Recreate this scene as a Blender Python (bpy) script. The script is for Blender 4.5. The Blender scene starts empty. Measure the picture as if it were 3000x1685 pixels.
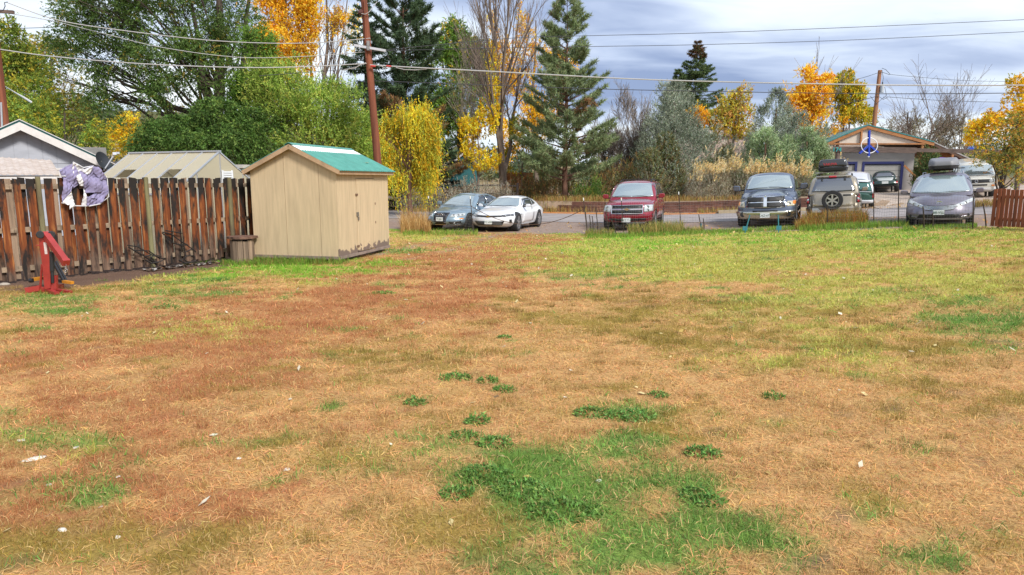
import bpy, bmesh, math, random
import numpy as np
from mathutils import Vector, Matrix
from mathutils.bvhtree import BVHTree
R = math.radians
random.seed(7)
rng = np.random.default_rng(11)
SC = bpy.context.scene
COL = SC.collection

# ------------------------------------------------------------------ camera
CAM_H, PITCH, FPX = 2.0, R(9.0), 2000.0            # photo is 3000 x 1685 px
cam_d = bpy.data.cameras.new('camera')
cam_d.sensor_width = 36.0
cam_d.lens = FPX / 3000.0 * 36.0
cam_d.clip_start, cam_d.clip_end = 0.1, 2000.0
cam = bpy.data.objects.new('camera', cam_d)
COL.objects.link(cam)
cam.location = (0, 0, CAM_H)
cam.rotation_euler = (R(90) - PITCH, 0, 0)
SC.camera = cam

# ------------------------------------------------------------------ sky, sun, exposure
SUN_EL, SUN_AZ = R(42), R(140)                      # azimuth clockwise from +Y: sun behind the camera, to the right
w = bpy.data.worlds.new('World'); SC.world = w
w.use_nodes = True
nt = w.node_tree; nt.nodes.clear()
def wn(t, **k):
    n = nt.nodes.new(t)
    for a, b in k.items(): setattr(n, a, b)
    return n
L_ = nt.links.new
out = wn('ShaderNodeOutputWorld'); bg = wn('ShaderNodeBackground'); bg.inputs['Strength'].default_value = 0.1
L_(bg.outputs[0], out.inputs[0])
sky = wn('ShaderNodeTexSky', sky_type='NISHITA', sun_disc=False, sun_elevation=SUN_EL, sun_rotation=SUN_AZ)
tc = wn('ShaderNodeTexCoord'); sep = wn('ShaderNodeSeparateXYZ'); L_(tc.outputs['Generated'], sep.inputs[0])
za = wn('ShaderNodeMath', operation='MAXIMUM'); L_(sep.outputs[2], za.inputs[0]); za.inputs[1].default_value = 0.0
zb = wn('ShaderNodeMath', operation='ADD'); L_(za.outputs[0], zb.inputs[0]); zb.inputs[1].default_value = 0.13
dx = wn('ShaderNodeMath', operation='DIVIDE'); L_(sep.outputs[0], dx.inputs[0]); L_(zb.outputs[0], dx.inputs[1])
dy = wn('ShaderNodeMath', operation='DIVIDE'); L_(sep.outputs[1], dy.inputs[0]); L_(zb.outputs[0], dy.inputs[1])
cmb = wn('ShaderNodeCombineXYZ'); L_(dx.outputs[0], cmb.inputs[0]); L_(dy.outputs[0], cmb.inputs[1])
mp = wn('ShaderNodeMapping'); L_(cmb.outputs[0], mp.inputs[0])
mp.inputs['Rotation'].default_value = (0, 0, R(8)); mp.inputs['Scale'].default_value = (0.55, 1.0, 1.0)
mp.inputs['Location'].default_value = (3.1, 0.35, 0)
n1 = wn('ShaderNodeTexNoise'); L_(mp.outputs[0], n1.inputs['Vector'])
n1.inputs['Scale'].default_value = 0.85; n1.inputs['Detail'].default_value = 7; n1.inputs['Roughness'].default_value = 0.46; n1.inputs['Distortion'].default_value = 0.35
n2 = wn('ShaderNodeTexNoise'); L_(mp.outputs[0], n2.inputs['Vector'])
n2.inputs['Scale'].default_value = 2.6; n2.inputs['Detail'].default_value = 6; n2.inputs['Distortion'].default_value = 0.8
mx = wn('ShaderNodeMix', data_type='FLOAT'); mx.inputs[0].default_value = 0.22
L_(n1.outputs['Fac'], mx.inputs[2]); L_(n2.outputs['Fac'], mx.inputs[3])
cr = wn('ShaderNodeValToRGB'); L_(mx.outputs[0], cr.inputs[0])
els = cr.color_ramp.elements
els[0].position = 0.36; els[0].color = (0.24, 0.31, 0.50, 1)
els[1].position = 0.62; els[1].color = (0.93, 0.97, 1.0, 1)
e = els.new(0.46); e.color = (0.47, 0.55, 0.73, 1)
e = els.new(0.54); e.color = (0.74, 0.82, 0.92, 1)
sc_ = wn('ShaderNodeVectorMath', operation='SCALE'); L_(cr.outputs[0], sc_.inputs[0]); sc_.inputs['Scale'].default_value = 5.8
mc = wn('ShaderNodeMix', data_type='RGBA'); mc.inputs[0].default_value = 0.93
L_(sky.outputs[0], mc.inputs[6]); L_(sc_.outputs[0], mc.inputs[7])
L_(mc.outputs[2], bg.inputs[0])

sd = bpy.data.lights.new('sun', 'SUN'); sd.energy = 2.0; sd.angle = R(12); sd.color = (1.0, 0.955, 0.89)
so = bpy.data.objects.new('sun', sd); COL.objects.link(so)
sv = Vector((math.sin(SUN_AZ) * math.cos(SUN_EL), math.cos(SUN_AZ) * math.cos(SUN_EL), math.sin(SUN_EL)))
so.rotation_euler = sv.to_track_quat('Z', 'Y').to_euler()
so.location = (0, 0, 60)
SC.view_settings.view_transform = 'Standard'
SC.view_settings.look = 'None'
SC.view_settings.exposure = 1.12
SC.view_settings.gamma = 1.0
SC.view_settings.use_curve_mapping = False
SC.render.engine = 'CYCLES'
SC.render.resolution_x, SC.render.resolution_y = 1024, 575

# ------------------------------------------------------------------ pixel <-> place
CP, SP = math.cos(PITCH), math.sin(PITCH)
def ray(u, v):
    a = (u - 1500) / FPX; b = (842.5 - v) / FPX
    return np.array((a, CP + b * SP, -SP + b * CP))
def at(u, v, y):                                    # point on that sight line at distance y
    d = ray(u, v); return Vector(d / d[1] * y) + Vector((0, 0, CAM_H))
def sstep(a, b, x):
    t = np.clip((np.asarray(x, float) - a) / (b - a), 0, 1); return t * t * (3 - 2 * t)
C20, S20 = math.cos(R(20)), math.sin(R(20))
def st(x, y): return x * C20 - y * S20, x * S20 + y * C20      # along the road / away from the camera
def xy(s, t): return s * C20 + t * S20, -s * S20 + t * C20
_ph = [(rng.uniform(0, 6.28), rng.uniform(0, 6.28), rng.uniform(0, 6.28)) for _ in range(24)]
def gz(x, y):                                       # height of the land
    x = np.asarray(x, float); y = np.asarray(y, float)
    s, t = st(x, y)
    sp = np.where(s > 8, s + 5, np.log1p(np.exp(np.clip((s + 5) / 1.2, -30, 12))) * 1.2)
    sp = np.minimum(sp, 26)
    z = 0.050 * sp * sstep(7, 21, t)
    k = sstep(4.5, 8, s)
    z = z + 0.62 * (sstep(42.0, 42.35, t) * (1 - k) + sstep(39.6, 52, t) * k)
    d = np.hypot(x, y)
    z = z + sstep(75, 300, d) * (9 + 14 * sstep(10, -120, x)) * (1 + 0.15 * np.sin(x * 0.021 + 1) * np.sin(y * 0.017))
    z = z + 0.012 * np.sin(x * 1.1 + 0.4) * np.sin(y * 0.9) * (1 - sstep(22, 24, t)) + 0.008 * np.sin(x * 2.9) * np.sin(y * 2.3 + 1) * (1 - sstep(22, 24, t))
    return z
def gnd(u, v):                                      # where that sight line meets the land
    d = ray(u, v); z = 0.0
    for _ in range(12):
        t = (z - CAM_H) / d[2]; z = float(gz(d[0] * t, d[1] * t))
    return Vector((d[0] * t, d[1] * t, z))
def on(u, y):                                       # the land under picture column u at distance y (horizon row)
    p = at(u, 600, y); return Vector((p.x, y, float(gz(p.x, y))))

# ------------------------------------------------------------------ materials
MATS = {}
def _p(bs, k, v):
    if k in bs.inputs: bs.inputs[k].default_value = v
def M(name, col, rough=0.6, metal=0.0, var=0.0, vscale=6.0, bump=0.0, bscale=40.0, stretch=(1, 1, 1), col2=None, spec=0.5, coat=0.0, ior=None, objrand=0.0, emit=0):
    if name in MATS: return MATS[name]
    m = bpy.data.materials.new(name); m.use_nodes = True
    t = m.node_tree; bs = t.nodes['Principled BSDF']; lk = t.links.new
    _p(bs, 'Base Color', (*col, 1)); _p(bs, 'Roughness', rough); _p(bs, 'Metallic', metal); _p(bs, 'Specular IOR Level', spec)
    if coat: _p(bs, 'Coat Weight', coat); _p(bs, 'Coat Roughness', 0.04)
    if ior: _p(bs, 'IOR', ior)
    src = None
    if var or bump or col2 or objrand:
        tcn = t.nodes.new('ShaderNodeTexCoord'); mpn = t.nodes.new('ShaderNodeMapping'); lk(tcn.outputs['Object'], mpn.inputs[0])
        mpn.inputs['Scale'].default_value = stretch
    if var or col2:
        nz = t.nodes.new('ShaderNodeTexNoise'); lk(mpn.outputs[0], nz.inputs['Vector']); nz.inputs['Scale'].default_value = vscale; nz.inputs['Detail'].default_value = 5; nz.inputs['Roughness'].default_value = 0.62
        rp = t.nodes.new('ShaderNodeValToRGB'); lk(nz.outputs['Fac'], rp.inputs[0])
        c2 = col2 if col2 else tuple(c * (1 - var) for c in col)
        rp.color_ramp.elements[0].position = 0.33; rp.color_ramp.elements[0].color = (*c2, 1)
        rp.color_ramp.elements[1].position = 0.64; rp.color_ramp.elements[1].color = (*[min(1, c * (1 + var * 0.5)) for c in col], 1)
        src = rp.outputs[0]
    if objrand:
        oi = t.nodes.new('ShaderNodeObjectInfo'); mr = t.nodes.new('ShaderNodeMapRange'); lk(oi.outputs['Random'], mr.inputs[0])
        mr.inputs[3].default_value = 1 - objrand; mr.inputs[4].default_value = 1 + objrand * 0.6
        vm = t.nodes.new('ShaderNodeVectorMath'); vm.operation = 'SCALE'
        if src: lk(src, vm.inputs[0])
        else: vm.inputs[0].default_value = col
        lk(mr.outputs[0], vm.inputs['Scale']); src = vm.outputs[0]
    if src: lk(src, bs.inputs['Base Color'])
    if bump:
        nb = t.nodes.new('ShaderNodeTexNoise'); lk(mpn.outputs[0], nb.inputs['Vector']); nb.inputs['Scale'].default_value = bscale; nb.inputs['Detail'].default_value = 4
        bp = t.nodes.new('ShaderNodeBump'); bp.inputs['Strength'].default_value = bump; bp.inputs['Distance'].default_value = 0.02
        lk(nb.outputs['Fac'], bp.inputs['Height']); lk(bp.outputs[0], bs.inputs['Normal'])
    MATS[name] = m; return m
def leafmat(name, transl=0.3, rough=0.6):
    if name in MATS: return MATS[name]
    m = bpy.data.materials.new(name); m.use_nodes = True
    t = m.node_tree; bs = t.nodes['Principled BSDF']; lk = t.links.new
    a = t.nodes.new('ShaderNodeAttribute'); a.attribute_name = 'Col'
    lk(a.outputs['Color'], bs.inputs['Base Color']); _p(bs, 'Roughness', rough); _p(bs, 'Specular IOR Level', 0.25)
    tr = t.nodes.new('ShaderNodeBsdfTranslucent'); lk(a.outputs['Color'], tr.inputs[0])
    mxs = t.nodes.new('ShaderNodeMixShader'); mxs.inputs[0].default_value = transl
    lk(bs.outputs[0], mxs.inputs[1]); lk(tr.outputs[0], mxs.inputs[2]); lk(mxs.outputs[0], t.nodes['Material Output'].inputs[0])
    MATS[name] = m; return m

# ------------------------------------------------------------------ objects
def tag(o, label=None, cat=None, group=None, kind=None):
    if label: o['label'] = label
    if cat: o['category'] = cat
    if group: o['group'] = group
    if kind: o['kind'] = kind
    return o
def thing(name, label, cat, loc=(0, 0, 0), rz=0.0, group=None, scale=1.0):
    o = bpy.data.objects.new(name, None); COL.objects.link(o)
    o.empty_display_size = 0.2
    o.location = loc; o.rotation_euler = (0, 0, rz); o.scale = (scale,) * 3
    return tag(o, label, cat, group)
def link(name, me, mat=None, parent=None, local=False):
    o = bpy.data.objects.new(name, me); COL.objects.link(o)
    if mat is not None and not me.materials: me.materials.append(mat)
    if parent is not None:
        o.parent = parent
        if not local and parent.type == 'EMPTY':
            o.matrix_parent_inverse = parent.matrix_basis.inverted()
    return o
class MB:
    def __init__(s): s.v = []; s.f = []; s.sm = []
    def add(s, vs, fs, smooth=False):
        n = len(s.v); s.v += [tuple(p) for p in vs]; s.f += [tuple(i + n for i in f) for f in fs]; s.sm += [smooth] * len(fs); return s
    def box(s, c, size, rz=0.0, mat=None):
        hx, hy, hz = [q / 2 for q in size]; ca, sa = math.cos(rz), math.sin(rz); vs = []
        for x in (-hx, hx):
            for y in (-hy, hy):
                for z in (-hz, hz): vs.append((c[0] + x * ca - y * sa, c[1] + x * sa + y * ca, c[2] + z))
        return s.add(vs, [(0, 1, 3, 2), (4, 6, 7, 5), (0, 4, 5, 1), (2, 3, 7, 6), (0, 2, 6, 4), (1, 5, 7, 3)])
    def beam(s, a, b, w, h, up=(0, 0, 1)):
        a, b = Vector(a), Vector(b); d = (b - a).normalized(); u = Vector(up)
        if abs(d.dot(u)) > 0.98: u = Vector((1, 0, 0))
        sd_ = d.cross(u).normalized() * (w / 2); uu = sd_.cross(d).normalized() * (h / 2); vs = []
        for p in (a, b):
            for i in (-1, 1):
                for j in (-1, 1): vs.append(p + sd_ * i + uu * j)
        return s.add(vs, [(0, 1, 3, 2), (4, 6, 7, 5), (0, 4, 5, 1), (2, 3, 7, 6), (0, 2, 6, 4), (1, 5, 7, 3)])
    def tube(s, pts, rad, n=6, caps=True):
        pts = [Vector(p) for p in pts]
        if not hasattr(rad, '__len__'): rad = [rad] * len(pts)
        vs = []; ref = Vector((0.13, 0.31, 0.94))
        for i, p in enumerate(pts):
            d = (pts[min(i + 1, len(pts) - 1)] - pts[max(i - 1, 0)]).normalized()
            u = d.cross(ref)
            if u.length < 0.1: u = d.cross(Vector((1, 0, 0)))
            u.normalize(); q = d.cross(u)
            for k in range(n):
                a = 2 * math.pi * k / n; vs.append(p + (u * math.cos(a) + q * math.sin(a)) * rad[i])
        fs = [(i * n + k, i * n + (k + 1) % n, (i + 1) * n + (k + 1) % n, (i + 1) * n + k) for i in range(len(pts) - 1) for k in range(n)]
        if caps: fs += [tuple(range(n))[::-1], tuple((len(pts) - 1) * n + k for k in range(n))]
        return s.add(vs, fs, True)
    def prism(s, poly, depth_vec):
        n = len(poly); d = Vector(depth_vec); a = [Vector(p) for p in poly]; b = [p + d for p in a]
        return s.add(a + b, [tuple(range(n)), tuple(range(2 * n - 1, n - 1, -1))] + [(i, i + n, (i + 1) % n + n, (i + 1) % n) for i in range(n)])
    def lathe(s, c, axis, prof, n=20):                # prof: (radius, along axis)
        ax = Vector(axis).normalized(); u = ax.orthogonal().normalized(); q = ax.cross(u); c = Vector(c); vs = []
        for r, h in prof:
            for k in range(n):
                a = 2 * math.pi * k / n; vs.append(c + ax * h + (u * math.cos(a) + q * math.sin(a)) * r)
        m = len(prof)
        fs = [(i * n + k, i * n + (k + 1) % n, (i + 1) * n + (k + 1) % n, (i + 1) * n + k) for i in range(m - 1) for k in range(n)]
        return s.add(vs, fs, True)
    def mesh(s, name):
        me = bpy.data.meshes.new(name); me.from_pydata(s.v, [], s.f)
        me.polygons.foreach_set('use_smooth', s.sm); me.update()
        if any(s.sm): me.set_sharp_from_angle(angle=R(40))
        return me
    def build(s, name, mat, parent=None, local=False):
        me = s.mesh(name); return link(name, me, mat, parent, local)
def fixn(o):
    bm = bmesh.new(); bm.from_mesh(o.data); bmesh.ops.recalc_face_normals(bm, faces=bm.faces); bm.to_mesh(o.data); bm.free(); return o
def fast_mesh(name, V, col=None):                    # V: (n, k, 3) loose k-gons; col: (n,3) or (n,k,3)
    V = np.asarray(V, np.float32); n, k, _ = V.shape
    me = bpy.data.meshes.new(name)
    me.vertices.add(n * k); me.vertices.foreach_set('co', V.ravel())
    me.loops.add(n * k); me.loops.foreach_set('vertex_index', np.arange(n * k, dtype=np.int32))
    me.polygons.add(n); me.polygons.foreach_set('loop_start', np.arange(0, n * k, k, dtype=np.int32))
    me.update(calc_edges=True)
    if col is not None:
        col = np.asarray(col, np.float32)
        if col.ndim == 2: col = np.repeat(col[:, None, :], k, 1)
        c4 = np.ones((n * k, 4), np.float32); c4[:, :3] = np.clip(col.reshape(-1, 3), 0, 1)
        at_ = me.color_attributes.new('Col', 'FLOAT_COLOR', 'POINT'); at_.data.foreach_set('color', c4.ravel())
    return me
def text_mesh(txt, size, ext=0.002):
    cu = bpy.data.curves.new('t', 'FONT'); cu.body = txt; cu.size = size; cu.extrude = ext; cu.align_x = 'CENTER'; cu.align_y = 'CENTER'; cu.resolution_u = 2
    ob = bpy.data.objects.new('t', cu); me = bpy.data.meshes.new_from_object(ob)
    bpy.data.objects.remove(ob); bpy.data.curves.remove(cu); me.materials.clear(); return me
def vnoise(x, y, seed=0):                            # smooth value noise, vectorised
    xi = np.floor(x).astype(np.int64); yi = np.floor(y).astype(np.int64); fx = x - xi; fy = y - yi
    fx = fx * fx * (3 - 2 * fx); fy = fy * fy * (3 - 2 * fy)
    def h(a, b):
        n = (a * 374761393 + b * 668265263 + seed * 144269) & 0x7fffffff
        n = ((n ^ (n >> 13)) * 1274126177) & 0x7fffffff
        return ((n ^ (n >> 16)) & 0xffff) / 65535.0
    return (h(xi, yi) * (1 - fx) + h(xi + 1, yi) * fx) * (1 - fy) + (h(xi, yi + 1) * (1 - fx) + h(xi + 1, yi + 1) * fx) * fy
def fbm(x, y, seed=0, o=4):
    r = 0; a = 0.5; s = 0
    for i in range(o): r = r + a * vnoise(x * 2 ** i, y * 2 ** i, seed + i * 7); s += a; a *= 0.55
    return r / s
# ================================================================== GROUND
TAN, RED, GRN, YGR, OLV, DRT, GRV, BRT = range(8)
PAL = np.array([(0.63, 0.37, 0.15), (0.45, 0.195, 0.08), (0.165, 0.285, 0.055), (0.46, 0.45, 0.095), (0.33, 0.23, 0.05), (0.17, 0.105, 0.075), (0.34, 0.26, 0.215), (0.21, 0.40, 0.035)])
# patches of the lawn: centre and half-size in 2576-px picture units, kind, weight
BL = [(2000, 625, 620, 60, YGR, 3.6), (1950, 600, 540, 30, BRT, 2.4), (1560, 625, 160, 50, BRT, 1.6), (1500, 690, 160, 30, GRN, 0.7), (1750, 660, 340, 36, YGR, 2.4), (2350, 710, 320, 50, YGR, 2.2),
      (2480, 790, 180, 50, GRN, 1.3), (2250, 745, 250, 22, GRN, 1.0), (2560, 700, 120, 60, OLV, 1.2), (1900, 640, 60, 8, GRN, 2.5), (1800, 612, 90, 7, GRN, 2.5), (2300, 585, 160, 10, GRN, 1.5), (1750, 588, 250, 9, GRN, 1.6),
      (1560, 810, 240, 60, OLV, 1.0), (2050, 790, 250, 60, YGR, 1.3), (1900, 830, 320, 60, OLV, 1.4), (2250, 880, 260, 50, OLV, 1.4), (2060, 900, 250, 40, YGR, 0.9),
      (1350, 600, 150, 26, RED, 2.0), (1200, 650, 220, 36, RED, 2.6), (1000, 720, 300, 45, RED, 2.3), (720, 800, 420, 60, RED, 1.9), (480, 880, 420, 60, RED, 1.5), (1080, 790, 260, 50, RED, 1.3), (300, 960, 360, 70, RED, 1.2),
      (700, 930, 360, 80, OLV, 1.0), (500, 1010, 500, 110, RED, 0.85), (150, 1130, 300, 120, RED, 1.1), (420, 1220, 300, 100, RED, 1.2), (150, 1270, 200, 90, RED, 1.2), (700, 1240, 240, 100, RED, 0.9), (760, 1130, 260, 60, OLV, 1.2),
      (750, 680, 260, 20, BRT, 2.4), (600, 668, 90, 16, BRT, 2.0), (1000, 632, 60, 12, GRN, 2.2), (1060, 600, 90, 12, YGR, 1.6), (1030, 583, 90, 8, BRT, 2.2), (640, 700, 240, 20, YGR, 1.4), (450, 740, 180, 24, GRN, 0.9), (120, 760, 200, 24, GRN, 1.2), (220, 735, 220, 16, OLV, 1.2),
      (590, 830, 180, 30, YGR, 1.6), (480, 700, 90, 10, GRN, 1.5), (420, 775, 34, 7, GRN, 3.0), (960, 738, 44, 8, BRT, 3), (1240, 612, 50, 6, YGR, 1.5),
      (100, 1110, 170, 60, YGR, 0.8), (60, 1090, 160, 60, GRN, 1.1), (205, 1235, 90, 34, GRN, 2.2), (830, 1027, 34, 10, GRN, 2.2),
      (1500, 1240, 260, 120, GRN, 1.7), (1340, 1195, 170, 45, GRN, 2.2), (1650, 1370, 300, 90, GRN, 1.8), (1400, 1400, 180, 60, GRN, 1.8), (1080, 1065, 70, 20, GRN, 2.4), (1020, 1120, 170, 50, GRN, 1.2), (900, 1160, 120, 40, GRN, 1.0), (1560, 1110, 90, 24, GRN, 2.4),
      (1570, 1045, 110, 16, GRN, 2.4), (1180, 1320, 150, 60, OLV, 1.6), (2300, 1000, 300, 60, OLV, 0.6), (2300, 1180, 320, 120, TAN, 1.6), (1700, 960, 420, 70, TAN, 1.2), (1200, 900, 300, 50, TAN, 0.9), (2200, 640, 140, 18, TAN, 2.6), (2330, 665, 220, 16, TAN, 2.2), (2450, 625, 120, 16, TAN, 1.6), (1720, 715, 200, 12, TAN, 1.8), (2050, 690, 160, 14, TAN, 1.2), (350, 760, 120, 20, TAN, 1.2)]
def project(x, y, z):
    X = x; Yc = y; Zc = z - CAM_H
    dep = Yc * CP - Zc * SP; up = Yc * SP + Zc * CP
    dep = np.maximum(dep, 0.3)
    return 1500 + FPX * X / dep, 842.5 - FPX * up / dep
def weights(x, y, z):
    u, v = project(x, y, z); u = u / 1.16460; v = v / 1.16460
    n1 = fbm(x * 0.55, y * 0.55, 3); n2 = fbm(x * 1.7, y * 1.7, 9); n3 = fbm(x * 4.2, y * 4.2, 5, 3)
    uu = u + (n2 - 0.5) * 160; vv = v + (fbm(x * 1.3 + 40, y * 1.3, 21) - 0.5) * 55
    W = np.zeros((8, x.size)); 
    W[TAN] = 0.75 + 0.8 * (n1 - 0.4)
    W[OLV] = np.clip((n2 - 0.45) * 2.2, 0, 1)
    W[RED] = np.clip((n1 - 0.5) * 1.5, 0, 1) * (u < 1700)
    W[DRT] = np.clip((n3 - 0.62) * 5, 0, 1.1)
    for cx, cy, rx, ry, k, wt in BL:
        d = ((uu - cx) / rx) ** 2 + ((vv - cy) / ry) ** 2
        W[k] += wt * np.exp(-d ** 1.3) * (0.45 + 1.1 * n3)
    for kk, sd_ in ((TAN, 51), (RED, 57), (OLV, 63), (GRN, 69), (YGR, 75), (BRT, 81)):   # streaky patches of each kind
        m = 0.55 * fbm(x * 1.0 + sd_, y * 1.5, sd_, 4) + 0.45 * fbm(x * 4.5, y * 6.5 + sd_, sd_ + 3, 3)
        W[kk] *= 0.25 + 1.5 * sstep(0.38, 0.62, m)
    # wheel tracks of the yard drive
    for off in (-0.75, 0.75):
        cx_ = -1.9 + 0.16 * (y - 22) + 0.030 * (y - 22) ** 2 * np.sign(y - 22) + off
        tr_ = np.exp(-((x - cx_) / 0.28) ** 2) * sstep(15, 19, y) * (n3 > 0.45)
        W[GRV] += tr_ * 1.6
    W[RED] *= 0.8
    ng = fbm(x * 2.3 + 11, y * 3.0, 91, 4); W[GRN] += np.clip((ng - 0.60) * 6, 0, 1.3) * np.where(v < 900, 1.0, .7)
    s, t = st(x, y)
    edge = 24.3 + (n2 - 0.5) * 1.2
    g = sstep(edge - 0.3, edge + 0.7, t)                       # gravel verge where the cars stand
    dr = (1 - np.clip(np.abs(s + 8.2) / 2.6, 0, 1)) * sstep(20.5, 23.5, t)
    W *= (1 - np.clip(g, 0, 1)); W[GRV] += g * 2.2 + dr * 1.1 * (n3 > 0.42)
    W[DRT] += g * 0.7 * n2; W[RED] += g * 0.8 * (n1 > 0.5) * (t < 29)
    far = sstep(39.7, 40.5, t)
    W *= (1 - far); W[GRV] += far * (0.5 + n1); W[TAN] += far * 0.5 * n1; W[OLV] += far * n2 * .9; W[RED] += far * 0.5 * n3
    # bare soil strip at the foot of the board fence
    fd = (x + 9.92) * 0.8157 - (y - 13.07) * 0.5785           # metres in front of the fence line
    al = (x + 9.92) * 0.5785 + (y - 13.07) * 0.8157
    hw_ = 1.15 - 0.13 * np.clip(al, 0, 5)
    soil = np.clip(1.5 - np.abs(fd - 0.55 + 0.5 * (n2 - .5)) / hw_, 0, 1) * sstep(-0.6, 0.4, al) * sstep(4.9, 4.4, al)
    soil2 = sstep(0.1, -0.3, fd) * (al < 8)
    soil = np.maximum(soil, soil2); W *= (1 - soil); W[DRT] += soil * 2.4
    return np.maximum(W, 0) ** 2.0
def axis(lo, hi, fine, outs, lo2, hi2, mid):
    a = [lo]
    while a[-1] < hi: a.append(a[-1] + fine)
    while a[-1] < hi2: a.append(a[-1] + mid)
    st_ = mid; r = a[-1]
    while r < outs: st_ *= 1.17; r += st_; a.append(r)
    st_ = mid; r = a[0]; b = []
    while r > lo2: r -= mid; b.append(r)
    while r > -outs: st_ *= 1.17; r -= st_; b.append(r)
    return np.array(b[::-1] + a)
gxs = axis(-14, 17, 0.17, 900, -28, 36, 0.4); gys = axis(2.4, 26, 0.16, 900, 2, 58, 0.32)
GX, GY = np.meshgrid(gxs, gys); GZ = gz(GX, GY); fx, fy, fz = GX.ravel(), GY.ravel(), GZ.ravel()
fz = fz + (fbm(fx * 5, fy * 5, 77, 3) - 0.5) * 0.035 * ((fy < 27) & (np.abs(fx) < 18))
Wg = weights(fx, fy, fz); Wg[:, fy < 0.2] = 0; Wg[TAN][fy < 0.2] = 1
gc = (Wg / Wg.sum(0)).T @ PAL
gc *= (0.78 + 0.34 * fbm(fx * 7, fy * 7, 31, 3))[:, None]
dd = np.hypot(fx, fy); hill = sstep(60, 120, dd)[:, None]
hc = np.array([(0.33, 0.24, 0.13)]) * (0.7 + 0.6 * fbm(fx * 0.06, fy * 0.06, 8))[:, None]
hg = np.array([(0.10, 0.115, 0.05)]); hm = sstep(.42, .58, fbm(fx * 0.035, fy * 0.035, 88))[:, None]
gc = gc * (1 - hill) + hill * (hg * hm + hc * (1 - hm))
ny_, nx_ = GX.shape
me = bpy.data.meshes.new('ground'); me.vertices.add(fx.size); me.vertices.foreach_set('co', np.stack([fx, fy, fz], 1).astype(np.float32).ravel())
ii = (np.arange(ny_ - 1)[:, None] * nx_ + np.arange(nx_ - 1)[None, :]).ravel()
q = np.stack([ii, ii + 1, ii + nx_ + 1, ii + nx_], 1).astype(np.int32)
me.loops.add(q.size); me.loops.foreach_set('vertex_index', q.ravel()); me.polygons.add(len(q)); me.polygons.foreach_set('loop_start', np.arange(0, q.size, 4, dtype=np.int32)); me.update(calc_edges=True)
me.polygons.foreach_set('use_smooth', np.ones(len(q), bool))
c4 = np.ones((fx.size, 4), np.float32); c4[:, :3] = gc; ca = me.color_attributes.new('Col', 'FLOAT_COLOR', 'POINT'); ca.data.foreach_set('color', c4.ravel())
gm = bpy.data.materials.new('ground'); gm.use_nodes = True; t_ = gm.node_tree; bs = t_.nodes['Principled BSDF']; _p(bs, 'Roughness', 0.95); _p(bs, 'Specular IOR Level', 0.1)
a_ = t_.nodes.new('ShaderNodeAttribute'); a_.attribute_name = 'Col'; tcn = t_.nodes.new('ShaderNodeTexCoord')
nz = t_.nodes.new('ShaderNodeTexNoise'); t_.links.new(tcn.outputs['Object'], nz.inputs['Vector']); nz.inputs['Scale'].default_value = 38; nz.inputs['Detail'].default_value = 6; nz.inputs['Roughness'].default_value = 0.75
mr = t_.nodes.new('ShaderNodeMapRange'); t_.links.new(nz.outputs['Fac'], mr.inputs[0]); mr.inputs[1].default_value = 0.3; mr.inputs[2].default_value = 0.7; mr.inputs[3].default_value = 0.5; mr.inputs[4].default_value = 1.25
vm = t_.nodes.new('ShaderNodeVectorMath'); vm.operation = 'SCALE'; t_.links.new(a_.outputs['Color'], vm.inputs[0]); t_.links.new(mr.outputs[0], vm.inputs['Scale']); t_.links.new(vm.outputs[0], bs.inputs['Base Color'])
bp = t_.nodes.new('ShaderNodeBump'); bp.inputs['Strength'].default_value = 0.6; bp.inputs['Distance'].default_value = 0.03; t_.links.new(nz.outputs['Fac'], bp.inputs['Height']); t_.links.new(bp.outputs[0], bs.inputs['Normal'])
tag(link('ground', me, gm), kind='structure')

# road: asphalt strip between verge and far kerb
def strip(name, t0, t1, s0, s1, ns, dz, mat, nt=3):
    vs = []; fs = []
    for i in range(ns + 1):
        s = s0 + (s1 - s0) * i / ns
        for j in range(nt + 1):
            t = t0 + (t1 - t0) * j / nt; x, y = xy(s, t); vs.append((x, y, float(gz(x, y)) + dz))
    for i in range(ns):
        for j in range(nt): a = i * (nt + 1) + j; fs.append((a, a + nt + 1, a + nt + 2, a + 1))
    return MB().add(vs, fs, True).build(name, mat)
asph = M('asphalt', (0.31, 0.275, 0.265), 0.85, var=0.25, vscale=0.9, bump=0.25, bscale=90)
tag(strip('road', 31.2, 38.9, -60, 75, 200, 0.014, asph, 16), kind='structure')
conc = M('kerb_concrete', (0.47, 0.37, 0.24), 0.9, var=0.3, vscale=1.5, bump=0.2)
k = MB()
for i in range(80):
    s = -2.2 + i * 0.3
    if s > 4.5: break
    (x0, y0), (x1, y1) = xy(s, 39.1), xy(s + 0.295, 39.1)
    k.beam((x0, y0, float(gz(x0, y0)) + 0.06), (x1, y1, float(gz(x1, y1)) + 0.06), 0.35, 0.24)
tag(k.build('kerb', conc), kind='structure')
lit = M('leaf_litter_strip', (0.50, 0.19, 0.05), 0.95, var=0.45, vscale=5, bump=0.5)
tag(strip('verge_of_fallen_leaves', 38.95, 40.6, -14, -2.4, 40, 0.014, lit), kind='structure')
fw = M('concrete_pavement', (0.50, 0.42, 0.34), 0.9, var=0.2, vscale=1.0)
tag(strip('pavement', 39.35, 40.9, -2.3, 4.6, 30, 0.12, fw), kind='structure')
dw = M('driveway_gravel', (0.42, 0.34, 0.28), 0.95, var=0.3, vscale=1.3, bump=0.5)
tag(strip('driveway', 38.95, 52, 5.6, 19.0, 40, 0.014, dw, 30), kind='structure')

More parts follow.
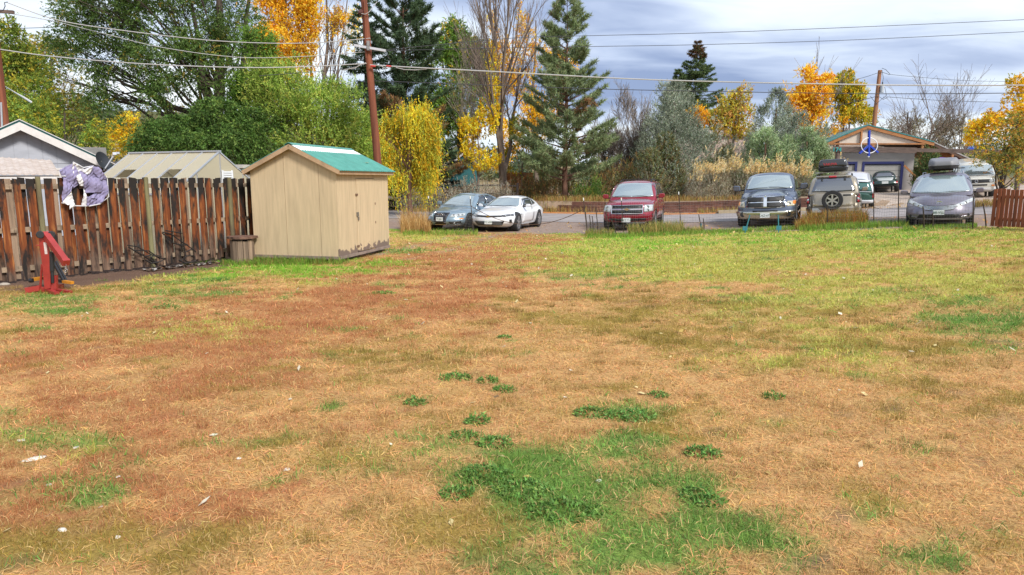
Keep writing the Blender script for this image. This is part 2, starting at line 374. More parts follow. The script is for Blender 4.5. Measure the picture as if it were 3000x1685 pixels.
# ---------------------------------------------------------------- grass blades
def blades(name, kinds, dens, ln, wd, lie, label, seed, bend=True, cj=0.16):
    r = np.random.default_rng(seed); VV = []; CC = []
    for (y0, y1, k_d, k_l, k_w) in ((2.3, 4.6, 1.0, 1, 1), (4.6, 6.6, 0.72, 1, 1.15), (6.6, 9.5, 0.42, 1.05, 1.5), (9.5, 13, 0.24, 1.15, 2.1), (13, 18, 0.13, 1.25, 2.9), (18, 25.5, 0.075, 1.3, 4.0)):
        hwd = 0.80 * (y0 + y1) / 2 + 3.2; n = int(dens * k_d * 2 * hwd * (y1 - y0))
        y = r.uniform(y0, y1, n); x = r.uniform(-hwd, hwd, n)
        s, t = st(x, y); ok = (t < 24.9) & (r.random(n) < 1 - 0.75 * sstep(0, 2.6, np.abs(x) - 0.78 * y)); x = x[ok]; y = y[ok]
        Ws = np.zeros(x.size); z = gz(x, y)
        W = weights(x, y, z); W /= W.sum(0)
        ks = r.random(x.size); acc = np.zeros(x.size); kind = np.full(x.size, -1)
        for kk in kinds:
            hit = (ks >= acc) & (ks < acc + W[kk]); kind[hit] = kk; acc += W[kk]
        clump = fbm(x * 6, y * 6, seed, 2)
        ok = (kind >= 0) & (r.random(x.size) < 0.25 + 1.35 * clump); x = x[ok]; y = y[ok]; z = z[ok]; kind = kind[ok]; n = x.size
        # keep the blades out of the shed's footprint and off the hard strip
        l = ln * k_l * r.uniform(0.45, 1.35, n); wv = wd * k_w * r.uniform(0.6, 1.4, n)
        az = r.uniform(0, 2 * np.pi, n); tilt = np.clip(r.normal(lie, 0.28, n), 0.05, 1.5)
        D = np.stack([np.cos(az) * np.sin(tilt), np.sin(az) * np.sin(tilt), np.cos(tilt)], 1)
        S = np.stack([-np.sin(az), np.cos(az), np.zeros(n)], 1)
        tw = r.normal(0, 0.5, n)[:, None]; S = S * np.cos(tw) + np.cross(D, S) * np.sin(tw)
        P = np.stack([x, y, z + 0.004], 1); B = P + D * (l * 0.55)[:, None]
        D2 = D + np.stack([r.normal(0, 0.45, n), r.normal(0, 0.45, n), -0.45 - 0.3 * r.random(n)], 1); D2 /= np.linalg.norm(D2, axis=1)[:, None]
        T = B + D2 * (l * 0.5)[:, None]; T[:, 2] = np.maximum(T[:, 2], P[:, 2] + 0.006)
        h = (wv / 2)[:, None]
        c = PAL[kind] * ((0.72 + 0.56 * fbm(x * 3.1, y * 4.2, 17, 3)) * (1 + cj * r.normal(0, 1, n)))[:, None]; c = c * (1 + 0.10 * r.normal(0, 1, (n, 3)))
        strawy = r.random(n) < 0.14; c[strawy] = np.array((0.66, 0.46, 0.2)) * r.uniform(0.7, 1.1, strawy.sum())[:, None]
        if y0 < 9:
            VV.append(np.stack([P - S * h, P + S * h, B + S * h * 0.8], 1)); CC.append(c)
            VV.append(np.stack([P - S * h, B + S * h * 0.8, B - S * h * 0.8], 1)); CC.append(c)
            VV.append(np.stack([B - S * h * 0.8, B + S * h * 0.8, T], 1)); CC.append(c)
        else:
            VV.append(np.stack([P - S * h * 1.3, P + S * h * 1.3, T], 1)); CC.append(c)
    o = link(name, fast_mesh(name, np.concatenate(VV), np.concatenate(CC)), leafmat('grass_blade', 0.25, 0.7))
    return tag(o, label, 'grass', kind='stuff')
blades('dry_grass', (TAN,), 4300, 0.075, 0.0033, 1.22, 'flattened pale straw coloured dead grass on the lawn', 101)
blades('reddish_grass', (RED, OLV), 4400, 0.050, 0.0029, 0.62, 'short rust red and olive grass tufts on the lawn', 102)
blades('green_grass', (GRN, YGR, BRT), 3400, 0.070, 0.0048, 0.72, 'fresh green grass patches on the lawn', 103)
# standing tufts: small upright clumps in the colour of their patch
def tufts(name, n, label, seed):
    r = np.random.default_rng(seed); y = np.sqrt(r.uniform(6, 330, n)); x = (y * .8 + 1.5) * r.uniform(-1, 1, n); W = weights(x, y, gz(x, y)); W[TAN] *= .25; W[GRV] = 0; W[DRT] = 0; ok = W.sum(0) > .05; x, y, W = x[ok], y[ok], W[:, ok]; W /= W.sum(0)
    cs = np.cumsum(W, 0); kd = (r.random(x.size)[None, :] > cs).sum(0); VV, CC = [], []
    nb = np.clip((90 * (5 / np.maximum(y, 3)) ** .8), 14, 90).astype(int); idx = np.repeat(np.arange(x.size), nb); m = idx.size
    rad = (.04 + .11 * r.random(x.size))[idx]; a = r.uniform(0, 6.28, m); rr = np.sqrt(r.random(m)) * rad; px_ = x[idx] + np.cos(a) * rr * 1.5; py_ = y[idx] + np.sin(a) * rr; pz_ = gz(px_, py_)
    l = (.035 + .05 * r.random(x.size))[idx] * r.uniform(.5, 1.3, m); wv = .0024 * np.maximum(1, y[idx] / 6); az = a + r.normal(0, .8, m); tl = np.abs(r.normal(.35, .25, m))
    D = np.stack([np.cos(az) * np.sin(tl), np.sin(az) * np.sin(tl), np.cos(tl)], 1); S = np.stack([-np.sin(az), np.cos(az), 0 * az], 1) * (wv / 2)[:, None]; P = np.stack([px_, py_, pz_], 1); T = P + D * l[:, None]
    pal = PAL.copy(); pal[TAN] = (.45, .30, .11); pal[OLV] = (.24, .19, .04); c = pal[kd[idx]] * (1 + .18 * r.normal(0, 1, m))[:, None] * (.75 + .35 * r.random(x.size))[idx][:, None]
    return tag(link(name, fast_mesh(name, np.stack([P - S * 1.2, P + S * 1.2, T], 1), c), leafmat('grass_blade', .25, .7)), label, 'grass', kind='stuff')
tufts('grass_tufts', 3000, 'small upright olive and rust grass tufts dotted over lawn', 104)
# small stones in the soil and pale fallen leaves
def litter(name, n, size, cols, flat, seed, label, cat, area):
    r = np.random.default_rng(seed); V = []; C = []
    for i in range(n):
        x, y = area(r); z = float(gz(x, y)) + 0.012; s = size * r.uniform(0.5, 1.5); a = r.uniform(0, 6.28); tl = r.normal(0, 0.35)
        e1 = np.array((math.cos(a), math.sin(a), tl)) * s; e2 = np.array((-math.sin(a), math.cos(a), r.normal(0, 0.3))) * s * r.uniform(0.5, 0.9); p = np.array((x, y, z + abs(tl) * s))
        V.append([p - e1, p - e2 * 0.8 - e1 * 0.1, p + e1, p + e2 * 0.8]); C.append(np.array(cols[r.integers(len(cols))]) * r.uniform(0.7, 1.15))
    return tag(link(name, fast_mesh(name, np.array(V), np.array(C)), leafmat('leaf_litter', 0.15)), label, cat, kind='stuff')
def yard(r):
    while True:
        y = math.sqrt(r.uniform(12, 620)); x = y * r.uniform(-0.8, 0.8)
        if st(x, y)[1] < 25: return x, y
litter('fallen_leaves', 620, 0.030, [(0.75, 0.62, 0.30), (0.72, 0.66, 0.5), (0.6, 0.42, 0.12)], 1, 5, 'pale yellow fallen leaves scattered over the lawn', 'leaves', yard)
def verge(r):
    return xy(r.uniform(-14, 8), r.choice([r.uniform(23, 31), r.uniform(38.9, 42)]))
litter('roadside_leaves', 1500, 0.045, [(0.62, 0.35, 0.08), (0.55, 0.22, 0.05), (0.7, 0.5, 0.2)], 1, 6, 'orange brown fallen leaves along the road verges', 'leaves', verge)
# ================================================================== RETAINING WALL, KERBSIDE
sleep = M('old_sleeper_wood', (0.19, 0.085, 0.06), 0.9, var=0.5, vscale=3, bump=0.5, bscale=25, stretch=(1, 1, 4), objrand=0.35)
wt = thing('retaining_wall', 'low wall of dark red brown timber sleepers across the road', 'wall', (*xy(-3, 42), float(gz(*xy(-3, 41.8)))))
for row in range(3):
    s = -13.0 + row * 0.9
    while s < 4.6:
        ln = random.uniform(2.2, 2.8); e = min(s + ln, 5.0)
        (x0, y0), (x1, y1) = xy(s, 41.75 + row * 0.05 + random.uniform(-.02, .02)), xy(e - 0.02, 41.75 + row * 0.05 + random.uniform(-.03, .03))
        z0 = float(gz(*xy(s, 41.2))) + 0.10 + row * 0.205; z1 = float(gz(*xy(e, 41.2))) + 0.10 + row * 0.205 + random.uniform(-.015, .02)
        MB().beam((x0, y0, z0), (x1, y1, z1), 0.24, 0.20).build('sleeper', sleep, wt)
        s = e

# ================================================================== GARDEN SHED
SH_A = R(-13); e1 = Vector((math.cos(SH_A), math.sin(SH_A), 0)); e2 = Vector((-math.sin(SH_A), math.cos(SH_A), 0))
d = ray(995, 752); tt = (0.16 - CAM_H) / d[2]
SHB = Vector((d[0] * tt, d[1] * tt, 0.16))           # near corner of the floor
SW, SL, SHH, SRH = 2.30, 3.02, 2.07, 0.545           # gable width, length, eave height, roof rise
def sh(a, b, c): return SHB - e1 * (SW - a) + e2 * b + Vector((0, 0, c))    # a across the gable, b along, c up
shed = thing('garden_shed', 'small beige wooden shed with green metal roof on the lawn', 'shed', sh(SW / 2, SL / 2, -0.16))
def shedmat():
    m = M('beige_siding', (0.535, 0.41, 0.255), 0.85, var=0.14, vscale=2.2, bump=0.12, bscale=30, stretch=(6, 6, 0.5))
    t = m.node_tree; bs = t.nodes['Principled BSDF']; lk = t.links.new
    src = bs.inputs['Base Color'].links[0].from_socket
    tcn = t.nodes.new('ShaderNodeTexCoord'); sx = t.nodes.new('ShaderNodeSeparateXYZ'); lk(tcn.outputs['Object'], sx.inputs[0])
    nz = t.nodes.new('ShaderNodeTexNoise'); lk(tcn.outputs['Object'], nz.inputs['Vector']); nz.inputs['Scale'].default_value = 5; nz.inputs['Detail'].default_value = 7; nz.inputs['Roughness'].default_value = 0.7
    mr = t.nodes.new('ShaderNodeMapRange'); lk(sx.outputs[2], mr.inputs[0]); mr.inputs[1].default_value = 0.18; mr.inputs[2].default_value = 0.62; mr.inputs[3].default_value = 0.74; mr.inputs[4].default_value = 0.22
    lt = t.nodes.new('ShaderNodeMath'); lt.operation = 'LESS_THAN'; lk(nz.outputs['Fac'], lt.inputs[0])
    su = t.nodes.new('ShaderNodeMath'); su.operation = 'SUBTRACT'; lk(mr.outputs[0], su.inputs[0]); su.inputs[1].default_value = 0.12; lk(su.outputs[0], lt.inputs[1])
    mxn = t.nodes.new('ShaderNodeMix'); mxn.data_type = 'RGBA'; lk(lt.outputs[0], mxn.inputs[0]); lk(src, mxn.inputs[6]); mxn.inputs[7].default_value = (0.17, 0.12, 0.095, 1)
    return m, mxn.outputs[2], bs, lk
sm, wornsock, sbs, slk = shedmat()
gable_m = sm
worn_m = sm.copy(); worn_m.name = 'beige_siding_peeling'
tw = worn_m.node_tree; mixn = [n for n in tw.nodes if n.type == 'MIX'][0]; tw.links.new(mixn.outputs[2], tw.nodes['Principled BSDF'].inputs['Base Color'])
trim = M('shed_trim', (0.42, 0.28, 0.165), 0.8, var=0.2, vscale=5, stretch=(1, 1, 1), bump=0.2)
dark = M('shadow_gap', (0.04, 0.03, 0.025), 0.95)
inner = MB(); inner.prism([sh(0.03, 0.03, 0.02), sh(SW - 0.03, 0.03, 0.02), sh(SW - 0.03, 0.03, SHH - 0.03), sh(SW / 2, 0.03, SHH + SRH - 0.06), sh(0.03, 0.03, SHH - 0.03)], e2 * (SL - 0.06))
fixn(inner.build('frame_core', M('raw_ply', (0.12, 0.085, 0.06), 0.9), shed))
def roofz(a): return SHH + SRH * (1 - abs(a - SW / 2) / (SW / 2))
def wall_panel(pts, nrm, name, mat, th=0.028):
    o = MB().prism([p + nrm * 0.0 for p in pts], nrm * th).build(name, mat, shed); return fixn(o)
fr = -e2
xs_ = [0.0, 0.92, 1.83, SW]
for i in range(3):                                    # gable boards up to the joint
    a0, a1 = xs_[i] + 0.005, xs_[i + 1] - 0.005
    zt = lambda a: min(roofz(a), SHH + 0.42) 
    br = [a for a in (SW / 2 * 0.42 / SRH, SW - SW / 2 * 0.42 / SRH) if a0 < a < a1]
    tops = [a1] + sorted(br, reverse=True) + [a0]
    wall_panel([sh(a0, 0.03, 0), sh(a1, 0.03, 0)] + [sh(a, 0.03, zt(a)) for a in tops], fr, 'siding_panel', gable_m)
aa = SW / 2 * 0.425 / SRH
wall_panel([sh(aa, 0.03, SHH + 0.425), sh(SW - aa, 0.03, SHH + 0.425), sh(SW / 2, 0.03, SHH + SRH)], fr, 'gable_board', gable_m)
b_ = wall_panel([sh(0, SL - 0.03, 0), sh(SW, SL - 0.03, 0), sh(SW, SL - 0.03, SHH), sh(SW / 2, SL - 0.03, SHH + SRH), sh(0, SL - 0.03, SHH)], e2, 'back_wall', gable_m)
wall_panel([sh(0.03, 0, 0), sh(0.03, SL, 0), sh(0.03, SL, SHH), sh(0.03, 0, SHH)], -e1, 'side_wall', gable_m)
D0, D1, DZ = 1.02, 2.12, 1.86                        # double-panel door on the long side
for (b0, b1, z0, z1) in ((0, D0 - 0.008, 0, SHH), (D1 + 0.008, SL, 0, SHH), (D0 - 0.003, D1 + 0.003, DZ + 0.014, SHH)):
    wall_panel([sh(SW - 0.03, b0, z0), sh(SW - 0.03, b1, z0), sh(SW - 0.03, b1, z1), sh(SW - 0.03, b0, z1)], e1, 'siding_panel', worn_m)
door = wall_panel([sh(SW - 0.02, D0 + 0.006, 0.02), sh(SW - 0.02, D1 - 0.006, 0.02), sh(SW - 0.02, D1 - 0.006, DZ), sh(SW - 0.02, D0 + 0.006, DZ)], e1, 'door', worn_m, 0.026)
gm_ = M('galvanised', (0.33, 0.31, 0.29), 0.45, 0.8, var=0.3, vscale=20)
rust = M('rusty_hinge', (0.2, 0.12, 0.08), 0.7, 0.4)
for z in (0.16, 1.46): MB().box(sh(SW + 0.012, D0, z), (0.02, 0.11, 0.05), SH_A).build('hinge', rust, door)
MB().box(sh(SW + 0.016, D0 + 0.01, 0.97), (0.03, 0.09, 0.1), SH_A).box(sh(SW + 0.02, D0 + 0.04, 0.86), (0.03, 0.05, 0.09), SH_A).build('latch', gm_, door)
for z in (0.7, 1.2): MB().box(sh(SW + 0.008, D1, z), (0.014, 0.03, 0.06), SH_A).build('door_pin', rust, door)
sk = MB(); sk.beam(sh(-0.01, -0.015, -0.035), sh(SW + 0.01, -0.015, -0.035), 0.03, 0.07); fixn(sk.build('base_board', M('grey_skid', (0.24, 0.18, 0.15), 0.9, var=0.3), shed))
MB().beam(sh(SW + 0.012, 0.0, -0.035), sh(SW + 0.012, SL, -0.035), 0.03, 0.07).build('base_board', MATS['grey_skid'], shed)
for a in (0.25, SW - 0.25): MB().beam(sh(a, 0.02, -0.12), sh(a, SL - 0.02, -0.12), 0.12, 0.10).build('skid', MATS['grey_skid'], shed)
# roof: corrugated sheets on each slope, one white sheet by the ridge
OV, OVE = 0.10, 0.17
green = M('green_metal_roof', (0.085, 0.30, 0.245), 0.45, 0.15, var=0.18, vscale=4)
whitep = M('white_ridge_sheet', (0.80, 0.82, 0.82), 0.5)
slope = math.hypot(SW / 2, SRH); ed = OVE
def rp(side, b, q, up):                               # q = metres down the slope from the ridge
    a = SW / 2 + side * q * (SW / 2) / slope; z = SHH + SRH - q * SRH / slope
    n = (e1 * side * SRH + Vector((0, 0, SW / 2))).normalized(); return sh(a, b, z + 0.05) + n * up
def corr(side, b0, b1, q0, q1, name, mat, up0):
    vs = []; fs = []; nb = int(round((b1 - b0) / 0.03)); 
    for i in range(nb + 1):
        b = b0 + (b1 - b0) * i / nb; hgt = 0.018 if (i % 4) in (1, 2) else 0.0
        for q in (q0, q1):
            vs.append(rp(side, b, q, up0 + hgt))
        for q in (q0, q1): vs.append(rp(side, b, q, up0 + hgt - 0.006))
    for i in range(nb):
        k = i * 4; fs += [(k, k + 4, k + 5, k + 1), (k + 2, k + 3, k + 7, k + 6), (k + 1, k + 5, k + 7, k + 3), (k, k + 2, k + 6, k + 4)]
    MB().add(vs, fs).build(name, mat, roof)
dk = MB()
for side in (-1, 1):
    dk.prism([rp(side, -OV, 0.0, -0.03), rp(side, -OV, slope + ed, -0.03), rp(side, -OV, slope + ed, 0.0), rp(side, -OV, 0, 0.0)], e2 * (SL + 2 * OV))
roof = fixn(dk.build('roof', trim, shed))
corr(1, -OV - 0.02, SL + OV + 0.02, 0.34, slope + ed + 0.03, 'roof_sheet', green, 0.006)
corr(-1, -OV - 0.02, SL + OV + 0.02, 0.0, slope + ed + 0.03, 'roof_sheet', green, 0.006)
corr(1, -OV - 0.015, SL + OV + 0.015, 0.06, 0.37, 'ridge_sheet', whitep, 0.016)
for side in (1, -1):
    MB().prism([rp(side, -OV - 0.03, -0.01, 0.035), rp(side, -OV - 0.03, 0.11, 0.035), rp(side, -OV - 0.03, 0.11, 0.042), rp(side, -OV - 0.03, -0.01, 0.042)], e2 * (SL + 2 * OV + 0.06)).build('ridge_cap', green, roof)
for side in (1, -1):
    MB().beam(rp(side, -OV - 0.012, 0.0, -0.05), rp(side, -OV - 0.012, slope + ed, -0.05), 0.025, 0.10, up=(0, 0, 1)).build('barge_board', trim, roof)
    MB().beam(rp(side, -OV, slope + ed - 0.01, -0.05), rp(side, SL + OV, slope + ed - 0.01, -0.05), 0.025, 0.10).build('fascia_board', trim, roof)
MB().box(rp(1, 2.3, 0.95, 0.03), (0.09, 0.07, 0.004), 0.4).build('fallen_leaf', M('dead_leaf', (0.6, 0.5, 0.25), 0.9), roof)

# ================================================================== BOARD FENCE (left), scorched
F0 = Vector((-9.92, 13.07, 0)); fdir = Vector((0.5785, 0.8157, 0)).normalized(); fn = Vector((0.8157, -0.5785, 0)).normalized()
def firewood():
    m = bpy.data.materials.new('scorched_boards'); m.use_nodes = True; t = m.node_tree; bs = t.nodes['Principled BSDF']; lk = t.links.new; _p(bs, 'Roughness', 0.75); _p(bs, 'Specular IOR Level', 0.3)
    tcn = t.nodes.new('ShaderNodeTexCoord'); oi = t.nodes.new('ShaderNodeObjectInfo')
    off = t.nodes.new('ShaderNodeVectorMath'); off.operation = 'SCALE'; off.inputs[0].default_value = (37, 19, 53); lk(oi.outputs['Random'], off.inputs['Scale'])
    ad = t.nodes.new('ShaderNodeVectorMath'); ad.operation = 'ADD'; lk(tcn.outputs['Object'], ad.inputs[0]); lk(off.outputs[0], ad.inputs[1])
    def noise(scale, st_, det=5):
        mp = t.nodes.new('ShaderNodeMapping'); lk(ad.outputs[0], mp.inputs[0]); mp.inputs['Scale'].default_value = st_
        n = t.nodes.new('ShaderNodeTexNoise'); lk(mp.outputs[0], n.inputs['Vector']); n.inputs['Scale'].default_value = scale; n.inputs['Detail'].default_value = det; n.inputs['Roughness'].default_value = 0.65; return n
    g = noise(14, (1, 1, 0.06), 6); rp_ = t.nodes.new('ShaderNodeValToRGB'); lk(g.outputs['Fac'], rp_.inputs[0])
    e = rp_.color_ramp.elements; e[0].position = 0.3; e[0].color = (0.085, 0.020, 0.007, 1); e[1].position = 0.72; e[1].color = (0.46, 0.19, 0.055, 1); k = e.new(0.52); k.color = (0.185, 0.05, 0.013, 1)
    sx = t.nodes.new('ShaderNodeSeparateXYZ'); lk(tcn.outputs['Object'], sx.inputs[0])
    # weathered grey-brown foot with a ragged upper edge
    wn_ = noise(2.2, (1.5, 1.5, 0.5)); mr = t.nodes.new('ShaderNodeMapRange'); lk(sx.outputs[2], mr.inputs[0]); mr.inputs[1].default_value = 0.05; mr.inputs[2].default_value = 1.25; mr.inputs[3].default_value = 0.72; mr.inputs[4].default_value = 0.18
    dif = t.nodes.new('ShaderNodeMath'); dif.operation = 'SUBTRACT'; lk(mr.outputs[0], dif.inputs[0]); lk(wn_.outputs['Fac'], dif.inputs[1])
    cl = t.nodes.new('ShaderNodeMapRange'); lk(dif.outputs[0], cl.inputs[0]); cl.inputs[1].default_value = -0.05; cl.inputs[2].default_value = 0.14
    g2 = noise(16, (1, 1, 0.05)); rg = t.nodes.new('ShaderNodeValToRGB'); lk(g2.outputs['Fac'], rg.inputs[0]); rg.color_ramp.elements[0].position = 0.32; rg.color_ramp.elements[0].color = (0.045, 0.026, 0.019, 1); rg.color_ramp.elements[1].position = 0.7; rg.color_ramp.elements[1].color = (0.24, 0.15, 0.10, 1)
    m1 = t.nodes.new('ShaderNodeMix'); m1.data_type = 'RGBA'; lk(cl.outputs[0], m1.inputs[0]); lk(rp_.outputs[0], m1.inputs[6]); lk(rg.outputs[0], m1.inputs[7])
    # charred tops and char patches
    cn = noise(3.2, (1.6, 1.6, 0.45)); mt = t.nodes.new('ShaderNodeMapRange'); lk(sx.outputs[2], mt.inputs[0]); mt.inputs[1].default_value = 1.50; mt.inputs[2].default_value = 2.05; mt.inputs[3].default_value = 0.44; mt.inputs[4].default_value = 0.64
    d2 = t.nodes.new('ShaderNodeMath'); d2.operation = 'SUBTRACT'; lk(mt.outputs[0], d2.inputs[0]); lk(cn.outputs['Fac'], d2.inputs[1])
    c2 = t.nodes.new('ShaderNodeMapRange'); lk(d2.outputs[0], c2.inputs[0]); c2.inputs[1].default_value = -0.09; c2.inputs[2].default_value = 0.05
    m2 = t.nodes.new('ShaderNodeMix'); m2.data_type = 'RGBA'; lk(c2.outputs[0], m2.inputs[0]); lk(m1.outputs[2], m2.inputs[6]); m2.inputs[7].default_value = (0.018, 0.014, 0.012, 1)
    lk(m2.outputs[2], bs.inputs['Base Color'])
    bp = t.nodes.new('ShaderNodeBump'); bp.inputs['Strength'].default_value = 0.5; bp.inputs['Distance'].default_value = 0.01; lk(g.outputs['Fac'], bp.inputs['Height']); lk(bp.outputs[0], bs.inputs['Normal'])
    return m
burn = firewood()
greyw = M('weathered_grey_wood', (0.27, 0.19, 0.13), 0.9, var=0.5, vscale=8, stretch=(1, 1, 0.08), bump=0.4, objrand=0.3)
railw = M('fence_rail_wood', (0.30, 0.22, 0.15), 0.9, var=0.45, vscale=6, bump=0.4)
postm = M('green_treated_post', (0.17, 0.155, 0.075), 0.9, var=0.4, vscale=5, stretch=(1, 1, 0.2), bump=0.4, col2=(0.10, 0.075, 0.045))
fence = thing('board_fence', 'tall scorched wooden shadowbox fence of brown boards behind red hoist', 'fence', tuple(F0 + fdir * 2.3))
def board(al, off, wdt, z0, z1, name, mat, th=0.022, lean=0.0):
    c = F0 + fdir * al + fn * off; vs = []; fs = []; n = 6; gz0 = 0.0
    jr = random.Random(int(al * 977) + int(off * 100))
    for i in range(n + 1):
        f = i / n; z = z0 + (z1 - z0) * f; l = lean * f + jr.uniform(-0.004, 0.004); hw = wdt / 2 * (1 + jr.uniform(-0.05, 0.04)); tz = jr.uniform(-0.012, 0.012) if i in (0, n) else 0
        for a, o in ((-hw, -th / 2), (hw, -th / 2), (hw, th / 2), (-hw, th / 2)):
            vs.append(c + fdir * (a + l) + fn * (o + jr.uniform(-.003, .003)) + Vector((0, 0, z + (tz if a > 0 else -tz))))
    for i in range(n):
        for k in range(4): fs.append((i * 4 + k, i * 4 + (k + 1) % 4, (i + 1) * 4 + (k + 1) % 4, (i + 1) * 4 + k))
    fs += [(3, 2, 1, 0), (n * 4, n * 4 + 1, n * 4 + 2, n * 4 + 3)]
    return MB().add(vs, fs).build(name, mat, fence)
def fal(u):                                          # metres along the fence seen at picture column u
    k = (u - 1500) / FPX / CP                        # x = k*y near the horizon row
    k = (u - 1500) / FPX / ray(u, 620)[1]
    return (k * F0.y - F0.x) / (fdir.x - k * fdir.y)
fronts = [30, 165, 285, 440, 565, 680, 790, 885, 985, 1085, 1175, 1260, 1370, 1455, 1535, 1615, 1695, 1775, 1845, 1915, 1995, 2070, 2130, 2200]
fr_al = [fal(q / 3.015) for q in fronts]
step = fr_al[1] - fr_al[0]
fr_al = [fr_al[0] - 0.23 * k for k in range(6, 0, -1)] + fr_al + [fr_al[-1] + 0.2 * k for k in range(1, 6)]
HF = 2.02
for i, al in enumerate(fr_al):
    nb_ = fr_al[i + 1] - al if i + 1 < len(fr_al) else 0.2
    board(al, 0.055, random.uniform(0.125, 0.15), random.uniform(0.03, 0.08) + 0.035 * (i > 20), HF + random.uniform(-0.015, 0.02), 'board', burn, lean=random.uniform(-0.02, 0.02))
    board(al + nb_ * 0.5, -0.055, 0.125, random.uniform(0.03, 0.1), HF + random.uniform(-0.01, 0.02), 'back_board', burn if i % 3 else greyw)
for z in (0.26, 1.02, 1.86):
    for k in range(5):
        a0 = fr_al[0] - 0.1 + k * 1.62; a1 = min(a0 + 1.615, fr_al[-1] + 0.1)
        if a1 > a0: MB().beam(F0 + fdir * a0 + Vector((0, 0, z)), F0 + fdir * a1 + Vector((0, 0, z)), 0.04, 0.10).build('rail', railw, fence)
for u, wd_ in ((116, 0.1), (430, 0.10), (672, 0.11)):
    a = fal(u); c = F0 + fdir * a + fn * 0.075
    MB().tube([c + Vector((0, 0, -0.1)), c + Vector((0, 0, 1.0)), c + Vector((0, 0, HF + 0.03))], [wd_ / 2 + 0.005, wd_ / 2, wd_ / 2 - 0.004], 10).build('post', postm, fence)

# ================================================================== PURPLE CLOTH over the fence
lil = M('lilac_canvas', (0.25, 0.225, 0.37), 0.85, var=0.12, vscale=4, bump=0.35, bscale=14)
wht = M('white_canvas', (0.66, 0.65, 0.66), 0.85, var=0.08)
cl_t = thing('torn_parasol_cover', 'torn lilac and white parasol cloth draped over board fence', 'cloth', tuple(F0 + fdir * fal(240) + Vector((0, 0, 1.2))))
def cloth_panel(poly_uv, name, mat, off, seed, n=16):
    r = np.random.default_rng(seed)
    def P(u, v):
        al = fal(u) + 0; base = F0 + fdir * al + fn * off; yy = base.y; p = at(u, v, yy)
        wv = 0.030 * math.sin(u * 0.11 + v * 0.03 + seed) + 0.022 * math.sin(v * 0.13 - u * 0.05 + 1.7) + 0.013 * math.sin(u * 0.31) + 0.016 * math.sin(u * 0.52 + v * 0.33 + seed) * math.sin(v * 0.21 - u * 0.12)
        return Vector((base.x, base.y, p.z)) + fn * (wv + 0.03)
    t0, t1, b1, b0 = [np.array(q, float) for q in poly_uv]; vs = []; fs = []
    for j in range(n + 1):
        for i in range(n + 1):
            a, b = i / n, j / n; q_ = (t0 * (1 - a) + t1 * a) * (1 - b) + (b0 * (1 - a) + b1 * a) * b; vs.append(P(*q_))
    fs = [(j * (n + 1) + i, j * (n + 1) + i + 1, (j + 1) * (n + 1) + i + 1, (j + 1) * (n + 1) + i) for j in range(n) for i in range(n)]
    o = MB().add(vs, fs, True).build(name, mat, cl_t); md = o.modifiers.new('s', 'SOLIDIFY'); md.thickness = 0.008; return o
S3 = lambda p: [(x / 3.015, 420 + y / 3.015) for x, y in p]
for i, (poly, mt, of) in enumerate([
        ([(525, 240), (660, 175), (690, 250), (600, 400)], lil, 0.13), ([(600, 330), (700, 250), (690, 370), (640, 400)], lil, 0.125),
        ([(560, 300), (650, 340), (610, 430), (520, 520)], lil, 0.13), ([(700, 250), (820, 195), (900, 290), (735, 400)], lil, 0.13),
        ([(800, 200), (870, 210), (940, 310), (880, 330)], lil, 0.135), ([(720, 300), (940, 310), (940, 430), (740, 440)], lil, 0.137),
        ([(740, 480), (860, 420), (940, 430), (900, 500)], lil, 0.132), ([(735, 470), (900, 495), (840, 545), (740, 555)], lil, 0.134),
        ([(650, 170), (690, 185), (760, 240), (640, 270)], wht, 0.14), ([(720, 240), (820, 200), (790, 270), (760, 275)], wht, 0.145),
        ([(665, 290), (705, 270), (730, 380), (690, 375)], wht, 0.14), ([(735, 400), (742, 400), (750, 555), (700, 550)], wht, 0.14),
        ([(600, 440), (612, 445), (630, 555), (570, 585)], wht, 0.145), ([(525, 515), (600, 440), (605, 545), (560, 545)], wht, 0.135)]):
    cloth_panel(S3(poly), 'cloth_panel', mt, of, i)
hem = MB()
for line in ([(520, 525), (640, 552), (760, 555), (860, 535), (940, 470), (940, 310)], [(655, 165), (700, 190), (740, 215), (830, 200)], [(525, 240), (530, 290), (580, 290)]):
    pts = [];
    for (u, v) in S3(line):
        b = F0 + fdir * fal(u) + fn * 0.17; pts.append(Vector((b.x, b.y, at(u, v, b.y).z)))
    hem.tube(pts, 0.011, 5)
hem.build('hem_cord', wht, cl_t)

# ================================================================== RED ENGINE HOIST (folded)
redp = M('red_machine_paint', (0.36, 0.036, 0.030), 0.4, 0.1, var=0.18, vscale=5, coat=0.2)
blk = M('black_rubber', (0.018, 0.018, 0.02), 0.55)
chrm = M('steel', (0.6, 0.6, 0.62), 0.25, 1.0)
hp = gnd(125, 858); hh = thing('engine_hoist', 'red folding engine hoist with chain hook standing on grass', 'hoist', tuple(hp))
hy = hp.y
def H(u, v, dy=0.0): return at(u, v, hy + dy)
Z6 = lambda x, y: (x / 5.564, 620 + y / 5.564)
def HZ(x, y, dy=0.0): return H(*Z6(x, y), dy) + Vector((0, 0, 0.045))
MB().prism([HZ(630, 440), HZ(730, 440), HZ(810, 780), HZ(830, 1290), HZ(730, 1310), HZ(690, 900)], (0, 0.10, 0)).build('mast', redp, hh)
MB().beam(HZ(735, 400, 0.05), HZ(1070, 860, -0.25), 0.10, 0.10).build('boom', redp, hh)
MB().beam(HZ(1062, 850, -0.235), HZ(1085, 882, -0.262), 0.115, 0.115).build('boom_end', redp, hh)
MB().tube([HZ(850, 700, 0.0), HZ(855, 1010, 0.0)], 0.038, 12).build('hydraulic_ram', blk, hh)
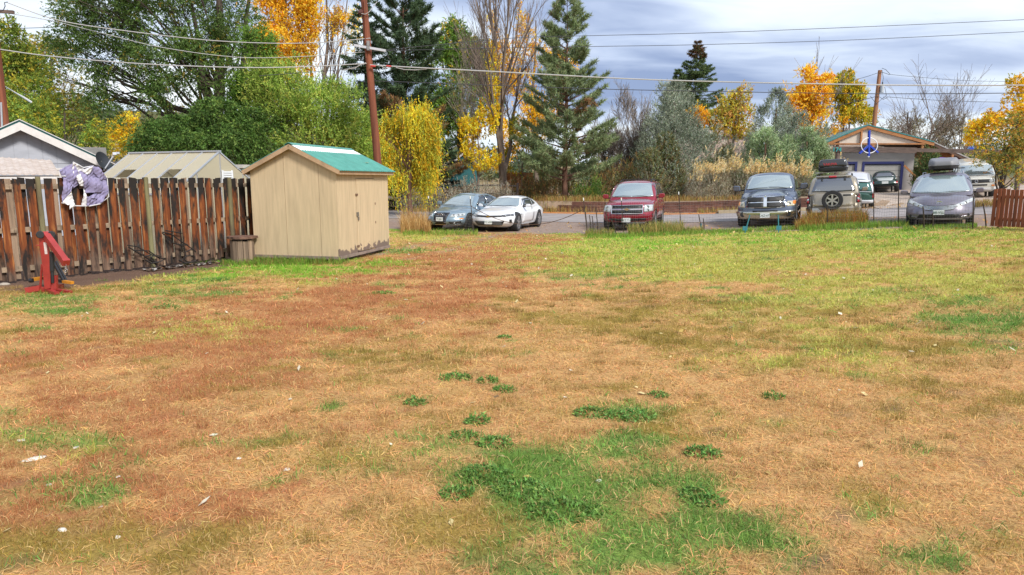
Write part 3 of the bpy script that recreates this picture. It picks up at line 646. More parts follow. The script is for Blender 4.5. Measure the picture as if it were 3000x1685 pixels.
MB().tube([HZ(855, 1010), HZ(865, 1200)], 0.026, 10).build('ram_rod', blk, hh)
MB().tube([HZ(800, 560, -.03), HZ(850, 720, 0)], 0.016, 8).build('pump_rod', chrm, hh)
for x, dy in ((660, -0.05), (840, 0.08)):
    MB().lathe(HZ(x, 420, dy), (0.6, -0.8, 0), [(0.0, -0.022), (0.055, -0.022), (0.065, 0), (0.055, 0.022), (0, 0.022)], 16).build('caster_wheel', blk, hh)
MB().beam(HZ(415, 1325, -0.02), HZ(650, 1285, 0.1), 0.085, 0.09).build('base_leg', redp, hh)
MB().beam(HZ(640, 1300, 0.1), HZ(830, 1330, 0.05), 0.07, 0.08).build('base_beam', redp, hh)
MB().beam(HZ(790, 1320, 0.05), HZ(935, 1380, -0.25), 0.08, 0.05).build('base_leg', redp, hh)
MB().beam(HZ(880, 1310, 0.1), HZ(1160, 1352, -0.05), 0.07, 0.045).build('base_leg', redp, hh)
MB().beam(HZ(860, 1290, 0.15), HZ(1010, 1255, 0.5), 0.085, 0.085).build('base_leg', redp, hh)
MB().prism([HZ(860, 1090, 0.02), HZ(915, 1080, 0.02), HZ(920, 1320, 0.0), HZ(830, 1330, 0.0)], (0, 0.06, 0)).build('brace', redp, hh)
MB().beam(HZ(690, 900, 0.02), HZ(660, 1285, 0.06), 0.022, 0.03).build('side_strut', redp, hh)
MB().tube([HZ(590, 592, 0.02), HZ(650, 592, 0.02)], 0.008, 6).build('pin', redp, hh)
MB().prism([HZ(712, 545, -0.004), HZ(760, 545, -0.004), HZ(778, 735, -0.004), HZ(735, 735, -0.004)], (0, 0.003, 0)).build('decal', M('pale_decal', (0.6, 0.52, 0.5), 0.6, var=0.2, vscale=30), hh)
ch = MB()
for i, y in enumerate(range(895, 1000, 22)):
    c = HZ(1068 + (i % 2) * 4, y, -0.25); ring = [c + Vector((math.cos(a) * (0.014 if i % 2 else 0.006), math.cos(a) * (0.0 if i % 2 else 0.012), math.sin(a) * 0.021)) for a in np.linspace(0, 2 * math.pi, 9)]
    ch.tube(ring, 0.004, 5, False)
c = HZ(1078, 1005, -0.25); ch.tube([c + Vector((math.cos(a) * 0.028, 0, math.sin(a) * 0.032)) for a in np.linspace(2.0, -3.2, 10)], 0.008, 6)
ch.build('chain_hook', chrm, hh)
# yellow-footed machine parts lying behind the hoist
yel = M('orange_yellow_paint', (0.62, 0.25, 0.02), 0.5, var=0.2)
tj = thing('folded_stand', 'black metal stand with orange feet leaning behind red hoist', 'stand', tuple(at(170, 835, hy + 0.5)))
q0 = float(gz(*at(200, 830, hy + .5).xy)) + 0.045
def Q(x, y, dy): p = HZ(x, y, dy); return Vector((p.x, p.y, max(p.z, 0.04)))
MB().beam(Q(870, 860, 0.75), Q(1050, 1190, 0.45), 0.03, 0.06).build('leg', blk, tj)
MB().beam(Q(920, 860, 0.95), Q(1090, 1180, 0.55), 0.03, 0.06).build('leg', blk, tj)
MB().beam(Q(1040, 1180, 0.45), Q(1185, 1200, 0.40), 0.07, 0.05).build('foot', yel, tj)
MB().beam(Q(520, 1150, 0.62), Q(700, 1120, 0.8), 0.06, 0.06).build('foot', yel, tj)
MB().beam(Q(700, 1120, 0.8), Q(1040, 1180, 0.47), 0.05, 0.05).build('cross_bar', blk, tj)
MB().lathe(Q(515, 1160, 0.6), (1, 0, 0), [(0, -.03), (.042, -.03), (.042, .03), (0, .03)], 12).build('caster_wheel', blk, tj)
# ================================================================== stones, log table, charred bicycles
stonem = M('river_stone', (0.46, 0.40, 0.33), 0.8, var=0.25, vscale=9, bump=0.2, objrand=0.4)
whites = M('white_stone', (0.66, 0.62, 0.54), 0.8, var=0.15, vscale=12, bump=0.3)
def stone(name, p, sx, sy, sz, mat, label, seed, group=None):
    bm = bmesh.new(); bmesh.ops.create_icosphere(bm, subdivisions=2, radius=1.0); r = random.Random(seed); ph = [r.uniform(0, 6) for _ in range(6)]
    for v in bm.verts:
        k = 1 + 0.14 * math.sin(v.co.x * 2.3 + ph[0]) + 0.12 * math.sin(v.co.y * 2.7 + ph[1]) + 0.08 * math.sin(v.co.z * 4 + ph[2])
        v.co = Vector((v.co.x * sx * k, v.co.y * sy * k, v.co.z * sz * k))
    me = bpy.data.meshes.new(name); bm.to_mesh(me); bm.free(); me.polygons.foreach_set('use_smooth', [True] * len(me.polygons))
    o = link(name, me, mat); o.location = (p.x, p.y, p.z + sz * 0.45); o.rotation_euler = (0, 0, r.uniform(0, 3)); return tag(o, label, 'stone', group)
for i, (x, y, s) in enumerate([(1405, 995, 0.10), (1188, 1018, 0.055), (1030, 1048, 0.07), (1560, 880, .06), (1836, 960, 0.045), (2130, 910, 0.06), (1800, 945, .04)]):
    stone('stone', gnd(*Z6(x, y)), s, s * 0.8, s * 0.45, stonem, 'rounded tan stone on the soil at the board fence foot', i, 'stones along the board fence')
stone('flat_rock', gnd(95, 1348), 0.075, 0.035, 0.012, whites, 'long flat white rock chip on reddish grass', 31)
stone('flat_rock', gnd(10, 836), 0.10, 0.06, 0.035, stonem, 'greyish white lump of rock beside the scorched fence', 32)
for i, (u, v, s) in enumerate([(1755, 1410, 0.022), (142, 1422, 0.02), (186, 1556, 0.03), (345, 1574, 0.02), (295, 1488, .016), (840, 1378, .025), (345, 1398, .016), (700, 1345, .02), (224, 1312, .02)]):
    stone('pebble', gnd(u, v), s, s * 0.7, s * 0.4, whites, 'small pale pebble lying in the dry lawn', 50 + i, 'pebbles in the lawn')
lp = gnd(712, 768); lt_ = thing('log_table', 'grey weathered stave tub with wooden slab lid beside shed', 'table', tuple(lp))
lr = 0.255
for k in range(14):
    a = 2 * math.pi * k / 14; c = lp + Vector((math.cos(a) * lr, math.sin(a) * lr, 0.27 + random.uniform(-.02, .01)))
    MB().box(c, (0.035, 0.108, 0.54 + random.uniform(0, .05)), a).build('stave', greyw, lt_)
MB().lathe(lp + Vector((0, 0, 0.02)), (0, 0, 1), [(0, 0), (lr - .03, 0), (lr - .03, .5), (0, .5)], 14).build('core', dark, lt_)
tl = MB(); n = 14; ph = [random.uniform(0.92, 1.08) for _ in range(n)]
poly = [lp + Vector((math.cos(2 * math.pi * k / n) * 0.36 * ph[k], math.sin(2 * math.pi * k / n) * 0.32 * ph[k], 0.585)) for k in range(n)]
tl.prism(poly, (0.0, 0, 0.055)); fixn(tl.build('slab_top', M('dark_slab_wood', (0.15, 0.08, 0.055), 0.85, var=0.5, vscale=6, bump=0.5), lt_))
char = M('charred_metal', (0.022, 0.018, 0.016), 0.6, 0.3, var=0.4, vscale=10)
Z3 = lambda x, y: (x / 3.015, 420 + y / 3.015)
def fp(x, y, off):
    u, v = Z3(x, y); b = F0 + fdir * fal(u) + fn * off; return Vector((b.x, b.y, max(at(u, v, b.y).z, 0.03)))
for nm, lab, segs, cx in (('burnt_bicycle_frame', 'charred bent bicycle frame slumped against fence over stones', [[(1060, 900), (1150, 915), (1260, 985), (1370, 1025)], [(1065, 915), (1130, 960), (1200, 1000), (1290, 1075)], [(1150, 915), (1160, 885)], [(1200, 1000), (1260, 985)], [(1290, 1075), (1250, 1000), (1240, 1040)], [(1110, 945), (1240, 950), (1330, 1020)]], 1200),
                          ('burnt_bicycle_frame', 'charred bicycle frame leaning upright on fence near log table', [[(1385, 790), (1470, 880), (1560, 910)], [(1390, 785), (1460, 800), (1560, 880), (1600, 900)], [(1420, 770), (1560, 795)], [(1560, 910), (1565, 1000), (1500, 1045)], [(1500, 890), (1590, 900), (1660, 960)], [(1565, 960), (1640, 930)]], 1500)):
    q_ = thing(nm, lab, 'bicycle', tuple(fp(cx, 1040, 0.3)))
    for sgs in segs: MB().tube([fp(x, y, 0.16 + 0.10 * ((y - 800) / 250)) for x, y in sgs], 0.014, 6).build('tube', char, q_)
    pts = [fp(cx + 90 + 55 * math.cos(a), 1020 + 28 * math.sin(a), 0.30) for a in np.linspace(0.4, 5.6, 16)]
    MB().tube(pts, 0.012, 6).build('wheel_rim', char, q_)
    MB().tube([fp(cx - 10, 1030, .28), fp(cx + 40, 1060, .30), fp(cx + 100, 1050, .32)], 0.018, 6).build('fork', char, q_)
deb = [];  cb = []
for i in range(260):
    al = random.uniform(2.6, 4.4); o_ = random.uniform(0.12, 0.5); c = F0 + fdir * al + fn * o_; z = 0.015; s = random.uniform(.012, .05); a = random.uniform(0, 6.28)
    ex = np.array((math.cos(a), math.sin(a), random.uniform(-.4, .4))) * s; ey = np.array((-math.sin(a), math.cos(a), random.uniform(0, .6))) * s * .6; p = np.array((c.x, c.y, z + s * .3))
    deb.append([p - ex - ey, p + ex - ey, p + ex + ey, p - ex + ey]); cb.append(random.choice([(.05, .04, .035), (.10, .08, .07), (.25, .13, .07), (.10, .07, .05), (.3, .28, .26)]))
tag(link('fire_debris', fast_mesh('fire_debris', deb, cb), leafmat('debris', 0.0, 0.8)), 'burnt scraps and pebbles strewn at foot of board fence', 'debris', kind='stuff')

# ================================================================== GREY HOUSE (left) with lean-to roof
grey = M('pale_grey_siding', (0.385, 0.40, 0.445), 0.8, var=0.1, vscale=1.2, bump=0.1, bscale=12, stretch=(1, 1, 5))
whit = M('white_trim', (0.62, 0.585, 0.56), 0.7, var=0.1)
teal = M('teal_metal_roof', (0.05, 0.22, 0.215), 0.45, 0.2, var=0.15)
HA = R(33); h1 = Vector((math.cos(HA), math.sin(HA), 0)); h2 = Vector((-math.sin(HA), math.cos(HA), 0))
hR = at(283, 455, 25.22); ridge = at(58, 352, 24.0); halfw = (hR - ridge).dot(h1)
hz0 = 2.72; hzr = ridge.z - 0.12
HB = Vector((hR.x, hR.y, 0))
def hs(a, b, c): return HB - h1 * (halfw * 2 - a) + h2 * b + Vector((0, 0, c))
house = thing('grey_house', 'pale grey house gable with white eaves behind board fence', 'house', tuple(hs(halfw, 3, 0)))
HL = 11.0; W2 = halfw * 2
fixn(MB().prism([hs(0, 0, 0), hs(W2, 0, 0), hs(W2, 0, hz0), hs(halfw, 0, hzr), hs(0, 0, hz0)], h2 * HL).build('wall', M('house_core', (0.33, 0.34, 0.38), 0.9), house))
def hroof(a): return hz0 + (hzr - hz0) * (1 - abs(a - halfw) / halfw)
a = W2; 
while a > 0:                                         # upright siding sheets in two courses
    a0 = max(a - 0.405, 0)
    MB().prism([hs(a0 + .006, -0.001, 0), hs(a - .006, -0.001, 0), hs(a - .006, -0.001, 2.55), hs(a0 + .006, -.001, 2.55)], -h2 * 0.014).build('siding_sheet', grey, house)
    if min(hroof(a0), hroof(a)) > 2.6:
        fixn(MB().prism([hs(a0 + .006, -.001, 2.565), hs(a - .006, -.001, 2.565), hs(a - .006, -.001, hroof(a) - .03)] + ([hs(halfw, -.001, hzr - .03)] if a0 < halfw < a else []) + [hs(a0 + .006, -.001, hroof(a0) - .03)], -h2 * 0.016).build('siding_sheet', grey, house))
    a = a0
hrf = MB(); ov = 0.42
for sd_ in (-1, 1):
    A = lambda q, up: hs(halfw + sd_ * q, -0.38, hzr - (hzr - hz0) * q / halfw + up)
    hrf.prism([A(0, 0.0), A(halfw + ov, 0.0), A(halfw + ov, 0.10), A(0, 0.10)], h2 * (HL + .7))
hroof_o = fixn(hrf.build('roof', teal, house))
for sd_ in (-1, 1):
    A = lambda q, up: hs(halfw + sd_ * q, -0.40, hzr - (hzr - hz0) * q / halfw + up)
    MB().prism([A(0, -0.24), A(halfw + ov - .05, -0.24), A(halfw + ov - .05, 0.03), A(0, 0.03)], -h2 * 0.03).build('barge_board', whit, hroof_o)
    MB().prism([A(0, -0.02), A(halfw + ov - .05, -0.02), A(halfw + ov - .05, 0.0), A(0, 0.0)], h2 * 0.36).build('soffit', whit, hroof_o)
    MB().prism([A(0, 0.10), A(halfw + ov + .25, 0.10), A(halfw + ov + .25, 0.13), A(0, 0.13)], -h2 * 0.05).build('metal_edge', M('roof_edge', (0.55, 0.53, 0.52), 0.5), hroof_o)
wx0 = W2 - 1.30; wx1 = W2 - 0.52
MB().prism([hs(wx0, -.02, 1.5), hs(wx1, -.02, 1.5), hs(wx1, -.02, 2.33), hs(wx0, -.02, 2.33)], -h2 * 0.02).build('window_blind', M('cream_blind', (0.5, 0.44, 0.37), 0.7), house)
for p, q_ in (((wx0 - .04, 2.36), (wx1 + .04, 2.36)), ((wx0 - .02, 1.5), (wx0 - .02, 2.36)), ((wx1 + .02, 1.5), (wx1 + .02, 2.36))):
    MB().beam(hs(p[0], -.035, p[1]), hs(q_[0], -.035, q_[1]), 0.05, 0.06).build('window_frame', whit, house)
MB().box(hs(W2 + 0.02, 4.6, 3.0), (1.0, .8, .62), HA).build('roof_cooler', M('grey_box', (0.22, 0.20, 0.19), 0.7, var=.2), hroof_o)
# lean-to with pale corrugated roof
lean = thing('lean_to', 'low lean-to with faded white corrugated roof against grey house', 'shed', tuple(at(20, 520, 18.2) - Vector((0, 0, 2.1))))
lm = M('faded_white_metal', (0.56, 0.50, 0.45), 0.6, var=0.25, vscale=2.5, stretch=(1, 6, 1), col2=(0.36, 0.24, 0.17))
la, lb = at(-160, 512, 16.4), at(176, 512, 18.0); lc_, ld_ = at(150, 470, 21.0), at(-160, 452, 19.6)
vs = []; fs = []; N = 46
for i in range(N + 1):
    f = i / N; hgt = 0.022 if i % 3 == 0 else 0
    p, q_ = la.lerp(lb, f), ld_.lerp(lc_, f); vs += [p + Vector((0, 0, hgt)), q_ + Vector((0, 0, hgt)), p + Vector((0, 0, hgt - .01)), q_ + Vector((0, 0, hgt - .01))]
for i in range(N):
    k = i * 4; fs += [(k, k + 4, k + 5, k + 1), (k + 2, k + 3, k + 7, k + 6), (k, k + 2, k + 6, k + 4)]
MB().add(vs, fs).build('corrugated_roof', lm, lean)
up = Vector((0, 0, 1))
MB().beam(la - up * 0.10, at(312, 517, 18.6) - up * 0.03, 0.05, 0.075).build('fascia_board', whit, lean)
MB().beam(la - up * 0.045 + Vector((0, .03, 0)), lb - up * 0.045 + Vector((0, .03, 0)), 0.05, 0.05).build('rafter', dark, lean)
for p in (la, la.lerp(lb, .5), lb): MB().beam(Vector((p.x, p.y + .1, 0)), p + Vector((0, .1, -.05)), .09, .09).build('post', railw, lean)
# satellite dish on the house corner
dp = at(300, 472, 24.6); dish = thing('satellite_dish', 'black satellite dish with white feed arm on grey house', 'satellite dish', (dp.x - .15, dp.y, dp.z - 1.0))
ax = Vector((0.93, -0.12, 0.33)).normalized()
MB().lathe(dp, ax, [(0.0, -0.06), (0.14, -.045), (0.25, 0.0), (0.33, 0.035), (0.335, 0.045), (0.25, 0.012), (0.14, -.03), (0, -.045)], 24).build('reflector', M('dish_black', (0.03, 0.033, 0.04), 0.5), dish)
ft = dp + ax * 0.48 + Vector((.05, 0, .10))
MB().tube([dp + Vector((.05, -.05, -.33)), ft], 0.022, 8).build('feed_arm', M('white_plastic', (0.6, 0.63, 0.7), 0.5), dish)
MB().box(ft, (.12, .09, .09), .3).box(ft + Vector((.10, 0, .02)), (.09, .07, .07), -.2).build('feed_horn', MATS['white_plastic'], dish)
MB().tube([Vector((dp.x - .12, dp.y + .05, 0.2)), dp + Vector((-.12, .05, -.3)), dp + Vector((-.04, 0, 0))], 0.022, 8).build('mast', gm_, dish)
# ================================================================== GREENHOUSE
poly_m = bpy.data.materials.new('polycarbonate'); poly_m.use_nodes = True; t_ = poly_m.node_tree; bs = t_.nodes['Principled BSDF']; _p(bs, 'Base Color', (0.66, 0.60, 0.45, 1)); _p(bs, 'Roughness', 0.35)
trl = t_.nodes.new('ShaderNodeBsdfTranslucent'); trl.inputs[0].default_value = (0.75, 0.68, 0.5, 1); trn = t_.nodes.new('ShaderNodeBsdfTransparent'); m1 = t_.nodes.new('ShaderNodeMixShader'); m1.inputs[0].default_value = 0.35; m2 = t_.nodes.new('ShaderNodeMixShader'); m2.inputs[0].default_value = 0.22
t_.links.new(bs.outputs[0], m1.inputs[1]); t_.links.new(trl.outputs[0], m1.inputs[2]); t_.links.new(m1.outputs[0], m2.inputs[1]); t_.links.new(trn.outputs[0], m2.inputs[2]); t_.links.new(m2.outputs[0], t_.nodes['Material Output'].inputs[0])
alu = M('aluminium_bar', (0.56, 0.57, 0.60), 0.4, 0.6)
gR = at(642, 446, 19.0); g1 = Vector((-0.92, 0.39, 0)).normalized(); g2 = Vector((-0.39, -0.92, 0)).normalized()   # g1 along ridge to the far end, g2 towards the camera
GLn, GHW, GHE = 3.45, 1.62, 1.62
ghz = gR.z
def gp(a, b, c): return Vector((gR.x, gR.y, 0)) + g1 * a + g2 * b + Vector((0, 0, c))
gh = thing('greenhouse', 'small greenhouse with cloudy cream panels and aluminium bars behind fence', 'greenhouse', tuple(gp(GLn / 2, 0, 0)))
nb = 6
for side in (1, -1):
    for i in range(nb):
        a0, a1 = GLn * i / nb + .012, GLn * (i + 1) / nb - .012
        vent = side == 1 and i in (1, 4)
        lo = 0.42 if vent else 1.0
        P0 = lambda f: (side * GHW * f, ghz + (GHE - ghz) * f)
        (b0, z0), (b1, z1) = P0(0.0), P0(lo)
        MB().prism([gp(a0, b0, z0), gp(a1, b0, z0), gp(a1, b1, z1), gp(a0, b1, z1)], (0, 0, .008)).build('roof_pane', poly_m, gh)
        if vent:
            (b0, z0), (b1, z1) = P0(0.62), P0(1.0)
            MB().prism([gp(a0, b0, z0), gp(a1, b0, z0), gp(a1, b1, z1), gp(a0, b1, z1)], (0, 0, .008)).build('roof_pane', poly_m, gh)
        MB().prism([gp(a0, side * GHW, 0.05), gp(a1, side * GHW, 0.05), gp(a1, side * GHW, GHE - .01), gp(a0, side * GHW, GHE - .01)], g2 * side * .008).build('wall_pane', poly_m, gh)
    for i in range(nb + 1):
        a0 = GLn * i / nb
        MB().beam(gp(a0, 0, ghz + .015), gp(a0, side * GHW, GHE + .015), .035, .035).build('glazing_bar', alu, gh)
        MB().beam(gp(a0, side * GHW, 0), gp(a0, side * GHW, GHE), .035, .035).build('glazing_bar', alu, gh)
    MB().beam(gp(-.01, side * GHW, GHE), gp(GLn + .01, side * GHW, GHE), .05, .05).build('eaves_bar', alu, gh)
MB().beam(gp(-.03, 0, ghz + .03), gp(GLn + .03, 0, ghz + .03), .09, .04).build('ridge_bar', alu, gh)
for a0, nm in ((0.0, 1), (GLn, -1)):
    for j in range(4):
        b0, b1 = -GHW + GHW * 2 * j / 4 + .01, -GHW + GHW * 2 * (j + 1) / 4 - .01
        zt = lambda b: ghz + (GHE - ghz) * abs(b) / GHW - .02
        fixn(MB().prism([gp(a0, b0, .05), gp(a0, b1, .05), gp(a0, b1, zt(b1)), gp(a0, b0, zt(b0))], g1 * nm * .008).build('gable_pane', poly_m, gh))
        MB().beam(gp(a0, b1 + .01, 0), gp(a0, b1 + .01, zt(b1)), .03, .03).build('glazing_bar', alu, gh)
lv = MB(); vc = gp(-0.03, -0.22, 2.08)
for k in range(5): lv.beam(vc + g2 * .16 + up * (k * .06 - .12), vc - g2 * .16 + up * (k * .06 - .12), .03, .045)
lv.beam(vc + g2 * .17 + up * -.17, vc + g2 * .17 + up * .17, .04, .04).beam(vc - g2 * .17 + up * -.17, vc - g2 * .17 + up * .17, .04, .04)
lv.build('louvre_vent', M('white_vent', (0.75, 0.76, 0.77), 0.5), gh)
# small grey outbuilding behind the greenhouse
ob = at(690, 500, 25); outb = thing('grey_outbuilding', 'small grey flat roofed outbuilding half hidden behind greenhouse', 'shed', (ob.x, ob.y + 1.2, 0))
og = M('grey_board_wall', (0.36, 0.35, 0.31), 0.85, var=.15)
MB().box((ob.x - .1, ob.y + 1.2, 1.2), (1.15, 2.2, 2.4), -.2).build('wall', og, outb)
MB().box((ob.x - .1, ob.y + 1.1, 2.46), (1.6, 2.7, .12), -.2).build('roof', M('pale_roof_felt', (0.45, 0.43, 0.40), .8), outb)
ol = at(345, 500, 25.5); outc = thing('low_shed', 'low weathered shed with dark flat roof between house and greenhouse', 'shed', (ol.x, ol.y + 1, 0))
MB().box((ol.x, ol.y + 1, 1.25), (2.2, 2, 2.5), .1).build('wall', greyw, outc)
MB().box((ol.x, ol.y + 1, 2.58), (2.7, 2.5, .14), .1).build('roof', M('dark_roof_felt', (0.10, 0.09, 0.085), .8), outc)

# ================================================================== GARAGE across the road
ga = on(2585, 47.0); GZ0 = float(gz(*xy(12, 50))) 
GAR = R(-14); k1 = Vector((math.cos(GAR), math.sin(GAR), 0)); k2 = Vector((-math.sin(GAR), math.cos(GAR), 0))
gref = at(2585, 470, 46.0); GB = Vector((gref.x, gref.y, 0)); gbz = at(2600, 566, 46.0).z
def gg(a, b, c): return GB + k1 * a + k2 * b + Vector((0, 0, gbz + c))
def ga_u(u, b=0.0):                                   # metres along the garage front seen at column u
    kk = (u - 1500) / FPX / ray(u, 450)[1]; o = GB + k2 * b; return (kk * o.y - o.x) / (k1.x - kk * k1.y)
gar = thing('garage', 'grey gabled garage with blue framed doors and teal roof edge', 'garage', tuple(gg(0, 3, 0)))
gwall = M('garage_grey_stucco', (0.32, 0.30, 0.285), 0.9, var=0.12, vscale=1.5)
gdoor = M('garage_door_panel', (0.36, 0.345, 0.32), 0.7, var=0.1, vscale=2)
blue = M('navy_trim', (0.022, 0.028, 0.13), 0.5)
wa, wb_ = ga_u(2440), ga_u(2680)
eav = at(2600, 442, 46).z - gbz
d0, d1 = ga_u(2531), ga_u(2648); dtop = at(2590, 476, 46).z - gbz
e0, e1_ = ga_u(2455), ga_u(2512)
def gbox(a0, a1, b0, b1, z0, z1, name, mat, par=gar):
    vs = [gg(a, b, z) for a in (a0, a1) for b in (b0, b1) for z in (z0, z1)]
    return MB().add(vs, [(0, 1, 3, 2), (4, 6, 7, 5), (0, 4, 5, 1), (2, 3, 7, 6), (0, 2, 6, 4), (1, 5, 7, 3)]).build(name, mat, par)
gbox(wa, e0, 0, .2, -.3, eav, 'wall', gwall); gbox(e1_, d0, 0, .2, -.3, eav, 'wall', gwall); gbox(d1, wb_, 0, .2, -.3, eav, 'wall', gwall)
gbox(e0, e1_, 0, .2, dtop, eav, 'wall', gwall); gbox(d0, d1, 0, .2, dtop, eav, 'wall', gwall)
gbox(wa, wa + .2, .2, 8, -.3, eav, 'side_wall', gwall); gbox(wb_ - .2, wb_, .2, 8, -.3, eav, 'side_wall', gwall); gbox(wa, wb_, 8, 8.2, -.3, eav, 'back_wall', gwall)
for (q0_, q1_) in ((d0, d1), (e0, e1_)):
    dr_ = gbox(q0_, q1_, .12, .16, -.1, dtop, 'garage_door', blue)
    for i in range(5): gbox(q0_ + .1, q1_ - .1, .08, .119, -.08 + i * (dtop - .06) / 5, -.08 + (i + 1) * (dtop - .06) / 5 - .02, 'door_panel', gdoor, dr_)
    for (f0, f1, zz0, zz1) in ((q0_ - .05, q0_ + .10, -.1, dtop + .06), (q1_ - .10, q1_ + .05, -.1, dtop + .06), (q0_ + .10, q1_ - .10, dtop - .09, dtop + .06)):
        gbox(f0, f1, -.03, .075, zz0, zz1, 'door_frame', blue, dr_)
pk = at(2537, 366, 45.2); pa = ga_u(2537, -0.75); pz = pk.z - gbz; FB = -0.75
la_, lz_ = ga_u(2402, FB), at(2402, 424, 45.2).z - gbz; ra_, rz_ = ga_u(2880, FB), at(2880, 482, 45.2).z - gbz
ma_, mz_ = ga_u(2735, FB), at(2735, 419, 45.2).z - gbz
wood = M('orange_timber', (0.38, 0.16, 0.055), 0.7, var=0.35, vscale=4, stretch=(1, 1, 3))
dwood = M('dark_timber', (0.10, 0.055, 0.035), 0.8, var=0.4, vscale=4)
def rslab(a0, z0, a1, z1, th, b0, b1, name, mat, dz=0):
    return fixn(MB().prism([gg(a0, b0, z0 + dz), gg(a1, b0, z1 + dz), gg(a1, b0, z1 + dz + th), gg(a0, b0, z0 + dz + th)], k2 * (b1 - b0)).build(name, mat, gar))
rslab(la_, lz_, pa, pz, .07, FB, 8.4, 'roof_slope', teal); rslab(pa, pz, ma_, mz_, .07, FB, 8.4, 'roof_slope', teal); rslab(ma_, mz_, ra_, rz_, .07, FB + .2, 7, 'lean_to_roof', M('grey_sheet', (0.36, 0.34, 0.33), .6))
rslab(la_, lz_, pa, pz, .20, FB + .02, FB + .14, 'barge_board', wood, -.21); rslab(pa, pz, ma_, mz_, .20, FB + .02, FB + .14, 'barge_board', wood, -.21)
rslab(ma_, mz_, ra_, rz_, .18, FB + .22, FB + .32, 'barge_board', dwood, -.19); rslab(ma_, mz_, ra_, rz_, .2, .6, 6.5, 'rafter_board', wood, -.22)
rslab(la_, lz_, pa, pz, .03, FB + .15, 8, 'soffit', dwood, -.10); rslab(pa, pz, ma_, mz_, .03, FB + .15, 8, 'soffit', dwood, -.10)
tz_ = at(2500, 418, 45.2).z - gbz
gcl = M('gable_cladding', (0.62, 0.54, 0.46), 0.85, var=.08)
fixn(MB().prism([gg(la_ + .45, FB + .17, tz_ - .1), gg(ma_ - .5, FB + .17, tz_ - .14), gg(pa, FB + .17, pz - .14)], k2 * .06).build('gable_cladding', gcl, gar))
tz_ = at(2500, 418, 45.2).z - gbz
MB().beam(gg(la_ + .3, FB + .08, tz_ - .03), gg(ma_ - .5, FB + .08, tz_ - .10), .10, .09).build('tie_beam', wood, gar)
MB().beam(gg(pa - .35, FB + .08, tz_), gg(pa - .35, FB + .08, pz - .25), .12, .10).build('king_post', wood, gar)
MB().beam(gg(pa + .02, -.1, tz_ - .5), gg(pa + .02, -.1, pz - .2), .12, .22).build('vent_pipe', M('pale_post', (.5, .46, .42), .8), gar)
gbox(la_ + .4, ma_ - .2, -.06, .0, eav - .08, eav + .14, 'fascia_board', M('garage_fascia', (.43, .38, .33), .8))
for u in (2452, 2700, 2790, 2868):
    a_c = ga_u(u, FB + .15); zt = np.interp(a_c, [la_, pa, ma_, ra_], [lz_, pz, mz_, rz_]) - .22
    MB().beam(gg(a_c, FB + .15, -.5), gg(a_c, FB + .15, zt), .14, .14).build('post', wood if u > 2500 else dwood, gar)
MB().beam(gg(ga_u(2655, FB), FB + .2, 1.8), gg(ga_u(2690, FB), FB + .15, 1.1), .1, .12).build('knee_brace', wood, gar)
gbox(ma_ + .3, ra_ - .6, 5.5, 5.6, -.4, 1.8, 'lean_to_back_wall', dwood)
# purple canoe under the lean-to
cy0, cy1 = at(2742, 463, 44.5), at(2850, 478, 44.5); cn_ = MB(); pts = [cy0.lerp(cy1, f) + Vector((0, 0, -.16 * math.sin(f * math.pi))) for f in np.linspace(0, 1, 9)]
cn_.tube(pts, [.05, .16, .23, .27, .28, .27, .23, .16, .05], 10); tag(cn_.build('kayak', M('purple_plastic', (0.17, 0.075, 0.33), .45)), 'purple kayak hung under the garage lean-to roof', 'kayak')
# ---- rustic gateway beam with peace sign and blue sun
gb0, gb1 = at(2440, 437, 40.0), at(3000, 446, 36.4)
gate = thing('ranch_gateway', 'dark timber gateway beam with peace sign in front of garage', 'gateway', (gb0.x, gb0.y, float(gz(gb0.x, gb0.y))))
beamw = M('weathered_beam', (0.15, 0.105, 0.085), .85, var=.45, vscale=3, stretch=(1, 1, 5))
MB().beam(gb0, gb0.lerp(gb1, .46), .3, .30).build('beam', beamw, gate); MB().beam(gb0.lerp(gb1, .42) + up * .02, gb1, .22, .2).build('beam', beamw, gate)
for p in (gb0.lerp(gb1, 0.03), gb0.lerp(gb1, .985)):
    g0 = float(gz(p.x, p.y)); MB().tube([Vector((p.x, p.y, g0 - .2)), Vector((p.x, p.y, p.z - .14))], .13, 10).build('post', beamw, gate)
pc = at(2545, 426, 39.0); bl = M('bright_blue_paint', (0.012, 0.045, 0.38), .4)
ps = thing('peace_sign', 'blue peace sign with thin white ring hung on gateway beam', 'sign', tuple(pc - up * .6))
def PS(x, y): return at(2500 + x / 4.256, 380 + y / 4.256, 39.0)
MB().beam(PS(197, 10), PS(190, 330), .09, .15, up=(0, -1, 0)).build('upright', bl, ps)
MB().beam(PS(195, 195), PS(75, 297), .085, .14, up=(0, -1, 0)).build('arm', bl, ps); MB().beam(PS(195, 195), PS(305, 285), .085, .14, up=(0, -1, 0)).build('arm', bl, ps)
MB().tube([PS(194 + 101 * math.cos(a), 197 + 95 * math.sin(a)) + Vector((0, -.05, 0)) for a in np.linspace(0, 2 * math.pi, 41)], .024, 6, False).build('ring', M('white_paint', (.8, .8, .82), .5), ps)
MB().lathe(PS(188, 333), (0, -1, 0), [(0, .05), (.05, .05), (.05, -.05), (0, -.05)], 10).build('lamp', MATS['white_paint'], ps)
sc = at(2845, 438, 37.4); sn = thing('sun_ornament', 'round blue sun ornament on dark board above gateway beam', 'ornament', tuple(sc - up * .3))
MB().box(sc + Vector((0, .08, .0)), (.62, .06, .36), -.1).build('board', beamw, sn)
MB().lathe(sc + Vector((0, .02, -.02)), (0, -1, 0), [(0, .06), (.14, .05), (.15, 0), (0, 0)], 18).build('disc', bl, sn)
rs = MB()
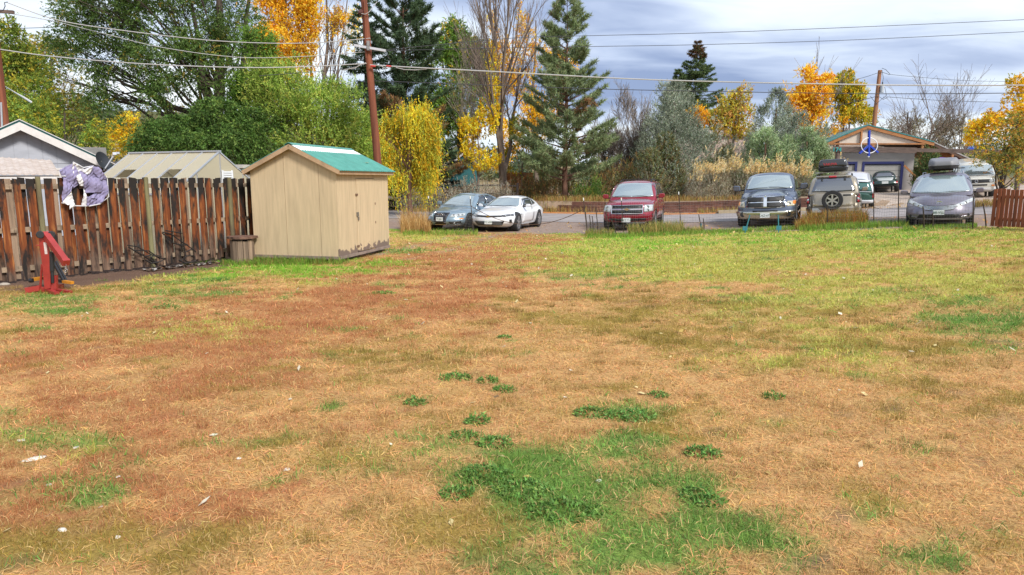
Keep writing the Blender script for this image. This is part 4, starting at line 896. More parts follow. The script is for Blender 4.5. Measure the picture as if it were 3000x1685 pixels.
for k in range(16):
    a = 2 * math.pi * k / 16; rs.beam(sc + Vector((math.cos(a) * .14, .01, math.sin(a) * .14 - .02)), sc + Vector((math.cos(a) * .215, .01, math.sin(a) * .215 - .02)), .03, .03)
rs.build('rays', M('pale_blue_rays', (.22, .36, .62), .5), sn)
nm_ = text_mesh('174', .34, .02); no = link('house_number', nm_, M('teal_paint', (.02, .36, .34), .5)); no.rotation_euler = (R(90), 0, R(-5)); no.location = at(2452, 439, 39.72); tag(no, 'teal house number 174 fixed to dark gateway beam', 'number')
# ---- roofs of houses further back
def far_house(name, label, u0, u1, vr, ve, y, wallc, roofc, dz=8.0):
    a, b = at(u0, ve, y), at(u1, ve, y); r0 = at((u0 + u1) / 2, vr, y + dz / 2); g0 = float(gz((a.x + b.x) / 2, y)) - .5
    h = thing(name, label, 'house', ((a.x + b.x) / 2, y + 2, g0 + .5)); 
    MB().box(((a.x + b.x) / 2, y + dz / 2, (g0 + a.z) / 2), (b.x - a.x - .5, dz - .6, a.z - g0)).build('wall', wallc, h)
    zr = r0.z
    ro = MB().add([(a.x, y, a.z), (b.x, y, a.z), (b.x, y + dz / 2, zr), (a.x, y + dz / 2, zr), (a.x, y + dz, a.z), (b.x, y + dz, a.z)], [(0, 1, 2, 3), (3, 2, 5, 4), (0, 3, 4), (1, 5, 2)]).build('roof', roofc, h)
    md = ro.modifiers.new('s', 'SOLIDIFY'); md.thickness = .12; md.offset = 1; return h
rg_ = M('grey_brown_shingles', (0.34, 0.28, 0.25), .9, var=.2, vscale=3); pw = M('pale_wall', (.46, .38, .34), .9, var=.12)
far_house('distant_house', 'house with grey brown roof behind garage and yellow trees', 2360, 2600, 378, 410, 62, pw, rg_)
far_house('distant_house', 'pale pinkish house glimpsed between grey junipers', 1990, 2235, 378, 398, 66, M('pinkish_wall', (.55, .42, .38), .9, var=.15), rg_)
tb = at(1362, 462, 58); th_ = thing('teal_cabin', 'teal cabin gable with white roof edge hidden behind spruce', 'house', (tb.x, 60, float(gz(tb.x, 60))))
tg = M('teal_boards', (0.035, 0.16, 0.17), .8, var=.2); A0, A1, AP = at(1318, 490, 58), at(1396, 486, 58), at(1362, 451, 58); g0 = float(gz(tb.x, 58)) - .3
fixn(MB().prism([Vector((A0.x, 58, g0)), Vector((A1.x, 58, g0)), Vector((A1.x, 58, A1.z)), AP, Vector((A0.x, 58, A0.z))], (0, 5, 0)).build('wall', tg, th_))
for e_ in (A0, A1): MB().beam(AP + Vector((0, -.1, .12)), e_ + Vector((.25 if e_ is A1 else -.25, -.1, -.05)), .3, .14).build('barge_board', whit, th_)
for e_ in (A0, A1): fixn(MB().prism([AP + Vector((0, 0, .1)), e_ + Vector((.25 if e_ is A1 else -.25, 0, -.1)), e_ + Vector((.25 if e_ is A1 else -.25, 0, 0)), AP + Vector((0, 0, .22))], (0, 5.2, 0)).build('roof_slope', rg_, th_))
# ---- orange picket panel and split rail fence across the road
opf = on(1500, 50.0); of = thing('cedar_fence', 'bright orange brown cedar fence panel behind bare cottonwood', 'fence', tuple(opf))
ow = M('orange_cedar', (0.45, 0.14, 0.03), .8, var=.35, vscale=6, stretch=(1, 1, .1), objrand=.3)
for k in range(22):
    p = on(1478 + k * 3.9, 50 + k * .05); MB().box((p.x, p.y, p.z + .95), (.085, .02, 1.85 + random.uniform(-.03, .03))).build('picket', ow, of)
MB().beam(on(1478, 50.06) + up * .5, on(1560, 51.1) + up * .5, .05, .09).build('rail', ow, of)
srw = M('old_rail_wood', (0.13, 0.105, 0.095), .9, var=.4, vscale=4, objrand=.3)
srf = thing('split_rail_fence', 'old grey split rail fence beyond road behind parked sedan', 'fence', tuple(on(1440, 45.5)))
pp = [on(u, yy) for u, yy in ((1170, 47.5), (1240, 47.0), (1310, 46.4), (1385, 46.0), (1470, 45.6), (1516, 45.4))]
for p in pp: MB().beam(p - up * .1, p + up * 1.15, .16, .14).build('post', srw, srf)
for i in range(len(pp) - 1):
    for h_ in (.45, .98): MB().tube([pp[i] + up * (h_ + random.uniform(-.04, .04)), pp[i + 1] + up * (h_ + random.uniform(-.05, .03))], [.055, .06], 7).build('rail', srw, srf)
# ---- reddish picket fence at the right edge
rpf = M('redwood_stain', (0.30, 0.085, 0.035), .8, var=.35, vscale=7, stretch=(1, 1, .12), bump=.3, objrand=.25)
p0 = Vector((14.25, 20.3, 0)); p1 = Vector((14.9, 17.2, 0)); rf = thing('redwood_fence', 'low red brown vertical board fence at lawn edge past minivan', 'fence', (14.5, 18.8, float(gz(14.5, 18.8))))
n = 24
for k in range(n):
    c = p0.lerp(p1, k / (n - 1)); g_ = float(gz(c.x, c.y)); b0_ = g_ + .06; tp = 1.72 + .02 * math.sin(k)
    MB().box((c.x, c.y, (b0_ + tp) / 2), (.022, .105, tp - b0_), math.atan2((p1 - p0).y, (p1 - p0).x) + R(90)).build('board', rpf, rf)
for z in (.85, 1.5): MB().beam(p0 + up * z + Vector((.05, 0, 0)), p1 + up * z + Vector((.05, 0, 0)), .05, .09).build('rail', rpf, rf)
for k in (0.05, .95):
    c = p0.lerp(p1, k) + Vector((.09, 0, 0)); MB().beam(Vector((c.x, c.y, .3)), Vector((c.x, c.y, 1.68)), .09, .09).build('post', rpf, rf)
# ================================================================== UTILITY POLES AND WIRES
polem = M('creosote_pole', (0.20, 0.058, 0.026), 0.8, var=0.45, vscale=7, stretch=(1, 1, 0.06), bump=0.5, bscale=12)
polel = M('tan_pole', (0.33, 0.15, 0.075), 0.8, var=0.3, vscale=7, stretch=(1, 1, .06))
ceram = M('insulator_grey', (0.5, 0.52, 0.55), .4)
wire_l = M('bare_aluminium_wire', (0.50, 0.49, 0.48), .5, .3)
wire_d = M('dark_wire', (0.05, 0.052, 0.06), .6)
# central pole
PY = 26.5
pb, ptp = at(1106, 470, PY), at(1066, 0, PY)
bx = pb + (pb - ptp) * ((pb.z) / (ptp.z - pb.z)); tx = ptp + (ptp - pb) * 0.28
bx = Vector((bx.x, PY, float(gz(bx.x, PY))))
pole = thing('utility_pole', 'tall red brown utility pole with white crossarm behind shed', 'utility pole', tuple(bx))
pf = lambda f: bx.lerp(tx, f)
MB().tube([bx - up * .2] + [pf(k / 8) for k in range(9)], [.165 - .006 * k for k in range(10)], 14).build('pole', polem, pole)
ca0, ca1 = at(1038, 133, PY - .2), at(1130, 149, PY - .2)
MB().beam(ca0, ca1, .10, .085).build('crossarm', M('white_crossarm', (0.50, 0.51, 0.55), .5, var=.1), pole)
c_ = at(1057, 36, PY - .15)
MB().lathe(c_, (0, -1, .2), [(0, -.06), (.10, -.06), (.115, 0), (.06, .05), (.06, .08), (0, .08)], 14).build('insulator', M('brown_porcelain', (.09, .03, .02), .2), pole)
MB().tube([at(1046, 118, PY - .25), at(1052, 135, PY - .25), at(1055, 147, PY - .25), at(1050, 152, PY - .25), at(1058, 153, PY - .25)], .012, 5).build('insulator_pin', ceram, pole)
MB().box(at(1079, 134, PY - .22), (.10, .12, .34)).build('bracket', gm_, pole)
for (u0, v0, u1, v1) in ((1075, 0, 1085, 170),): MB().tube([at(u0 - 8, v0, PY - .17), at(u1 - 12, v1, PY - .17)], .018, 6).build('conduit', polem, pole)
MB().tube([at(1058, 40, PY - .2), at(1070, 42, PY - .2), at(1082, 35, PY - .2), at(1105, 5, PY + .1)], .012, 5).build('jumper_wire', wire_l, pole)
jw = MB()
for k, (pts) in enumerate([[(1000, 204), (1040, 200), (1055, 190), (1072, 184)], [(1010, 205), (1046, 196), (1060, 188), (1074, 186)], [(1088, 190), (1115, 192), (1125, 199), (1135, 200), (1145, 195)], [(1160, 198), (1185, 204), (1215, 205), (1250, 203)], [(1020, 136), (1040, 133)]]):
    jw.tube([at(u, v, PY - .22) for u, v in pts], .014, 5)
jw.build('splice_loops', wire_l, pole)
for u in (1093, 1139): MB().tube([at(u - 7, 193.5, PY - .23), at(u + 7, 194.5, PY - .23)], .032, 8).build('red_marker', M('red_marker', (.5, .05, .04), .5), pole)
# left pole (cut by the picture edge)
LY = 24.0
lb0, lt0 = at(8, 345, LY), at(-18, 110, LY); lbase = Vector((lb0.x + .12, LY, float(gz(lb0.x, LY))))
ltop = lt0 + (lt0 - lb0) * 1.2
lpole = thing('utility_pole', 'red brown utility pole rising behind grey house roof', 'utility pole', tuple(lbase))
MB().tube([lbase - up * .2, lb0, lt0, ltop], [.19, .17, .155, .14], 14).build('pole', polem, lpole)
MB().tube([at(3, 300, LY - .2), at(5, 345, LY - .2), at(6, 380, LY - .2)], .03, 8).build('conduit', MATS['aluminium_bar'], lpole)
MB().beam(at(-60, 30, LY - .2), at(40, 36, LY - .2), .1, .1).build('crossarm', beamw, lpole)
MB().tube([at(0, 33, LY - .25), at(10, 30, LY - .25), at(15, 18, LY - .25), at(13, 8, LY - .25), at(22, 6, LY - .25)], .014, 6).build('jumper_wire', wire_d, lpole)
MB().tube([at(10, 250, 24.1), at(45, 272, 24.6), at(68, 285, 24.8), at(92, 300, 25)], [.012, .025, .04, .045], 8).build('street_lamp_arm', M('lamp_arm_grey', (.55, .56, .58), .5), lpole)
# far right pole
RY = 56.0
rb, rt = at(2560, 372, RY), at(2578, 206, RY); rbase = rb + (rb - rt) * 0.5; rbase = Vector((rbase.x, RY, float(gz(rbase.x, RY))))
rpole = thing('utility_pole', 'tan utility pole with grey transformer behind garage roof', 'utility pole', tuple(rbase))
MB().tube([rbase - up * .2, rb, rt], [.20, .17, .14], 12).build('pole', polel, rpole)
tc_ = at(2584, 261, RY - .2)
MB().lathe(tc_, (0, 0, 1), [(0, -.28), (.15, -.28), (.155, .24), (.10, .29), (0, .30)], 14).build('transformer', M('transformer_grey', (.42, .45, .5), .5), rpole)
MB().tube([tc_ + up * .3, tc_ + up * .52], .05, 8).build('bushing', wire_d, rpole)
jr_ = MB()
for pts in ([(2578, 212), (2588, 213), (2598, 216), (2605, 219)], [(2584, 200), (2595, 204), (2608, 218)], [(2584, 205), (2588, 230), (2584, 248)], [(2592, 255), (2597, 280), (2588, 288)], [(2566, 281), (2578, 285), (2588, 292), (2600, 285)], [(2550, 282), (2562, 298), (2570, 306)], [(2566, 306), (2578, 295), (2590, 285)]):
    jr_.tube([at(u, v, RY - .2) for u, v in pts], .018, 5)
jr_.build('jumper_wires', wire_d, rpole)
def wire(name, label, pts, r, mat, smooth=True):
    P = [at(u, v, y) for u, v, y in pts]; Q = []
    for i in range(len(P) - 1):                      # Catmull-Rom
        p0 = P[max(i - 1, 0)]; p1 = P[i]; p2 = P[i + 1]; p3 = P[min(i + 2, len(P) - 1)]
        for k in range(8):
            t = k / 8; Q.append(0.5 * ((2 * p1) + (p2 - p0) * t + (2 * p0 - 5 * p1 + 4 * p2 - p3) * t * t + (3 * p1 - p0 - 3 * p2 + p3) * t ** 3))
    Q.append(P[-1]); return tag(MB().tube(Q, r, 6).build(name, mat), label, 'wire')
wire('overhead_cable', 'thick pale cable slung low from left pole to central pole', [(-5, 144, 24), (150, 165, 24.4), (400, 186, 25), (640, 196.5, 25.5), (800, 198, 25.9), (950, 193, 26.2), (1074, 186, 26.4)], .018, wire_l)
wire('overhead_cable', 'pale cable from left pole meeting pole above white crossarm', [(22, 8, 24), (170, 59, 24.4), (350, 88, 25), (600, 117, 25.6), (800, 127, 26), (950, 124, 26.2), (1085, 112, 26.4)], .015, wire_l)
wire('overhead_cable', 'thin cable from left pole ending beneath white crossarm', [(0, 35, 24), (150, 61, 24.4), (310, 100, 25), (480, 140, 25.4), (700, 168, 25.9), (900, 165, 26.2), (1070, 152, 26.4)], .011, wire_l)
wire('overhead_cable', 'thin drooping service wire among dark elm leaves', [(760, 222, 25.5), (900, 212, 25.9), (1000, 204, 26.1), (1072, 187, 26.4)], .009, wire_d)
wire('overhead_cable', 'thick pale cable from central pole crossing pine and junipers rightward', [(1080, 190, 26.4), (1180, 196, 26.3), (1450, 210, 26), (1800, 229, 25.5), (2050, 238, 25), (2400, 246, 24), (2700, 250, 23.5), (3060, 250, 22.5)], .021, wire_l)
wire('overhead_cable', 'thin dark cable running below the thick pale one rightward', [(1090, 237, 26.5), (1200, 241, 26.3), (1500, 252, 26), (1800, 262, 25.5), (2200, 270, 25), (2600, 275, 24), (3060, 272, 23)], .012, wire_d)
wire('overhead_cable', 'upper thin wire climbing rightward across the clouds', [(1130, 146, 26.4), (1500, 112, 27), (1740, 104.5, 27.5), (2050, 97, 28), (2500, 80, 28.5), (3060, 55, 29)], .010, wire_d)
wire('overhead_cable', 'second thin wire climbing rightward above the spruce', [(1090, 150, 26.6), (1400, 142, 27), (1760, 136, 27.5), (2050, 131, 28), (2500, 117, 28.5), (3060, 90, 29)], .010, wire_d)
wire('overhead_cable', 'slack wire from tan pole top off to the right', [(2605, 218, 56), (2700, 227, 57), (2850, 237, 58), (3060, 240, 60)], .014, wire_d)
wire('overhead_cable', 'slack wire from tan pole middle off to the right', [(2598, 284, 56), (2750, 294, 57), (2950, 300, 58), (3060, 300, 60)], .018, wire_d)
wire('overhead_cable', 'wire from tan pole top down leftward to yellow trees', [(2574, 213, 56), (2520, 230, 57), (2440, 248, 58)], .016, wire_d)
wire('overhead_cable', 'wire from tan pole middle down leftward over yellow trees', [(2566, 283, 56), (2500, 300, 57), (2400, 320, 58)], .018, wire_d)
wire('overhead_cable', 'faint high wire left of dark elm against cloud', [(20, 84, 40), (80, 82.5, 40), (160, 80, 40)], .016, wire_d)

# ================================================================== WIRE FENCE, STAKES, CHAIN
tpost = M('rusty_t_post', (0.060, 0.042, 0.030), .7, .3, var=.4, vscale=12)
whitet = M('white_post_tip', (.75, .75, .72), .6)
meshw = M('galvanised_mesh', (.30, .29, .27), .55, .4)
bluep = M('blue_green_post', (0.025, 0.16, 0.20), .6)
def tp(u, vt, vb, name='post', parent=None, mat=tpost, tipc=True, r=.016, y=None):
    b = gnd(u[1], vb) if y is None else on(u[1], y); t = at(u[0], vt, b.y)
    o = MB().tube([b - up * .05, t], r, 6).build(name, mat, parent)
    if tipc: MB().tube([t - (t - b) * .07, t + up * .004], r * 1.25, 6).build('tip', whitet, o)
    return b, t
def mesh_fence(label, posts, hgt, name='wire_mesh_fence', sp=.1):
    b0 = gnd(posts[0][0][1], posts[0][2]); f = thing(name, label, 'fence', tuple(b0)); B = []
    for p in posts: B.append(tp(*p[:3], parent=f, tipc=p[3] if len(p) > 3 else True, mat=p[4] if len(p) > 4 else tpost))
    for i in range(len(B) - 1):
        m = MB(); a, b = B[i][0], B[i + 1][0]; L = (b - a).length; n = max(1, int(L / sp)); hh = hgt
        ha = min(hh, B[i][1].z - a.z); 
        wob = lambda f_, z: 0.02 * math.sin(f_ * 9 + z * 3) 
        for k in range(n + 1):
            q = a.lerp(b, k / n); q.z = float(gz(q.x, q.y)); m.tube([q + up * .03, q + up * (ha + wob(k / n, 1))], .0022, 3, False)
        z = .05
        while z < ha:
            m.tube([Vector((*a.lerp(b, k / 8).xy, float(gz(*a.lerp(b, k / 8).xy)))) + up * (z + wob(k / 8, z)) for k in range(9)], .0026, 3, False); z += .10
        m.build('wire_mesh', meshw, f)
    return f
mesh_fence('wire mesh fence on thin posts in front of blue grey sedan', [((1180, 1182), 575, 668, False), ((1255, 1263), 575, 670), ((1377, 1388), 575, 686)], 1.25)
mesh_fence('long wire mesh fence on thin posts before truck and minivan', [((1709, 1722), 580, 690), ((1820, 1828), 580, 688), ((1988, 1996), 562, 674), ((2197, 2185), 630, 668, False, bluep), ((2280, 2281), 632, 668, False, bluep), ((2424, 2424), 600, 668, False), ((2560, 2560), 550, 658, False), ((2633, 2632), 552, 661, False), ((2852, 2850), 575, 671, False)], 1.15)
for k, (ut, vt, ub, vb, lab) in enumerate([(1715, 620, 1720, 680, 'short dark stake leaning on corner post beside chain'), (1727, 630, 1731, 686, 'short stake with dry weed tangled round it by red car'), (1735, 633, 1738, 682, 'short stake second in row of stakes before red car'), (1745, 608, 1752, 684, 'tall thin stake in row of stakes before red car'), (1775, 620, 1783, 688, 'slightly tilted stake in front of red car headlight'), (1791, 645, 1808, 690, 'strongly leaning stake in front of red car bumper'), (1911, 625, 1918, 680, 'dark stake at red car front right wheel'), (1924, 640, 1932, 676, 'leaning stake in dry grass beside red car wheel'),
                                          (2047, 628, 2053, 672, 'thin tilted stake with blue foot standing in lawn'), (2060, 640, 2063, 676, 'short brown stake next to tilted blue-footed stake'), (1882, 668, 1884, 690, 'low wooden stub in dry grass before red car'),
                                          (2704, 605, 2707, 672, 'dark stake in front of grey minivan number plate'), (2732, 625, 2733, 670, 'short stake in front of grey minivan lower grille'), (2880, 596, 2890, 664, 'bent curved stake between minivan and redwood fence')]):
    b = gnd(ub, vb); t = at(ut, vt, b.y)
    o = MB().tube([b - up * .05, b.lerp(t, .5) + Vector((.012, 0, 0)), t], [.022, .02, .017], 6).build('metal_stake', tpost); tag(o, lab, 'stake', 'stakes along the wire fence')
    if k == 8: MB().tube([b + up * .02, b + up * .22], .03, 6).build('foot', bluep, o)
b1, b2 = gnd(2182, 684), gnd(2281, 683)
for (ut, vt, ub, vb) in ((2197, 630, 2182, 683), (2280, 630, 2281, 682)):
    b = gnd(ub, vb); t = at(ut, vt, b.y); sg = thing('blue_post', 'tilted blue green metal post with foot plate before truck bumper' if ut == 2197 else 'upright blue green metal post with foot plate before truck bumper', 'post', tuple(b), group='blue posts before the truck')
    MB().beam(b, t, .035, .03).build('post', bluep, sg); MB().box(b + up * .16, (.16, .02, .14)).build('anchor_plate', bluep, sg)
a, b = at(1380, 604, 25.2), at(1711, 612, 24.7)
pts = [a.lerp(b, f) + Vector((0, 0, -0.62 * (1 - (2 * f - 1) ** 2))) for f in np.linspace(0, 1, 40)]
tag(MB().tube(pts, .012, 6).build('chain', M('rusty_chain', (.12, .075, .05), .7, .5)), 'rusty chain sagging across the yard drive', 'chain')
# ================================================================== VEHICLES
def paint(name, c, metal=.35, rough=.28): return M(name, c, rough, metal, coat=.8, var=.05, vscale=3)
glassf = M('windscreen_glass', (0.20, 0.26, 0.255), .06, .0, spec=1.0, ior=2.6, coat=.6)  # pale base colour stands in for sky mirrored in the windscreens
glasss = M('side_glass', (0.025, 0.03, 0.033), .05, .0, spec=.8, ior=1.9)
glassr = M('tinted_rear_glass', (0.05, 0.055, 0.07), .06, .0, spec=.9, ior=2.0)
tyrem = M('tyre_rubber', (.022, .022, .023), .75, bump=.2, bscale=60)
rimm = M('alloy_rim', (.55, .56, .58), .3, .85)
chromem = M('chrome', (.74, .75, .77), .14, 1.0)
blackp = M('black_plastic', (.016, .016, .018), .5)
lens = M('headlight_lens', (.55, .58, .58), .08, .25, spec=.9, coat=.8)
lensd = M('headlight_reflector', (.30, .31, .31), .15, .7)
amber = M('amber_lens', (.75, .22, .02), .2, coat=.5)
redl = M('red_lens', (.40, .012, .015), .2, coat=.6)
plate_m = M('plate_white', (.74, .77, .76), .5, var=.12, vscale=30)
plate_t = M('plate_text', (.03, .10, .07), .6)
I_ = lambda pts, x: float(np.interp(x, [p[0] for p in pts], [p[1] for p in pts]))
def grid_box(nx, ny, nz, fn):
    vid = {}; vs = []; fs = []
    def V(i, j, k):
        if (i, j, k) not in vid: vid[(i, j, k)] = len(vs); vs.append(fn(i / nx, 2 * j / ny - 1, k / nz))
        return vid[(i, j, k)]
    for j in range(ny):
        for k in range(nz):
            for i, fl in ((0, 1), (nx, 0)):
                q = [V(i, j, k), V(i, j + 1, k), V(i, j + 1, k + 1), V(i, j, k + 1)]; fs.append(q[::-1] if fl else q)
    for i in range(nx):
        for k in range(nz):
            for j, fl in ((0, 0), (ny, 1)):
                q = [V(i, j, k), V(i + 1, j, k), V(i + 1, j, k + 1), V(i, j, k + 1)]; fs.append(q[::-1] if fl else q)
        for j in range(ny):
            for k, fl in ((0, 1), (nz, 0)):
                q = [V(i, j, k), V(i + 1, j, k), V(i + 1, j + 1, k), V(i, j + 1, k)]; fs.append(q[::-1] if fl else q)
    return vs, fs
def evalmesh(me, mods):
    o = bpy.data.objects.new('tmp', me); COL.objects.link(o); extra = []
    for m in mods:
        if m[0] == 'SUB': q = o.modifiers.new('a', 'SUBSURF'); q.levels = q.render_levels = m[1]
        else:
            c = bpy.data.objects.new('tmpc', m[1]); COL.objects.link(c); extra.append(c); q = o.modifiers.new('b', 'BOOLEAN'); q.operation = 'DIFFERENCE'; q.solver = 'EXACT'; q.object = c
    dg = bpy.context.evaluated_depsgraph_get(); dg.update(); r = bpy.data.meshes.new_from_object(o.evaluated_get(dg))
    for c in extra: bpy.data.objects.remove(c)
    bpy.data.objects.remove(o); return r
class Car:
    def __init__(c, name, label, cat, loc, heading, S, group=None, scale=1.0):
        c.S = S; a = R(heading); c.root = thing(name, label, cat, tuple(loc), math.atan2(-math.cos(a), -math.sin(a)), group, scale)
        L, W = S['L'] / 2, S['W']; paintm = S['paint']; c.L = L; c.W = W
        top, bot = S['top'], S.get('bot', [(-L, .32), (-L + .5, .2), (L - .5, .2), (L, .24)])
        fo, ro = S['front'], S['rear']; side = S.get('side', [(0, .90), (.25, .985), (.55, 1.0), (.8, .985), (1, .93)])
        bf, br = S.get('bow', (.28, .15)); fd = S.get('fender')
        def fn(a_, b, k):
            xf = L - I_(fo, k); xr = -L + I_(ro, k); x = xr + (xf - xr) * a_
            wf = max(0, (a_ - .75) / .25) ** 2; wr = max(0, (.2 - a_) / .2) ** 2
            ab = abs(b)
            zt, zb = I_(top, x), I_(bot, x); z = zb + (zt - zb) * k - S.get('edge', .06) * ab ** 5 * k ** 2
            if fd and x > fd[0]: z -= fd[1] * k ** 2 * float(sstep(fd[2], fd[2] + .12, ab)) * float(sstep(fd[0], fd[0] + .25, x))
            z += S.get('crown', .02) * (1 - b * b) * k ** 2
            y = W * b * I_(side, k) * (1 - .07 * wf - .05 * wr)
            x -= bf * ab ** 3 * wf; x += br * ab ** 3 * wr
            return (x, y, z)
        vs, fs = grid_box(22, 8, 8, fn); me = bpy.data.meshes.new('b'); me.from_pydata(vs, [], fs)
        ax = S['axles']; r, tw, tr = S['wheel']
        cut = MB()
        for x in ax:
            for s_ in (-1, 1): cut.lathe((x, s_ * (W - .15), r), (0, 1, 0), [(0, -.2), (r * 1.13, -.2), (r * 1.13, .4), (0, .4)], 24)
        bmc = bmesh.new(); cm = cut.mesh('cut'); bmc.from_mesh(cm); bmesh.ops.remove_doubles(bmc, verts=bmc.verts, dist=1e-4); bmesh.ops.recalc_face_normals(bmc, faces=bmc.faces); bmc.to_mesh(cm); bmc.free()
        low = evalmesh(me, [('SUB', 1)]); low = evalmesh(low, [('BOOL', cm)])
        mb = MB(); mb.add([tuple(v.co) for v in low.vertices], [tuple(p.vertices) for p in low.polygons], True)
        for cb in S['cabins']:
            def fc(a_, b, k, cb=cb):
                kk = k; z0, z1 = cb['z']
                xf = I_(cb['f'], k); xr = I_(cb['r'], k); x = xr + (xf - xr) * a_; ab = abs(b)
                w_ = cb['w'][0] + (cb['w'][1] - cb['w'][0]) * k ** 1.4
                z = z0 + (z1 - z0) * k - .07 * ab ** 5 * k ** 3 + cb.get('crown', .03) * (1 - b * b) * k ** 3
                if 'roof' in cb: z += k ** 2 * I_(cb['roof'], a_)
                wf = max(0, (a_ - .7) / .3) ** 2; x -= cb.get('bow', .14) * ab ** 3 * wf
                return (x, w_ * b, z)
            v2, f2 = grid_box(14, 8, 6, fc); m2 = bpy.data.meshes.new('c'); m2.from_pydata(v2, [], f2); m2 = evalmesh(m2, [('SUB', 1)])
            mb.add([tuple(v.co) for v in m2.vertices], [tuple(p.vertices) for p in m2.polygons], True)
        c.body = mb.build('body', paintm, c.root, True)
        c.bvh = BVHTree.FromPolygons([Vector(v) for v in mb.v], mb.f)
        for x in ax:
            for s_ in (-1, 1): c.wheel(x, s_ * (tr - tw / 2), r, tw, s_)
        if S.get('liner', True):
            for x in ax:
                for s_ in (-1, 1):
                    MB().lathe((x, s_ * (W - .36), r), (0, 1, 0), [(0, -.02), (r * 1.1, -.02), (r * 1.1, .02), (0, .02)], 20).build('wheel_well', blackp, c.body, True)
    def wheel(c, x, y, r, w_, s_, par=None, axis=(0, 1, 0), name='wheel', z=None):
        S = c.S; z = r if z is None else z; ax = Vector(axis) * s_; o = Vector((x, y, z)); rr = r * S.get('rim', .66)
        wh = MB().lathe(o, ax, [(rr * .98, -w_ / 2), (r * .95, -w_ / 2), (r, -w_ * .36), (r, w_ * .36), (r * .95, w_ / 2), (rr, w_ / 2), (rr * .97, w_ * .38)], 28).build(name, tyrem, par or c.root, True)
        u = ax.orthogonal().normalized(); q = ax.cross(u); m = MB()
        m.lathe(o, ax, [(rr, w_ * .36), (rr, w_ * .46), (rr * .90, w_ * .46), (rr * .88, w_ * .2), (rr * .85, w_ * .05)], 24)
        n = S.get('spokes', 5)
        for k in range(n):
            a = 2 * math.pi * (k + .25) / n; d = u * math.cos(a) + q * math.sin(a); m.beam(o + ax * w_ * .40 + d * rr * .12, o + ax * w_ * .40 + d * rr * .93, rr * S.get('spw', .22), .03, up=ax)
        m.lathe(o, ax, [(rr * .22, w_ * .3), (rr * .22, w_ * .47), (0, w_ * .47)], 12)
        m.build('rim', S.get('rimm', rimm), wh, True)
        MB().lathe(o, ax, [(rr * .9, w_ * .04), (0, w_ * .04)], 20).build('brake_disc', blackp, wh, True); return wh
    def cast(c, mode, p, q):
        for _ in range(40):
            h = c._cast(mode, p, q)
            if h is not None: return h
            p *= .97; q += (.75 - q) * .04
    def _cast(c, mode, p, q):
        if mode in 'FR':
            s_ = 1 if mode == 'F' else -1; h = c.bvh.ray_cast(Vector((s_ * 6, p, q)), Vector((-s_, 0, 0))); c.hn = h[1]
            return h[0]
        if mode in 'lr':                             # l: car's left (+y)
            s_ = 1 if mode == 'l' else -1; h = c.bvh.ray_cast(Vector((p, s_ * 3, q)), Vector((0, -s_, 0))); c.hn = h[1]; return h[0]
        h = c.bvh.ray_cast(Vector((p, q, 5)), Vector((0, 0, -1))); c.hn = h[1]; return h[0]
    def patch(c, name, mode, top, bot, mat, off=.008, rows=5, cols=None, par=None, label=None):
        if cols is None: cols = 7
        nrm = {'F': Vector((1, 0, 0)), 'R': Vector((-1, 0, 0)), 'l': Vector((0, 1, 0)), 'r': Vector((0, -1, 0)), 'T': Vector((0, 0, 1))}[mode]
        def samp(pl, f):
            ds = np.linspace(0, 1, len(pl)); return np.array([np.interp(f, ds, [p[0] for p in pl]), np.interp(f, ds, [p[1] for p in pl])])
        fr, bk = [], []; cen = (samp(top, .5) + samp(bot, .5)) / 2; ax_ = {'F': 0, 'R': 0, 'l': 1, 'r': 1, 'T': 2}[mode]; h0 = c.cast(mode, *cen)
        for j in range(rows + 1):
            for i in range(cols + 1):
                t, b = samp(top, i / cols), samp(bot, i / cols); g = t * (1 - j / rows) + b * j / rows
                for _ in range(30):
                    h = c._cast(mode, g[0], g[1])
                    if h is not None and (h0 is None or abs(h[ax_] - h0[ax_]) < 1.1): break
                    g = g + (cen - g) * .04
                if h is None: h = h0
                n_ = c.hn if c.hn is not None else nrm
                if n_.dot(nrm) < 0: n_ = -n_
                n_ = (n_ + nrm * .6).normalized(); fr.append(h + n_ * off); bk.append(h - n_ * .02)
        n = len(fr); C = cols + 1; fs = []
        for j in range(rows):
            for i in range(cols):
                a = j * C + i; fs.append((a, a + 1, a + C + 1, a + C)); fs.append((n + a, n + a + C, n + a + C + 1, n + a + 1))
        bd = [i for i in range(C)] + [j * C + cols for j in range(1, rows + 1)] + [rows * C + i for i in range(cols - 1, -1, -1)] + [j * C for j in range(rows - 1, 0, -1)]
        fs += [(bd[i], bd[i] + n, bd[(i + 1) % len(bd)] + n, bd[(i + 1) % len(bd)]) for i in range(len(bd))]
        o = fixn(MB().add(fr + bk, fs, False).build(name, mat, par or c.root, True))
        o.data.polygons.foreach_set('use_smooth', [i < 2 * rows * cols for i in range(len(fs))])
        if label: o['label'] = label
        return o
    def quad(c, name, mode, x0, x1, z0, z1, mat, **k): return c.patch(name, mode, [(x0, z1), (x1, z1)], [(x0, z0), (x1, z0)], mat, **k)
    def disc(c, name, mode, cx, cz, r, mat, off=.02, par=None):
        h = c.cast(mode, cx, cz); nrm = {'F': (1, 0, 0), 'R': (-1, 0, 0), 'l': (0, 1, 0), 'r': (0, -1, 0)}[mode]
        return MB().lathe(h, nrm, [(r, -.03), (r, off), (r * .8, off + .006), (0, off + .006)], 18).build(name, mat, par or c.root, True)
    def both(c, name, pts_top, pts_bot, mat, **k):
        for m_ in 'lr': c.patch(name, m_, pts_top, pts_bot, mat, **k)
